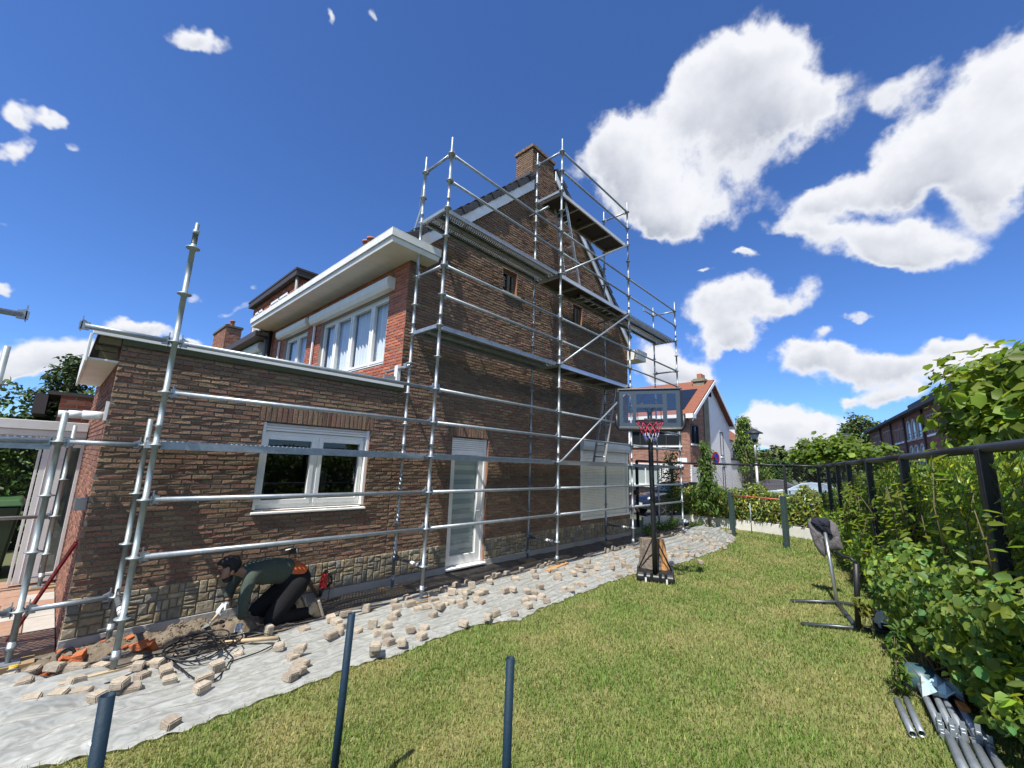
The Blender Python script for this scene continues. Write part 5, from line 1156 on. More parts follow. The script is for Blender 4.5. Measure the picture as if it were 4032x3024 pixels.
def log():
    c0 = Q(-.02, -.22, .16); c1 = Q(-.05, -.30, .66); mb = MB(); seg = 26; rows = 10; vs = []
    for i in range(rows+1):
        f = i/rows; c = c0.lerp(c1, f); r = .235-.04*f+.04*max(0, .25-f)
        for k in range(seg):
            a = 2*PI*k/seg; q = r*(1+.05*math.sin(a*5+f*3)+.03*math.sin(a*11+f*9)+random.uniform(-.02, .02)); vs.append(c+(rx*math.cos(a)*1.08+fx*math.sin(a)*.9)*q+UP*(.02*math.sin(a)))
    split = lambda k: (2*PI*(k+.5)/seg) < .95
    for i in range(rows):
        for k in range(seg): mb.add([vs[i*seg+k], vs[i*seg+(k+1) % seg], vs[(i+1)*seg+(k+1) % seg], vs[(i+1)*seg+k]], [(0, 1, 2, 3)], 1 if .15 < 2*PI*(k+.5)/seg < 1.05 else 0, None)
    mb.add(vs[-seg:], [tuple(range(seg))], 1)
    o = mb.build('log', [mat('bark', (.20, .165, .13), .95, noise=(14, .8, (.09, .07, .055)), bump=(26, 1.0)), mat('split_wood', (.42, .21, .075), .8, noise=(9, .6, (.30, .13, .045)), bump=(20, .5))], org=c0)
    tag(o, 'thick split tree log with grey bark standing on the hoop base', 'log')
log()

# ------------------------------------------------------------------ pull-up bar, hammock stand, jacket, posts, ball
t = thing('pull_up_bar', 'low exercise bar of two dark green posts joined by a red rod', 'pull up bar', (10.1, -1.75, 0))
for (x, y, h) in ((10.555, -1.0, 1.29), (9.676, -2.54, 1.32)):
    mb = MB(); mb.bar((x, y, -.02), (x, y, h), .115, .115, (.5, .86, 0)); mb.build('post', GREENPOST, t, bevel=.008)
mb = MB(); mb.tube((10.53, -1.04, 1.20), (9.70, -2.50, 1.22), .018, 10); mb.build('rod', mat('red_lacquer', (.42, .065, .045), .4), t)
DSTEEL = mat('dark_grey_tube', (.055, .068, .07), .32, .4, noise=(12, .4, (.08, .09, .09)))
HS = thing('hammock_stand', 'dark steel hammock stand with two leaning posts on the lawn', 'hammock stand', (4.0, -4.25, 0))
A, Bb = Vector((4.63, -4.085, .03)), Vector((3.47, -4.41, .03)); ax = (A-Bb).normalized()
mb = MB(); mb.tube(A, Bb, .03, 12); mb.build('base_bar', DSTEEL, HS)
for p, q0, q1 in ((A, (4.217, -3.567, .025), (4.95, -4.86, .025)), (Bb, (3.155, -3.865, .025), (3.68, -4.88, .025))):
    mb = MB(); mb.path([q0, p+Vector((0, 0, .012)), q1], .024, 12); mb.build('foot', DSTEEL, HS)
topA = A+ax*.52+Vector((0, 0, 1.18)); topB = Bb-ax*.10+Vector((.02, -.03, .80))
mb = MB(); mb.tube(A, topA, .026, 12); 
for i in range(7): f = .45+i*.06; c = A.lerp(topA, f); mb.ball(c-CR*.022, .006, 6, 4)
mb.build('post', mat('bright_tube', (.42, .45, .46), .3, .75), HS)
mb = MB(); mb.tube(Bb, topB, .032, 12); mb.path([topB, topB+Vector((.03, .05, .05)), topB+Vector((.10, .14, .045)), topB+Vector((.16, .20, .08))], .020, 10); mb.ball(Bb.lerp(topB, .80)-CR*-.035, .018, 8, 6); mb.build('post', BLACKM, HS)
def pillow(outline, c, ex, ey, ez, th, name, m, parent=None, org=None, seed=0, rings=6):
    """cloth form: outline (x, y) in its own plane, bulging to thickness th with folds"""
    rg = random.Random(seed); n = len(outline); pts = []
    o2 = []
    for i in range(n):
        a, b = outline[i], outline[(i+1) % n]
        for k in range(4): o2.append((a[0]+(b[0]-a[0])*k/4, a[1]+(b[1]-a[1])*k/4))
    n = len(o2); cx = sum(p[0] for p in o2)/n; cy = sum(p[1] for p in o2)/n; mb = MB()
    for sgn in (1, -1):
        vs = []
        for j in range(rings+1):
            s = 1-j/rings
            for i, p in enumerate(o2):
                x, y = cx+(p[0]-cx)*s, cy+(p[1]-cy)*s; d = sgn*th*math.sqrt(max(0, 1-s*s))
                d += .16*th*math.sin(x*42+3*math.sin(y*17))*(1-s**4)+.10*th*math.sin(i*1.9)*(1-s**6)
                vs.append(c+ex*x+ey*y+ez*d)
        mb.add(vs, [(j*n+i, j*n+(i+1) % n, (j+1)*n+(i+1) % n, (j+1)*n+i) for j in range(rings) for i in range(n)], 0, None, True)
    return mb.build(name, m, parent, org)
JC = topA+Vector((-.05, -.02, -.10)); jt = thing('jacket', 'grey jacket with a navy hood hung over the bright post of the hammock stand', 'jacket', JC)
ez = (CAM-JC); ez.z = 0; ez.normalize(); ex = Vector((0, 0, 1)).cross(ez); ey = Vector((0, 0, 1))
GREYJ = mat('grey_cloth', (.13, .12, .125), .9, bump=(22, .6)); NAVY = mat('navy_cloth', (.010, .013, .026), .85, bump=(26, .7))
def ol(pts, x0=365, y0=175): return [((x-x0)/470, (y0-y)/400) for x, y in pts]
pillow(ol([(268, 148), (262, 175), (270, 235), (290, 310), (325, 368), (352, 380), (362, 350), (352, 280), (372, 250), (350, 210), (300, 145)]), JC, ex, ey, ez, .045, 'sleeve', GREYJ, jt, seed=1)
pillow(ol([(345, 215), (365, 265), (380, 335), (425, 332), (470, 322), (458, 270), (455, 220), (440, 165), (405, 140), (370, 160)]), JC-ez*.03, ex, ey, ez, .05, 'jacket_body', GREYJ, jt, seed=2)
pillow(ol([(278, 165), (290, 140), (335, 128), (385, 132), (405, 150), (400, 205), (412, 240), (375, 236), (330, 215), (300, 190)]), JC+ez*.03, ex, ey, ez, .06, 'hood', NAVY, jt, seed=3)
for i, (x, y, z, lab, lean) in enumerate([(-3.494, -3.062, 1.126, 'navy blue hollow tube post at the bottom left, before the plastic sheet', (0.02, 0)), (-2.394, -2.581, 1.021, 'navy blue hollow tube post standing before the kneeling man, its top against the sheet', (-.03, -.02)), (-2.074, -3.566, .994, 'navy blue hollow tube post standing alone on the grass, right of the other two', (-.01, 0))]):
    mb = MB(); top = Vector((x, y, z)); b = Vector((x+lean[0], y+lean[1], -.05)); d = top-b; l = d.length
    mb.lathe(b, d, [(0, .021), (l, .021), (l, .0175), (l-.5, .0175)], 24); tag(mb.build('tube_post', BLUEPOST, org=b), lab, 'post', 'navy tube posts on the lawn')
mb = MB(); mb.tube((11.6, -1.25, 0), (11.6, -1.25, .95), .014, 8); tag(mb.build('metal_stake', GALV_OLD, org=(11.6, -1.25, 0)), 'thin grey metal stake in the grass before the low concrete wall', 'stake')
mb = MB(); c = Vector((11.35, .72, .12)); mb.ball(c, .125, 24, 16)
for i, f in enumerate(mb.f):
    z = sum(mb.v[k][2] for k in f)/len(f)-c.z; mb.m[i] = 0 if z > .05 else (2 if abs(z-.035) < .018 else 1)
tag(mb.build('ball', [mat('ball_white', (.62, .66, .66), .4), mat('ball_black', (.02, .022, .028), .4), mat('ball_blue', (.08, .22, .32), .4)], org=(11.35, .72, 0)), 'football, white on top and dark below, against the low concrete wall', 'ball')
mb = MB(); c = Vector((3.75, -4.66, .13)); mb.ball(c, .135, 24, 16)
for i, f in enumerate(mb.f):
    v = sum((Vector(mb.v[k]) for k in f), Vector())/len(f)-c; v.normalize()
    mb.m[i] = 1 if max(v.dot(Vector(q).normalized()) for q in ((-1, -.3, -.5), (-.2, .8, .5), (.4, -.6, .8), (-.4, .7, -.6))) > .86 else 0
tag(mb.build('ball', [mat('ball_white', ()), mat('ball_black', ())], org=(3.75, -4.66, 0)), 'white football with black patches on the grass by the hammock stand foot', 'ball')

# ------------------------------------------------------------------ garden walls and fence
WALLM = mat('white_washed_concrete', (.62, .61, .57), .85, noise=(1.6, .5, (.46, .45, .41)), bump=(20, .3), mul=(6, .85, 1.05))
def low_wall(pts, label, h=.33, th=.09):
    w = thing('garden_wall', label, 'wall', (*pts[0], 0)); 
    for i in range(len(pts)-1):
        a, b = Vector((*pts[i], 0)), Vector((*pts[i+1], 0)); d = (b-a).normalized(); n = int(max(1, round((b-a).length/2.0)))
        for k in range(n):
            p, q = a.lerp(b, k/n)+d*.006, a.lerp(b, (k+1)/n)-d*.006; mb = MB(); s_ = Vector((-d.y, d.x, 0))*th
            hh = h+random.uniform(-.008, .008)
            mb.hexa([p, q, q-s_, p-s_, p+UP*hh, q+UP*hh, q-s_+UP*hh, p-s_+UP*hh]); mb.build('slab', WALLM, w, bevel=.008)
low_wall([(11.95, -3.05), (12.42, -1.2), (12.35, .9), (9.9, 1.62)], 'low white concrete garden wall under the far hedge behind the green posts', th=-.09)
low_wall([(-2.2, WALLY(-2.2)), (11.9, WALLY(11.9))][::-1], 'low concrete garden wall running under the right hand hedge', th=-.09)
mb = MB(); mb.hexa([(10.35, 1.40, 0), (10.75, 1.30, 0), (10.75, 1.33, 0), (10.35, 1.43, 0), (10.15, 1.52, .36), (10.6, 1.42, .36), (10.6, 1.45, .36), (10.15, 1.55, .36)]); tag(mb.build('concrete_slab', CONCRETE, org=(10.5, 1.4, 0)), 'grey concrete slab leaning against the low wall by the far scaffold upright', 'slab')
FL = lambda x: -4.60+.222*(x-5.43)
FENCE = thing('chain_link_fence', 'black chain link fence with thick posts and a round top rail round the garden', 'fence', (5.4, -4.6, 0))
FT = 2.165
FP = [(x, FL(x)) for x in (-3.2, -1.0, 1.26, 3.44, 5.43, 7.29, 8.75, 10.45)]+[(12.72, -2.98), (12.80, -2.05), (12.72, -1.10), (12.62, .55), (12.3, 1.5), (9.87, 1.72)]
for i, (x, y) in enumerate(FP):
    if i < 1: continue
    mb = MB(); mb.bar((x, y, 0), (x, y, FT), .09, .09, (1, .2, 0)); mb.build('post', BLACKM, FENCE, bevel=.012)
for i in range(len(FP)-1):
    a, b = Vector((*FP[i], FT)), Vector((*FP[i+1], FT)); mb = MB(); mb.tube(a, b, .038, 14); mb.build('top_rail', BLACKM, FENCE)
for nm, (i0, i1) in enumerate(((0, 8), (8, len(FP)-1))):
    mb = MB()
    for i in range(i0, i1):
        a, b = Vector((*FP[i], 0)), Vector((*FP[i+1], 0)); d = b-a; l = d.length; d.normalize(); z0, z1 = .33, FT-.02; H_ = z1-z0; st = .105
        s_ = Vector((-d.y, d.x, 0))*.0013
        k = -int(H_/st)-1
        while k*st < l:
            for sgn in (1, -1):
                # wire from (k*st, z0) rising with slope +-1
                u0 = k*st; ua, ub = max(u0, 0), min(u0+H_, l)
                if ub <= ua: continue
                za, zb = ua-u0, ub-u0
                if sgn < 0: za, zb = H_-za, H_-zb
                p, q = a+d*ua+UP*(z0+za), a+d*ub+UP*(z0+zb); w = UP*.0012
                mb.add([p-s_-w, p+s_-w, p+w, q-s_-w, q+s_-w, q+w], [(0, 1, 4, 3), (1, 2, 5, 4), (2, 0, 3, 5)])
            k += 1
        k = 0
        while k*st < l and i < 8:                 # wire ends standing above the rail
            p = a+d*(k*st)+UP*(FT+.02); q = p+d*.035+UP*.055; w = UP*.0022
            mb.add([p-s_-w, p+s_-w, p+w, q-s_-w, q+s_-w, q+w], [(0, 1, 4, 3), (1, 2, 5, 4), (2, 0, 3, 5)]); k += 1
    mb.build('wire_mesh', mat('wire', (.05, .052, .055), .45, .5), FENCE)
    mb = MB()
    for i in range(i0, i1):
        a, b = Vector((*FP[i], 1.35)), Vector((*FP[i+1], 1.35)); mb.tube(a, b, .003, 4)
    mb.build('tension_wire', BLACKM, FENCE)

# ------------------------------------------------------------------ plants
LEAF = mat('laurel_leaf', attr=True, rough=.34, transl=.5, spec=.5)
SOFT = mat('soft_leaf', attr=True, rough=.5, transl=.48, spec=.35)
NEEDLE = mat('dark_leaf', attr=True, rough=.6, transl=.15, spec=.3)
BARK = mat('bark', ())
TWIG = mat('twig', (.13, .10, .06), .9, noise=(20, .5, (.08, .06, .04)))
def twigs(parent, roots, tops, r=.012, name='stem'):
    mb = MB()
    for a, b in zip(roots, tops):
        a, b = Vector(a), Vector(b); m = a.lerp(b, .5)+Vector((random.uniform(-.06, .06), random.uniform(-.06, .06), 0)); mb.path([a, m, b], r, 6, radii=[r, r*.75, r*.35])
    return mb.build(name, TWIG, parent)
def hedge_right():
    t = thing('laurel_hedge', 'glossy green laurel hedge growing through the black fence along the right', 'hedge', (5, -4.8, 0))
    n = 42000; x = -2.6+15.2*RNG.random(n)**1.25; h = np.where(x < 4, 2.08, 2.08-.10*(x-4)) + .10*np.sin(x*3.1)+.08*np.sin(x*7.3+1); h = np.clip(h, 1.35, 2.3)
    z = .12+(h-.12)*RNG.random(n)**.85; bulge = .12+.26*np.sin(np.clip(z/1.0, 0, 1)*PI)+.06*np.sin(x*4.1+z*3)
    tt = RNG.random(n)**.55; y = FL(x)-.95+(bulge+.95-.12)*tt
    y = np.where((z > .95), FL(x)-.06-.75*RNG.random(n)**1.6, y)
    pos = np.stack([x, y, z], 1); f = np.sin(x*5+z*4)*np.sin(z*6-x*2.3)
    ln = .085+.05*RNG.random(n); c = greens(n, (.15, .235, .04), .3, .22); yg = (RNG.random(n) < np.where(x < 5, .42, .22)); c[yg] *= np.array([1.8, 1.5, .9]); br = RNG.random(n) < .02; c[br] = (.20, .13, .06)
    leaves('foliage', pos, ln, ln*.40, c, LEAF, t, nrm=np.array([-.25, .75, .55]), axis=np.array([0, .25, .55]), fold=.18, jitter=.55, curl=.12)
    # upright shoots with big pale leaves
    P_, A_, L2, C_ = [], [], [], []; st = []; en = []
    for i in range(150):
        sx = RNG.uniform(-2, 9); sy = FL(sx)+RNG.uniform(-.5, .22); z0 = RNG.uniform(.7, 1.3); z1 = z0+RNG.uniform(.3, .8); z1 = min(z1, 2.35)
        st.append((sx, sy, z0)); en.append((sx+RNG.normal()*.06, sy+RNG.normal()*.05, z1))
        for k in range(16):
            q = k/15; P_.append((sx, sy, z0+(z1-z0)*q)); a = k*2.4; A_.append((math.cos(a), math.sin(a), .5+.6*q)); L2.append(.10+.045*RNG.random()); C_.append((.13+.06*RNG.random(), .21+.05*RNG.random(), .035))
    leaves('shoot_leaves', np.array(P_), np.array(L2), np.array(L2)*.40, np.array(C_), LEAF, t, nrm=np.array([0, .3, .6]), axis=np.array(A_), fold=.2, jitter=.3, curl=.2)
    twigs(t, st, en, .008, 'shoot')['kind'] = 'stuff'
    rt = [(x_, FL(x_)-.35+RNG.normal()*.12, 0) for x_ in np.arange(-2.4, 12.4, .28)]
    twigs(t, rt, [(a+RNG.normal()*.12, b+RNG.normal()*.12, 1.3+RNG.random()*.5) for a, b, _ in rt], .022)
hedge_right()
def hedge_far():
    t = thing('laurel_hedge', 'sunlit laurel hedge above the low white wall behind the green exercise bar', 'hedge', (12.9, -1, 0))
    n = 11000; y = -3.2+4.6*RNG.random(n); xw = np.interp(y, [-3.1, -1.2, .9, 1.4], [12.05, 12.5, 12.42, 12.3]); tt = RNG.random(n)**.6
    z = .36+(1.0+.12*np.sin(y*4)+.08*np.sin(y*9))*RNG.random(n)**.9; x = xw+.75-(.75+.22*np.sin(np.clip(z/1.4, 0, 1)*PI)+.03)*tt
    c = greens(n, (.145, .20, .048), .34, .3); yg = RNG.random(n) < .25; c[yg] *= np.array([1.9, 1.5, 1.0]); br = RNG.random(n) < .06; c[br] = (.22, .15, .07)
    ln = .09+.05*RNG.random(n); leaves('foliage', np.stack([x, y, z], 1), ln, ln*.42, c, LEAF, t, nrm=np.array([-.75, -.1, .5]), axis=np.array([-.3, 0, -.3]), fold=.15, jitter=.55, curl=.1)
    rt = [(np.interp(y_, [-3.1, -1.2, .9], [12.3, 12.75, 12.7]), y_, 0) for y_ in np.arange(-3, 1.3, .22)]; twigs(t, rt, [(a+RNG.normal()*.1, b+RNG.normal()*.1, 1.1+RNG.random()*.3) for a, b, _ in rt], .02)
hedge_far()
def clump_plant(name, label, cat, base, centres, n, ln, wr, col, m, var=.28, yel=.2, stems=True, nrm=(0, 0, 1), axis=None, curl=.15, jit=.6, stem_r=.012, group=None, trunk=None):
    """leaves gathered round clump centres (x, y, z, r)"""
    t = thing(name, label, cat, base, group); cs = np.array(centres); w = cs[:, 3]**2; k = RNG.choice(len(cs), n, p=w/w.sum())
    d = RNG.normal(size=(n, 3)); d /= np.linalg.norm(d, axis=1, keepdims=True); rad = RNG.random((n, 1))**.45
    pos = cs[k, :3]+d*rad*cs[k, 3:4]; pos[:, 2] = np.maximum(pos[:, 2], .03)
    L_ = ln*(.45+1.05*RNG.random(n)**1.4); nr = d*.8+np.array(nrm)
    leaves('foliage' if trunk is None else 'crown', pos, L_, L_*wr, greens(n, col, var, yel), m, t, nrm=nr, axis=axis, fold=.2, jitter=jit, curl=curl)
    if trunk:
        mb = MB(); b = Vector(base); tz, r_ = trunk; top = Vector((b.x, b.y, tz)); mb.path([b-UP*.1, b.lerp(top, .5)+Vector((r_*.4, -r_*.3, 0)), top], r_, 10, radii=[r_*1.25, r_, r_*.8])
        for c in centres[::max(1, len(centres)//14)]:
            q = Vector(c[:3]); mb.path([top-UP*.1, top.lerp(q, .5)+UP*.1*r_, q], r_*.3, 6, radii=[r_*.55, r_*.32, r_*.1])
        mb.build('trunk', BARK, t)
    elif stems:
        twigs(t, [(base[0]+RNG.normal()*.08, base[1]+RNG.normal()*.08, 0) for _ in centres], [tuple(c[:3]) for c in centres], stem_r)
    return t
def ell(c, r, n, rr, shell=.75, zmin=-1):
    out = []
    while len(out) < n:
        d = RNG.normal(size=3); d /= np.linalg.norm(d)
        if d[2] < zmin: continue
        s = shell+(1-shell)*RNG.random(); out.append((c[0]+d[0]*r[0]*s, c[1]+d[1]*r[1]*s, c[2]+d[2]*r[2]*s, rr*(.7+.6*RNG.random())))
    return out
# currant bush in the near right corner and a low shoot before it
cc = [(2.55, -4.95, .75, .24), (2.9, -4.9, .85, .24), (3.25, -4.82, .80, .22), (3.5, -4.78, .60, .2), (2.3, -5.1, .55, .2), (2.1, -5.15, .85, .22), (2.6, -5.1, 1.0, .22), (3.0, -5.0, 1.05, .2), (1.7, -5.25, .75, .2), (1.9, -5.3, 1.0, .22), (1.45, -5.32, .55, .16), (1.35, -5.35, .90, .2), (1.1, -5.42, .65, .18), (1.0, -5.45, .95, .2), (.85, -5.45, .40, .13), (3.3, -4.75, .45, .16), (2.8, -4.85, .42, .15), (1.5, -5.38, 1.12, .16), (.8, -5.5, 1.1, .16), (2.35, -4.95, .42, .13), (2.0, -5.1, .45, .14), (1.75, -5.2, .42, .13), (1.5, -5.28, .36, .11), (1.2, -5.36, .40, .12), (1.05, -5.38, .30, .09), (2.6, -4.9, .55, .15)]
clump_plant('currant_bush', 'broad leaved currant bush at the near right end of the hedge, over the steel tubes', 'bush', (2.4, -5.1, 0), cc, 4000, .068, .95, (.165, .25, .055), SOFT, .3, .25, nrm=(-.4, .3, .5), axis=np.array([-.4, .3, -.5]), curl=.25)
clump_plant('weed', 'tall leafy weed growing out of the grass beside the two loose tubes', 'weed', (1.72, -4.84, 0), [(1.72, -4.84, .12+.09*i, .07-.004*i) for i in range(6)], 130, .08, .32, (.11, .19, .04), SOFT, .2, .2, stem_r=.006, curl=.3)
clump_plant('bramble_shoot', 'yellow green leafy shoot twining round the black hammock post', 'shoot', (3.45, -4.5, 0), [(3.40, -4.47, .34, .09), (3.30, -4.45, .40, .08), (3.5, -4.5, .26, .08), (3.6, -4.5, .30, .07)], 70, .08, .8, (.17, .19, .035), SOFT, .25, .3, stem_r=.005)
# young trees at the far wall
cc = [(12.0+.05*math.sin(i), .15+.09*math.sin(i*2.3), .8+.17*i, .17+.10*math.sin(i*.26)) for i in range(13)]+[(11.8, -.25, 1.25, .25), (11.9, -.55, 1.15, .24), (12.0, .5, 1.15, .22), (11.85, .35, .75, .2), (11.9, -.1, .62, .2)]
clump_plant('young_tree', 'young cherry tree with long drooping leaves in front of the low white wall', 'tree', (12.0, .15, 0), cc, 1700, .15, .34, (.085, .15, .028), SOFT, .25, .15, nrm=(-.3, -.2, .3), axis=np.array([-.1, -.1, -1.]), trunk=(2.6, .028), curl=.1)
cc = [(11.17+.1*math.sin(i*2), 1.1+.12*math.cos(i*3.1), .55+.17*i, .22+.10*math.sin(i*.3)) for i in range(13)]
clump_plant('shrub', 'slender dark leaved shrub behind the far scaffold bay', 'shrub', (11.17, 1.1, 0), cc, 1500, .085, .5, (.05, .085, .02), SOFT, .3, .2, trunk=(2.3, .022))
clump_plant('garden_weeds', 'low green weeds at the base of the wall behind the far scaffold bay', 'weeds', (9.4, .85, 0), [(8.9, .9, .10, .2), (9.3, .75, .12, .2), (9.7, .8, .10, .2), (10.1, .75, .12, .2), (10.6, .8, .14, .22), (8.3, .62, .07, .14), (11.3, .5, .06, .15), (11.7, .4, .06, .15)], 1500, .09, .22, (.07, .13, .022), SOFT, .3, .2, nrm=(0, 0, .2), axis=np.array([0, 0, 1.]))
# catalpa globes over the fence
clump_plant('catalpa_tree', 'large umbrella shaped catalpa with big bright leaves rising over the fence at right', 'tree', (5.25, -7.3, 0), ell((5.25, -7.25, 2.86), (1.75, 1.75, .9), 150, .38, .62, -.6), 10000, .155, .85, (.135, .20, .028), SOFT, .28, .16, nrm=(-.2, .2, .8), trunk=(2.6, .11), curl=.2, jit=.45)
clump_plant('catalpa_tree', 'umbrella shaped catalpa with a low wide crown beyond the far fence corner', 'tree', (16.2, -3.3, 0), ell((16.2, -3.25, 2.62), (1.55, 1.55, .55), 90, .33, .55, -.6), 3600, .17, .85, (.115, .18, .026), SOFT, .28, .16, nrm=(-.2, .1, .9), trunk=(2.3, .09), curl=.2, jit=.45)
clump_plant('roadside_tree', 'small leafy tree filling the gap beneath the low catalpa crown', 'tree', (18.5, -4.0, 0), ell((18.5, -4.0, 1.6), (.9, .9, .45), 50, .3, .5), 1500, .15, .8, (.085, .14, .024), SOFT, .28, .16, trunk=(1.4, .06))
clump_plant('street_tree', 'dense green tree crown low behind the fence, under the long brick building', 'tree', (12.5, -6.0, 0), ell((12.5, -6.0, 1.7), (1.6, 1.0, .6), 60, .35, .5), 2200, .16, .8, (.05, .085, .02), SOFT, .3, .16, trunk=(1.4, .08))
clump_plant('street_tree', 'dark leafy tree behind the near fence panel at the right edge', 'tree', (8.6, -7.4, 0), ell((8.6, -7.3, 1.75), (1.6, 1.0, .55), 60, .35, .5), 2200, .16, .8, (.045, .08, .02), SOFT, .3, .16, trunk=(1.4, .08))
# trees far off
def far_tree(label, base, c, r, n, col, ncl=60, leaf=.45, rr=.28, trunk=.25, name='tree', m=NEEDLE, var=.3):
    return clump_plant(name, label, 'tree', base, ell(c, r, ncl, rr*min(r), .55), n, leaf, .7, col, m, var, .15, trunk=(c[2]*.7, trunk), jit=.8)
cc = [(32.2+RNG.normal()*.25*(6.6-z)*.62, 4.0+RNG.normal()*.25*(6.6-z)*.62, z, .42) for z in np.linspace(.8, 5.9, 95)]
clump_plant('conifer_tree', 'broad green conifer with layered boughs beside the white gabled house', 'tree', (32.2, 4.0, 0), cc, 11000, .17, .42, (.105, .165, .03), NEEDLE, .35, .2, nrm=(-.2, -.3, .3), axis=np.array([0, 0, -.6]), trunk=(5.4, .18))
far_tree('bare looking green tree far behind the street lamp', (46, 4.6, 0), (46, 4.6, 2.8), (2.6, 2.6, 1.5), 3000, (.085, .115, .045))
far_tree('dark distant tree behind the low catalpa crown', (58, 3.5, 0), (58, 3.5, 2.4), (3.6, 3.6, 1.4), 2600, (.07, .10, .038), leaf=.5)
far_tree('distant olive green tree left of the catalpa crown', (52, .5, 0), (52, .5, 2.3), (2.8, 2.8, 1.3), 2600, (.08, .11, .035), leaf=.5)
far_tree('tall airy tree behind the far end of the long brick building', (56.2, -1.6, 0), (56.2, -1.6, 6.2), (2.0, 2.0, 2.2), 2600, (.09, .13, .045), leaf=.4)
far_tree('small distant dark tree on the skyline by the conifer', (70, 9, 0), (70, 9, 3.5), (4, 4, 2), 2200, (.045, .06, .03), leaf=.6)
def box_hedge():
    t = thing('clipped_hedge', 'tall square clipped dark green hedge behind the parked cars', 'hedge', (36.5, 3, 0)); n = 9000
    x = 35.6+1.6*RNG.random(n)**2; y = 1.9+2.9*RNG.random(n); z = .1+2.75*RNG.random(n); tp = RNG.random(n) < .15; z[tp] = 2.75+.12*RNG.random(tp.sum())
    leaves('foliage', np.stack([x, y, z], 1), .16, .09, greens(n, (.045, .095, .02), .3, .1), NEEDLE, t, nrm=np.array([-1, -.2, .3]), jitter=.7)
    mb = MB(); mb.box(35.9, 37.4, 2.05, 4.65, 0, 2.7); mb.build('shade_core', mat('hedge_inner_shade', (.012, .022, .008), .95), t)  # solid box inside the leaves, its dark colour standing in for inner shade
box_hedge()
def left_hedge():
    t = thing('garden_hedge', 'thick dark green garden hedge at the left behind the sunroom', 'hedge', (-6, 8, 0)); n = 9000
    x = -9+6.2*RNG.random(n); y = 7.2+1.0*RNG.random(n)**1.5; z = .1+(2.95+.12*np.sin(x*5)+.1*np.sin(x*11))*RNG.random(n)**.8
    leaves('foliage', np.stack([x, y, z], 1), .10, .055, greens(n, (.05, .095, .02), .4, .2), NEEDLE, t, nrm=np.array([0, -.8, .6]), jitter=.7)
    mb = MB(); mb.box(-9, -2.9, 7.6, 8.6, 0, 2.5); mb.build('shade_core', mat('hedge_inner_shade', ()), t)  # plain core box painted near black as the shade deep in the hedge
left_hedge()
cc = [(-4.75, 5.6, .6+.22*i, .28) for i in range(8)]+[(-4.35, 5.5, .9+.25*i, .25) for i in range(6)]
clump_plant('garden_shrub', 'leafy green shrub growing behind the wheelie bin', 'shrub', (-4.6, 5.6, 0), cc, 1600, .09, .6, (.05, .09, .02), SOFT, .35, .2)
clump_plant('garden_tree', 'dark tree with a pointed crown rising over the hedge at far left', 'tree', (-3.75, 20, 0), [(-3.75+RNG.normal()*.62*(5.9-z)/2.2, 20+RNG.normal()*.5, z, .32) for z in np.linspace(2.6, 5.45, 46)], 3600, .17, .6, (.03, .055, .014), NEEDLE, .4, .15, trunk=(4.4, .12))
# steel tubes in the corner
tubes = [((1.55, -4.80, .03), (.97, -4.90, .03), 'single steel tube lying on the lawn, left of its pair'), ((1.63, -4.86, .03), (1.03, -4.95, .03), 'single steel tube lying on the lawn, right of its pair')]
for a, b, lab in tubes: mb = MB(); mb.tube(b, a, .0242, 16, hollow=True); tag(mb.build('scaffold_tube', GALV, org=a), lab, 'steel tube')
for i in range(9):
    y = -5.06-.062*(i % 5)+random.uniform(-.01, .01); z = .035+.052*(i//5); x0, x1 = 2.15+random.uniform(-.1, .1), 1.19+random.uniform(-.05, .05); a, b = Vector((x0, y+.12, z)), Vector((x1, y, z)); d = (b-a).normalized()
    mb = MB(); mb.tube(a, b, .0242, 12); wedge_head(mb, b+d*.08, -d); o = mb.build('scaffold_ledger', GALV, org=a); tag(o, 'galvanised ledger tube with a cast wedge head in the stack under the currant bush', 'scaffold ledger', 'ledger tubes stacked under the bush')
for i in range(4):
    y = -5.10-.068*i; mb = MB(); mb.tube((1.10, y, .035), (.55, y-.06, .035), .03, 12); mb.bar((1.10, y, .035), (1.16, y+.01, .035), .045, .07); o = mb.build('scaffold_ledger', GALV, org=(1.1, y, 0)); tag(o, 'thick galvanised tube in the nearest row at the bottom right corner', 'scaffold tube', 'tubes in the nearest row')
mb = MB(); mb.bar((1.62, -5.19, .125), (1.50, -5.22, .125), .05, .03); tag(mb.build('orange_strap', mat('orange_strap', (.50, .17, .03), .8), org=(1.55, -5.2, .12)), 'small orange strap lying on the stacked tubes', 'strap')
mb = MB(); mb.lathe((2.02, -4.96, 0), (0, 0, 1), [(0, .12), (.08, .145), (.15, .14), (.2, .10), (.22, .03)], 20); tag(mb.build('plastic_tub', mat('teal_plastic', (.035, .085, .10), .45, noise=(6, .5, (.06, .12, .14))), org=(2.02, -4.96, 0)), 'rounded dark teal plastic tub half hidden by the currant bush', 'tub')
mb = MB()
for i in range(9):
    for k in range(5):
        f = lambda a, b: (1.60+.05*a, -5.22+.05*b, .15+.03*math.sin(a*1.7+b)+.03*math.sin(b*2.3-a*.8))
        mb.add([f(i, k), f(i+1, k), f(i+1, k+1), f(i, k+1)], [(0, 1, 2, 3)], smooth=True)
tag(mb.build('tarpaulin', mat('pale_blue_plastic', (.36, .50, .56), .3, noise=(8, .5, (.62, .70, .73))), org=(1.8, -5.1, .1)), 'crumpled pale blue plastic sheeting over the stacked tubes', 'plastic sheeting')

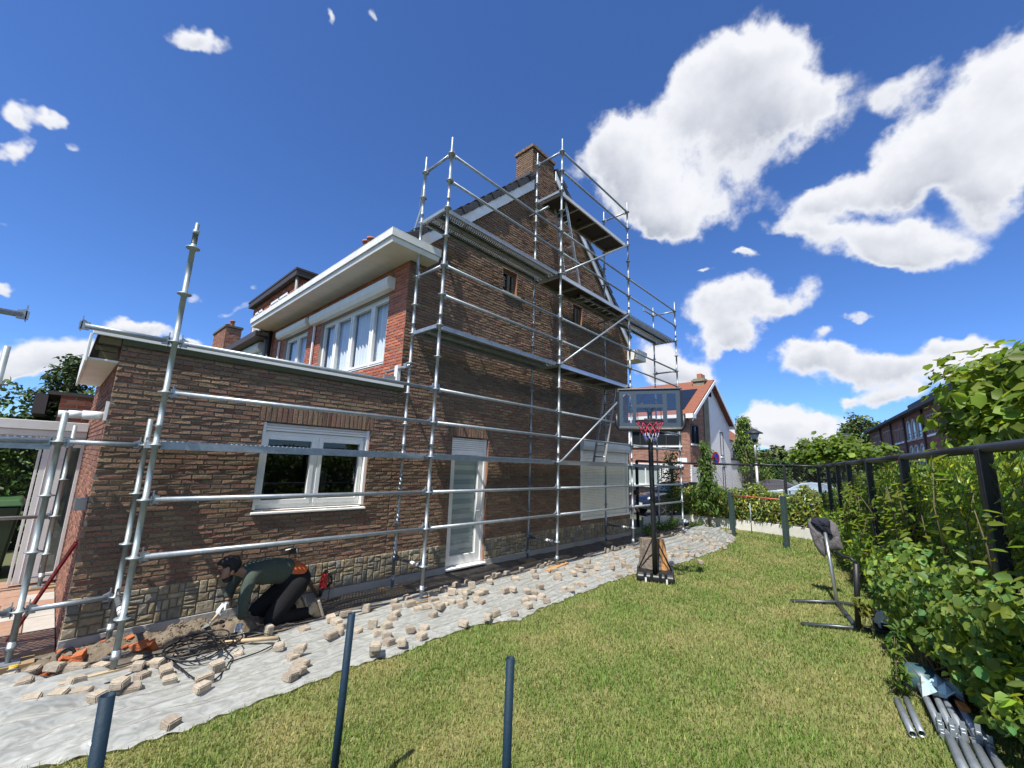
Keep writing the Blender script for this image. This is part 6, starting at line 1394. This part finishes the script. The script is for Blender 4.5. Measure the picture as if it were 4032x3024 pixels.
# ------------------------------------------------------------------ street: house opposite
ORT = mat('orange_roof_tile', (.24, .085, .045), .8, noise=(6, .6, (.17, .06, .035)), bump=(20, .3))
OPP = thing('gabled_house', 'house across the street with a white gable, orange tiles and solar panels', 'house', (25.5, 8, 0))
PF = lambda u, z, d: (21.6-d, u, z)           # long brick side, faces the garden
PE = lambda u, z, d: (u, 4.2-d, z)            # gable end
EV, AP, GX0, GX1 = 5.2, 7.72, 21.6, 29.3; GM = (GX0+GX1)/2; GS = (AP-EV)/(GM-GX0)
gz = lambda u: AP-GS*abs(u-GM)
mb = MB()
brick_wall(PF, lambda a, b: cut(4.2, 13.5, ([(4.7, 7.9)] if 3.3 < a < 4.45 else [])+([(5.4, 12.5)] if a < 2.2 else [])), 0, 5.1, PAL_STREET, LB=.42, HB=.062, J=.014, mb=mb, rel=.006, rough=.002)
brick_wall(PE, lambda a, b: cut(max(GX0, GM-(AP-b)/GS), 24.1, ([(21.8, 23.1)] if 3.45 < a < 4.6 else [])+([(21.9, 23.7)] if .9 < a < 2.2 else [])), 0, 7.1, PAL_STREET, LB=.42, HB=.062, J=.014, mb=mb, rel=.006, rough=.002)
mb.box(21.78, 29.25, 4.75, 13.4, 0, 5.1, 1); mb.build('brick_wall', [REDBRICKM, LMORTAR], OPP)
GREYW = mat('white_render', (.84, .83, .81), .85, mul=(2, .92, 1.03), bump=(30, .15))
def poly_wall(name, P, pts, th, m, holes=()):
    mb = MB(); k = len(pts); vs = [P(u, z, 0) for u, z in pts]+[P(u, z, -th) for u, z in pts]
    mb.add(vs, [tuple(range(k)), tuple(range(2*k-1, k-1, -1))]+[(i, k+i, k+(i+1) % k, (i+1) % k) for i in range(k)]); return mb.build(name, m, OPP)
poly_wall('rendered_gable', PE, [(25.0, 0), (29.3, 0), (29.3, gz(29.3)-.05), (GM, gz(GM)-.05), (25.0, gz(25.0)-.05)], .3, GREYW)
poly_wall('old_chimney_breast', lambda u, z, d: PE(u, z, d+.06), [(24.1, 0), (25.02, 0), (25.02, gz(25.0)-.3), (24.5, gz(24.5)-.3), (24.1, gz(24.1)-.3)], .3, mat('rough_old_render', (.26, .24, .17), .95, noise=(5, .8, (.16, .15, .10)), bump=(18, 1.0)))
mb = MB()
for s, xe in ((-1, GX0-.45), (1, GX1+.3)):
    ze = AP-GS*abs(xe-GM)
    mb.hexa([(GM, 3.85, AP), (xe, 3.85, ze), (xe, 13.6, ze), (GM, 13.6, AP), (GM, 3.85, AP+.14), (xe, 3.85, ze+.14), (xe, 13.6, ze+.14), (GM, 13.6, AP+.14)])
for i in range(22):                                    # tile courses on the garden side
    f = i/22; x = GM-(GM-GX0+.45)*f; z = AP+.145-GS*(GM-x); mb.bar((x-.1, 3.84, z-.05), (x-.1, 13.6, z-.05), .22, .03, (GS, 0, -1))
rf = mb.build('roof', ORT, OPP)
mb = MB()
for xa, xb in ((GX0-.45, GM), (GM, GX1+.3)):
    za, zb = AP-GS*abs(xa-GM), AP-GS*abs(xb-GM); mb.hexa([(xa, 3.80, za-.16), (xb, 3.80, zb-.16), (xb, 3.84, zb-.16), (xa, 3.84, za-.16), (xa, 3.80, za+.06), (xb, 3.80, zb+.06), (xb, 3.84, zb+.06), (xa, 3.84, za+.06)])
mb.build('bargeboard', WHITE, rf)
mb = MB(); mb.box(GX0-.5, GX0-.003, 4.2, 13.6, 4.92, 5.12); mb.box(GX0-.52, GX0+.03, 3.78, 4.19, 4.89, 5.15); mb.box(GX1, GX1+.35, 3.85, 4.6, 4.9, 5.1); mb.build('gutter', WHITE, OPP)
PVM = mat('solar_panel_glass', (.012, .015, .022), .12, spec=.7)
for r_ in range(2):
    for k in range(4):
        x0, x1 = 21.75+r_*1.25, 22.95+r_*1.25; y0 = 4.52+k*1.75; mb = MB(); z0, z1 = AP+.2-GS*(GM-x0), AP+.2-GS*(GM-x1)
        mb.hexa([(x0, y0, z0), (x1, y0, z1), (x1, y0+1.7, z1), (x0, y0+1.7, z0), (x0, y0, z0+.04), (x1, y0, z1+.04), (x1, y0+1.7, z1+.04), (x0, y0+1.7, z0+.04)]); mb.build('solar_panel', PVM, rf)
mb = MB(); mb.box(24.8, 25.75, 4.3, 5.0, 6.8, 7.95); mb.box(24.72, 25.83, 4.22, 5.08, 7.75, 7.85); c_ = mb.build('chimney', mat('rough_old_render', ()), rf)
for x in (25.0, 25.4): mb = MB(); mb.box(x, x+.28, 4.5, 4.8, 7.95, 8.3); mb.build('chimney_pot', mat('terracotta', ()), c_)
mb = MB(); mb.box(24.7, 25.85, 4.2, 4.3, 6.75, 7.1); mb.build('flashing', WHITE_DIRTY, c_)
def far_window(P, u0, u1, z0, z1, parent, m, mull=(), glass=None, d=.0, fw=.07, sill=True):
    mb = MB()
    for q in ((u0, u0+fw, z0, z1), (u1-fw, u1, z0, z1), (u0+fw, u1-fw, z0, z0+fw), (u0+fw, u1-fw, z1-fw, z1)): mb.fbox(P, *q, d-.06, d+.02)
    for x in mull: mb.fbox(P, x-fw/2, x+fw/2, z0+fw, z1-fw, d-.055, d+.015)
    w = mb.build('window', m, parent)
    mb = MB(); mb.fbox(P, u0+.02, u1-.02, z0+.02, z1-.02, d-.10, d-.061); mb.build('pane', glass or mat('dark_glass', (.018, .022, .026), .12, spec=.35), w)
    if sill: mb = MB(); mb.fbox(P, u0-.06, u1+.06, z0-.10, z0-.001, d-.05, d+.09); mb.build('sill', WHITE, w)
    return w
DARKF = mat('dark_frame', (.03, .03, .032), .5)
far_window(PF, 4.7, 7.9, 3.32, 4.5, OPP, DARKF, (5.6, 6.4, 7.3)); far_window(PE, 21.8, 23.1, 3.45, 4.6, OPP, DARKF, (22.4,))
far_window(PE, 27.15, 27.8, 2.9, 4.55, OPP, DARKF, d=.004); far_window(PE, 27.3, 27.8, .1, 2.2, OPP, DARKF, d=.004, sill=False)
far_window(PF, 6.0, 8.2, .9, 2.05, OPP, WHITE, (7.0,), mat('grey_green_curtain', (.32, .38, .36), .3)); far_window(PF, 8.6, 11.5, .3, 2.05, OPP, WHITE, (10,), mat('grey_green_curtain', ()), sill=False)  # ground floor panes in one even grey-green curtain tone
mb = MB(); mb.fbox(PF, 4.6, 13, 2.10, 2.22, 0, .12); mb.fbox(PF, 5.2, 5.9, 0, 2.09, -.02, .06); mb.fbox(PF, 7.95, 8.2, 3.2, 4.6, 0, .05); mb.build('white_band', GREYW, OPP)
mb = MB(); mb.fbox(PE, 21.95, 23.65, .95, 2.1, -.05, .02); mb.fbox(PE, 21.6, 21.9, 0, 2.2, -.05, .03); g = mb.build('garage_shutter', GREYW, OPP)
mb = MB(); mb.fbox(PF, 4.4, 4.95, 2.36, 2.60, .0, .03); mb.build('street_name_plate', WHITE, OPP)
mb = MB(); mb.box(29.3, 32.3, 4.25, 9, 0, 2.75); mb.build('garage', GREYW, OPP)
mb = MB(); mb.box(29.28, 32.4, 4.15, 9, 2.751, 2.85); mb.build('garage_roof', DARKF, OPP)
O2 = thing('red_roofed_house', 'distant white house with an orange roof behind the conifer', 'house', (42, 10, 0))
mb = MB(); mb.box(40, 46, 7.5, 14, 0, 5.0); mb.build('wall', GREYW, O2)
mb = MB(); mb.hexa([(39.6, 7.2, 4.9), (46.4, 7.2, 4.9), (46.4, 14.3, 4.9), (39.6, 14.3, 4.9), (41, 9.5, 7.0), (45, 9.5, 7.0), (45, 12, 7.0), (41, 12, 7.0)]); mb.build('roof', ORT, O2)
for y in (8.2, 9.6): far_window(lambda u, z, d: (40-d, u, z), y, y+.9, 3.2, 4.5, O2, WHITE)

# ------------------------------------------------------------------ long brick building on the right
LB_ = thing('brick_building', 'long brown brick building with arched windows at the far right', 'building', (30, -6.3, 0))
F0 = Vector((20, -8.17, 0)); FD = Vector((.984, .179, 0)); FN = Vector((-.179, .984, 0))
PB = lambda u, z, d: tuple(F0+FD*u+FN*d+UP*z)
mb = MB(); brick_wall(PB, lambda a, b: [(-4, 30.9)], 2.2, 6.0, [(.24, .115, .078), (.20, .095, .066), (.27, .13, .09)], LB=.6, HB=.09, J=.02, mb=mb, rel=.006, rough=.002)
mb.hexa([PB(-4, 0, -.05), PB(30.9, 0, -.05), PB(30.9, 0, -8), PB(-4, 0, -8), PB(-4, 6, -.05), PB(30.9, 6, -.05), PB(30.9, 6, -8), PB(-4, 6, -8)], 1); mb.fbox(PB, -4, 30.9, 0, 2.2, -.05, 0, 1); mb.build('wall', [REDBRICKM, mat('brown_brick', (.17, .08, .055), .9)], LB_)
mb = MB(); mb.fbox(PB, -4.2, 31.2, 6.0, 6.18, -8, .45); mb.fbox(PB, -4.2, 13.3, 6.181, 6.42, -8, .38); mb.fbox(PB, 27, 31.1, 6.181, 6.3, -8, .4); mb.fbox(PB, 9.5, 11.5, 6.42, 7.0, -3, -1.5); mb.build('roof', mat('dark_grey_roof', (.055, .05, .055), .7), LB_)
PALEF = mat('pale_stone_frame', (.36, .33, .29), .8)
BLUEG = mat('curtained_glass', (.24, .31, .34), .15, spec=.8)
for (u0, u1, z0, z1, ml) in ((26.1, 29.1, 4.5, 5.55, (27.0, 28.0)), (21.7, 24.4, 4.4, 5.6, (22.7, 23.4)), (9.4, 11.2, 4.4, 5.55, (10.0, 10.6)), (2.5, 5.2, 4.3, 5.5, (3.4, 4.3)), (-2, .8, 4.3, 5.5, (-1,))):
    far_window(PB, u0, u1, z0, z1, LB_, PALEF, ml, BLUEG)
for u in (19.6, 18.6, 17.5): far_window(PB, u-.36, u+.36, 4.4, 5.4, LB_, PALEF)
def arch_window(uc, w, z0, z1):
    mb = MB(); zc = z1-w; ring = []; n = 10
    for (ro, ) in ((w+.14,), (w,)):
        ring.append([(uc-ro, z0)]+[(uc-ro*math.cos(PI*i/n), zc+ro*math.sin(PI*i/n)) for i in range(n+1)]+[(uc+ro, z0)])
    o_, i_ = ring
    for d in (.05,):
        vs = [PB(u, z, d) for u, z in o_]+[PB(u, z, d) for u, z in i_]+[PB(u, z, -.03) for u, z in o_]+[PB(u, z, -.03) for u, z in i_]; k = len(o_)
        mb.add(vs, [(j, j+1, k+j+1, k+j) for j in range(k-1)]+[(j, 2*k+j, 2*k+j+1, j+1) for j in range(k-1)]+[(k+j, k+j+1, 3*k+j+1, 3*k+j) for j in range(k-1)])
    mb.fbox(PB, uc-w-.2, uc+w+.2, z0-.12, z0, 0, .10); o = mb.build('arched_window', mat('pale_arch', (.52, .50, .46), .8), LB_)
    mb = MB(); mb.add([PB(u, z, .006) for u, z in i_], [tuple(range(len(i_)))]); mb.build('pane', BLUEG, o)
    mb = MB()
    for z in (z0+.15, z0+.35): mb.fbox(PB, uc-w, uc+w, z, z+.03, .03, .05)
    mb.build('railing', DARKF, o)
for u in (15.56, 14.25, 12.85): arch_window(u, .40, 4.4, 5.55); arch_window(u, .42, 2.4, 3.9)
mb = MB(); 
for u in (25.3, 11.9, 21.0, 16.6): mb = MB(); mb.tube(PB(u, 1, .08), PB(u, 6, .08), .06, 8); mb.build('downpipe', mat('brown_pipe', (.10, .06, .05), .6), LB_)
mb = MB(); mb.fbox(PB, 16.3, 20.2, 3.0, 3.5, 0, .5); mb.fbox(PB, 20.6, 25, 3.9, 4.1, 0, .06); mb.build('canopy', mat('green_canopy', (.03, .05, .045), .7), LB_)

# ------------------------------------------------------------------ street lamp and sign
t = thing('street_lamp', 'street lamp with a dark hat and glass lantern on a pale pole beyond the fence', 'street lamp', (17.69, -.1, 0))
x, y = 17.69, -.10
mb = MB(); mb.tube((x, y, 0), (x, y, 2.3), .06, 12); mb.tube((x, y, 2.3), (x, y, 3.36), .042, 12); mb.build('pole', mat('pale_grey_pole', (.46, .44, .42), .4, .5), t)
mb = MB(); mb.lathe((x, y, 3.34), (0, 0, 1), [(0, .07), (.05, .10), (.08, .13), (.30, .22)], 16); mb.build('lantern', mat('lantern_glass', (.52, .53, .47), .3), t)
mb = MB(); mb.lathe((x, y, 3.635), (0, 0, 1), [(0, .37), (.03, .36), (.14, .16), (.18, .10), (.22, .03)], 16); mb.lathe((x, y, 3.26), (0, 0, 1), [(0, .08), (.08, .09), (.10, .13)], 12); mb.build('lamp_hat', mat('dark_blue_hat', (.02, .024, .035), .5), t)
t = thing('street_lamp', 'second street lamp of which only the dark hat shows above the catalpa crown', 'street lamp', (30, -2.4, 0))
mb = MB(); mb.tube((30, -2.4, 0), (30, -2.4, 4.0), .06, 10); mb.build('pole', mat('pale_grey_pole', ()), t)
mb = MB(); mb.lathe((30, -2.4, 4.0), (0, 0, 1), [(0, .07), (.1, .13), (.30, .22)], 14); mb.build('lantern', mat('lantern_glass', ()), t)
mb = MB(); mb.lathe((30, -2.4, 4.30), (0, 0, 1), [(0, .40), (.03, .39), (.16, .14), (.22, .03)], 14); mb.build('lamp_hat', mat('dark_blue_hat', ()), t)
t = thing('road_sign', 'round blue and red no parking sign seen at an angle above the fence', 'road sign', (17.25, 1.47, 0))
c = Vector((17.25, 1.47, 2.50)); nd = Vector((-.25, -.97, 0)).normalized(); sd = nd.cross(UP)
mb = MB(); mb.tube((17.27, 1.5, 0), (17.27, 1.5, 2.8), .03, 10); mb.build('pole', GALV_OLD, t)
mb = MB(); mb.lathe(c, nd, [(0, .29), (.02, .29)], 28); mb.build('disc', mat('sign_red', (.45, .02, .03), .4), t)
mb = MB(); mb.lathe(c+nd*.021, nd, [(0, .22), (.004, .22)], 28); mb.build('blue_field', mat('sign_blue', (.02, .05, .33), .4), t)
mb = MB(); a = (sd+UP).normalized(); mb.bar(c+nd*.028-a*.21, c+nd*.028+a*.21, .05, .006, nd); mb.build('slash', mat('sign_red', ()), t)

# ------------------------------------------------------------------ cars
def car(name, label, loc, rz, kind, paint):
    t = thing(name, label, 'car', loc); t.rotation_euler = (0, 0, rz)
    Rm = Matrix.Rotation(rz, 3, 'Z'); Lc = Vector(loc); X = lambda x, y, z: Vector((x, y, z))
    if kind == 'hatch':   # front at -x
        ln, hw = 3.5, .80; low = [(-1.72, .30), (-1.75, .55), (-1.66, .74), (-1.2, .88), (-.62, .98), (1.55, .98), (1.68, .80), (1.70, .40), (1.6, .28)]
        top = [(-.72, .97), (-.05, 1.36), (.35, 1.43), (1.15, 1.40), (1.58, .98)]; wx = (-1.10, 1.15)
    else:
        ln, hw = 4.6, .90; low = [(-2.25, .30), (-2.30, .55), (-2.2, .74), (-1.3, .90), (-.9, .95), (1.55, 1.02), (2.2, 1.0), (2.3, .75), (2.25, .35), (2.1, .28)]
        top = [(-1.0, .95), (-.15, 1.38), (.35, 1.46), (1.0, 1.43), (1.85, 1.03)]; wx = (-1.40, 1.38)
    def loft(prof, secs, m, nm, subs=1):
        mb = MB(); k = len(prof)
        vs = [X(x*sx, y, z*sz+oz) for (y, sx, sz, oz) in secs for (x, z) in prof]
        fs = [(j*k+i, j*k+(i+1) % k, (j+1)*k+(i+1) % k, (j+1)*k+i) for j in range(len(secs)-1) for i in range(k)]+[tuple(range(k)), tuple(range((len(secs)-1)*k+k-1, (len(secs)-1)*k-1, -1))]
        mb.add(vs, fs, 0, None, False); return build_local(mb, nm, m, t, .04)
    def build_local(mb, nm, m, par, bev=0):
        o0 = Vector((0, 0, 0)); me = bpy.data.meshes.new(nm); me.from_pydata([tuple(v) for v in mb.v], [], mb.f); me.polygons.foreach_set('use_smooth', [True if bev else s_ for s_ in mb.sm]); me.materials.append(m); me.update()
        o = bpy.data.objects.new(nm, me); link(o, par)
        if bev: b = o.modifiers.new('bevel', 'BEVEL'); b.width = bev; b.segments = 3; b.limit_method = 'ANGLE'
        return o
    loft(low, [(-hw, .96, .97, .01), (-hw*.93, 1, 1, 0), (hw*.93, 1, 1, 0), (hw, .96, .97, .01)], paint, 'body')
    cab = loft(top+[(top[-1][0], top[0][1]-.03), (top[0][0], top[0][1]-.03)], [(-hw*.86, .9, 1, -.04), (-hw*.74, 1, 1, 0), (hw*.74, 1, 1, 0), (hw*.86, .9, 1, -.04)], paint, 'cabin')
    GW = mat('car_glass', (.012, .016, .018), .05, spec=.9)
    for s in (-1, 1):
        mb = MB(); y = s*(hw*.80+.022); xs = [p[0] for p in top]; 
        pts = [(top[0][0]*.86+.18, top[0][1]+.02), (top[1][0]+.02, top[1][1]-.09), (top[3][0]*.95-.02, top[3][1]-.11), (top[4][0]*.86-.12, top[4][1]+.03)]
        mb.add([X(px*.97, y+s*(.035 if pz < 1.15 else -.01), pz) for px, pz in pts], [(0, 1, 2, 3)]); w = build_local(mb, 'side_window', GW, t)
    for (a, b) in ((top[0], top[1]), (top[4], top[3])):
        mb = MB(); sg = -1 if a[0] < b[0] else 1
        mb.add([X(a[0]*.99+sg*.01, -hw*.66, a[1]+.05), X(b[0]+sg*.02, -hw*.62, b[1]-.05), X(b[0]+sg*.02, hw*.62, b[1]-.05), X(a[0]*.99+sg*.01, hw*.66, a[1]+.05)], [(0, 1, 2, 3)]); build_local(mb, 'windscreen', GW, t)
    for x in wx:
        for s in (-1, 1):
            mb = MB(); mb.lathe((x, s*(hw-.19), .30), (0, s, 0), [(0, .27), (.02, .30), (.18, .30), (.2, .27)], 22); ty = build_local(mb, 'wheel', mat('tyre', (.012, .012, .012), .8), t)
            mb = MB(); mb.lathe((x, s*(hw-.01), .30), (0, s, 0), [(0, .20), (.014, .185)], 20)
            for k in range(5): a = 2*PI*k/5; mb.bar((x, s*(hw+.012), .30), (x+.18*math.cos(a), s*(hw+.012), .30+.18*math.sin(a)), .045, .02)
            build_local(mb, 'rim', mat('alloy', (.38, .39, .40), .35, .8), ty)
    for s in (-1, 1):
        mb = MB(); x = low[2][0]; mb.ball((x+.03, s*hw*.70, .70), .10 if kind == 'hatch' else .09, 12, 8, sc=(.6, 1, .9 if kind == 'hatch' else .5)); build_local(mb, 'headlight', mat('headlamp', (.55, .57, .58), .1, spec=.9), t)
        mb = MB(); x = low[-3][0]; mb.ball((x-.02, s*hw*.8, .80), .08, 10, 6, sc=(.5, 1, 1.2)); build_local(mb, 'tail_light', mat('tail_red', (.25, .01, .01), .25), t)
        mb = MB(); mb.ball((top[0][0]+.28, s*(hw+.07), 1.0), .08, 10, 6, sc=(.6, 1, .75)); build_local(mb, 'mirror', paint, t)
    mb = MB(); mb.fbox(lambda u, z, d: X(low[1][0]-d, u, z), -.26, .26, .42, .53, .0, .015); build_local(mb, 'number_plate', WHITE, t)
    mb = MB(); mb.fbox(lambda u, z, d: X(low[0][0]-d, u, z), -.5, .5, .33, .40, -.05, .03); build_local(mb, 'grille', BLACK, t)
    return t
CARB = mat('black_car_paint', (.008, .009, .013), .25, coat=1.0); CARG = mat('grey_car_paint', (.16, .15, .16), .3, .3, coat=1.0); CARL = mat('pale_blue_car_paint', (.42, .52, .60), .3, coat=1.0)
car('parked_car', 'small black hatchback with round headlight parked behind the far scaffold bay', (14.6, 2.45, 0), R(-28), 'hatch', CARB)
car('parked_car', 'grey saloon car parked across the street before the clipped hedge', (33.3, 2.9, 0), R(-80), 'sedan', CARG)
car('parked_car', 'pale blue car whose roof just shows over the sunlit far hedge', (25.5, -.6, 0), R(-78), 'sedan', CARL)
car('parked_car', 'white car glimpsed beneath the low catalpa crown beyond the fence', (27.5, -3.4, 0), R(-85), 'sedan', mat('white_car_paint', (.7, .7, .7), .3, coat=1.0))
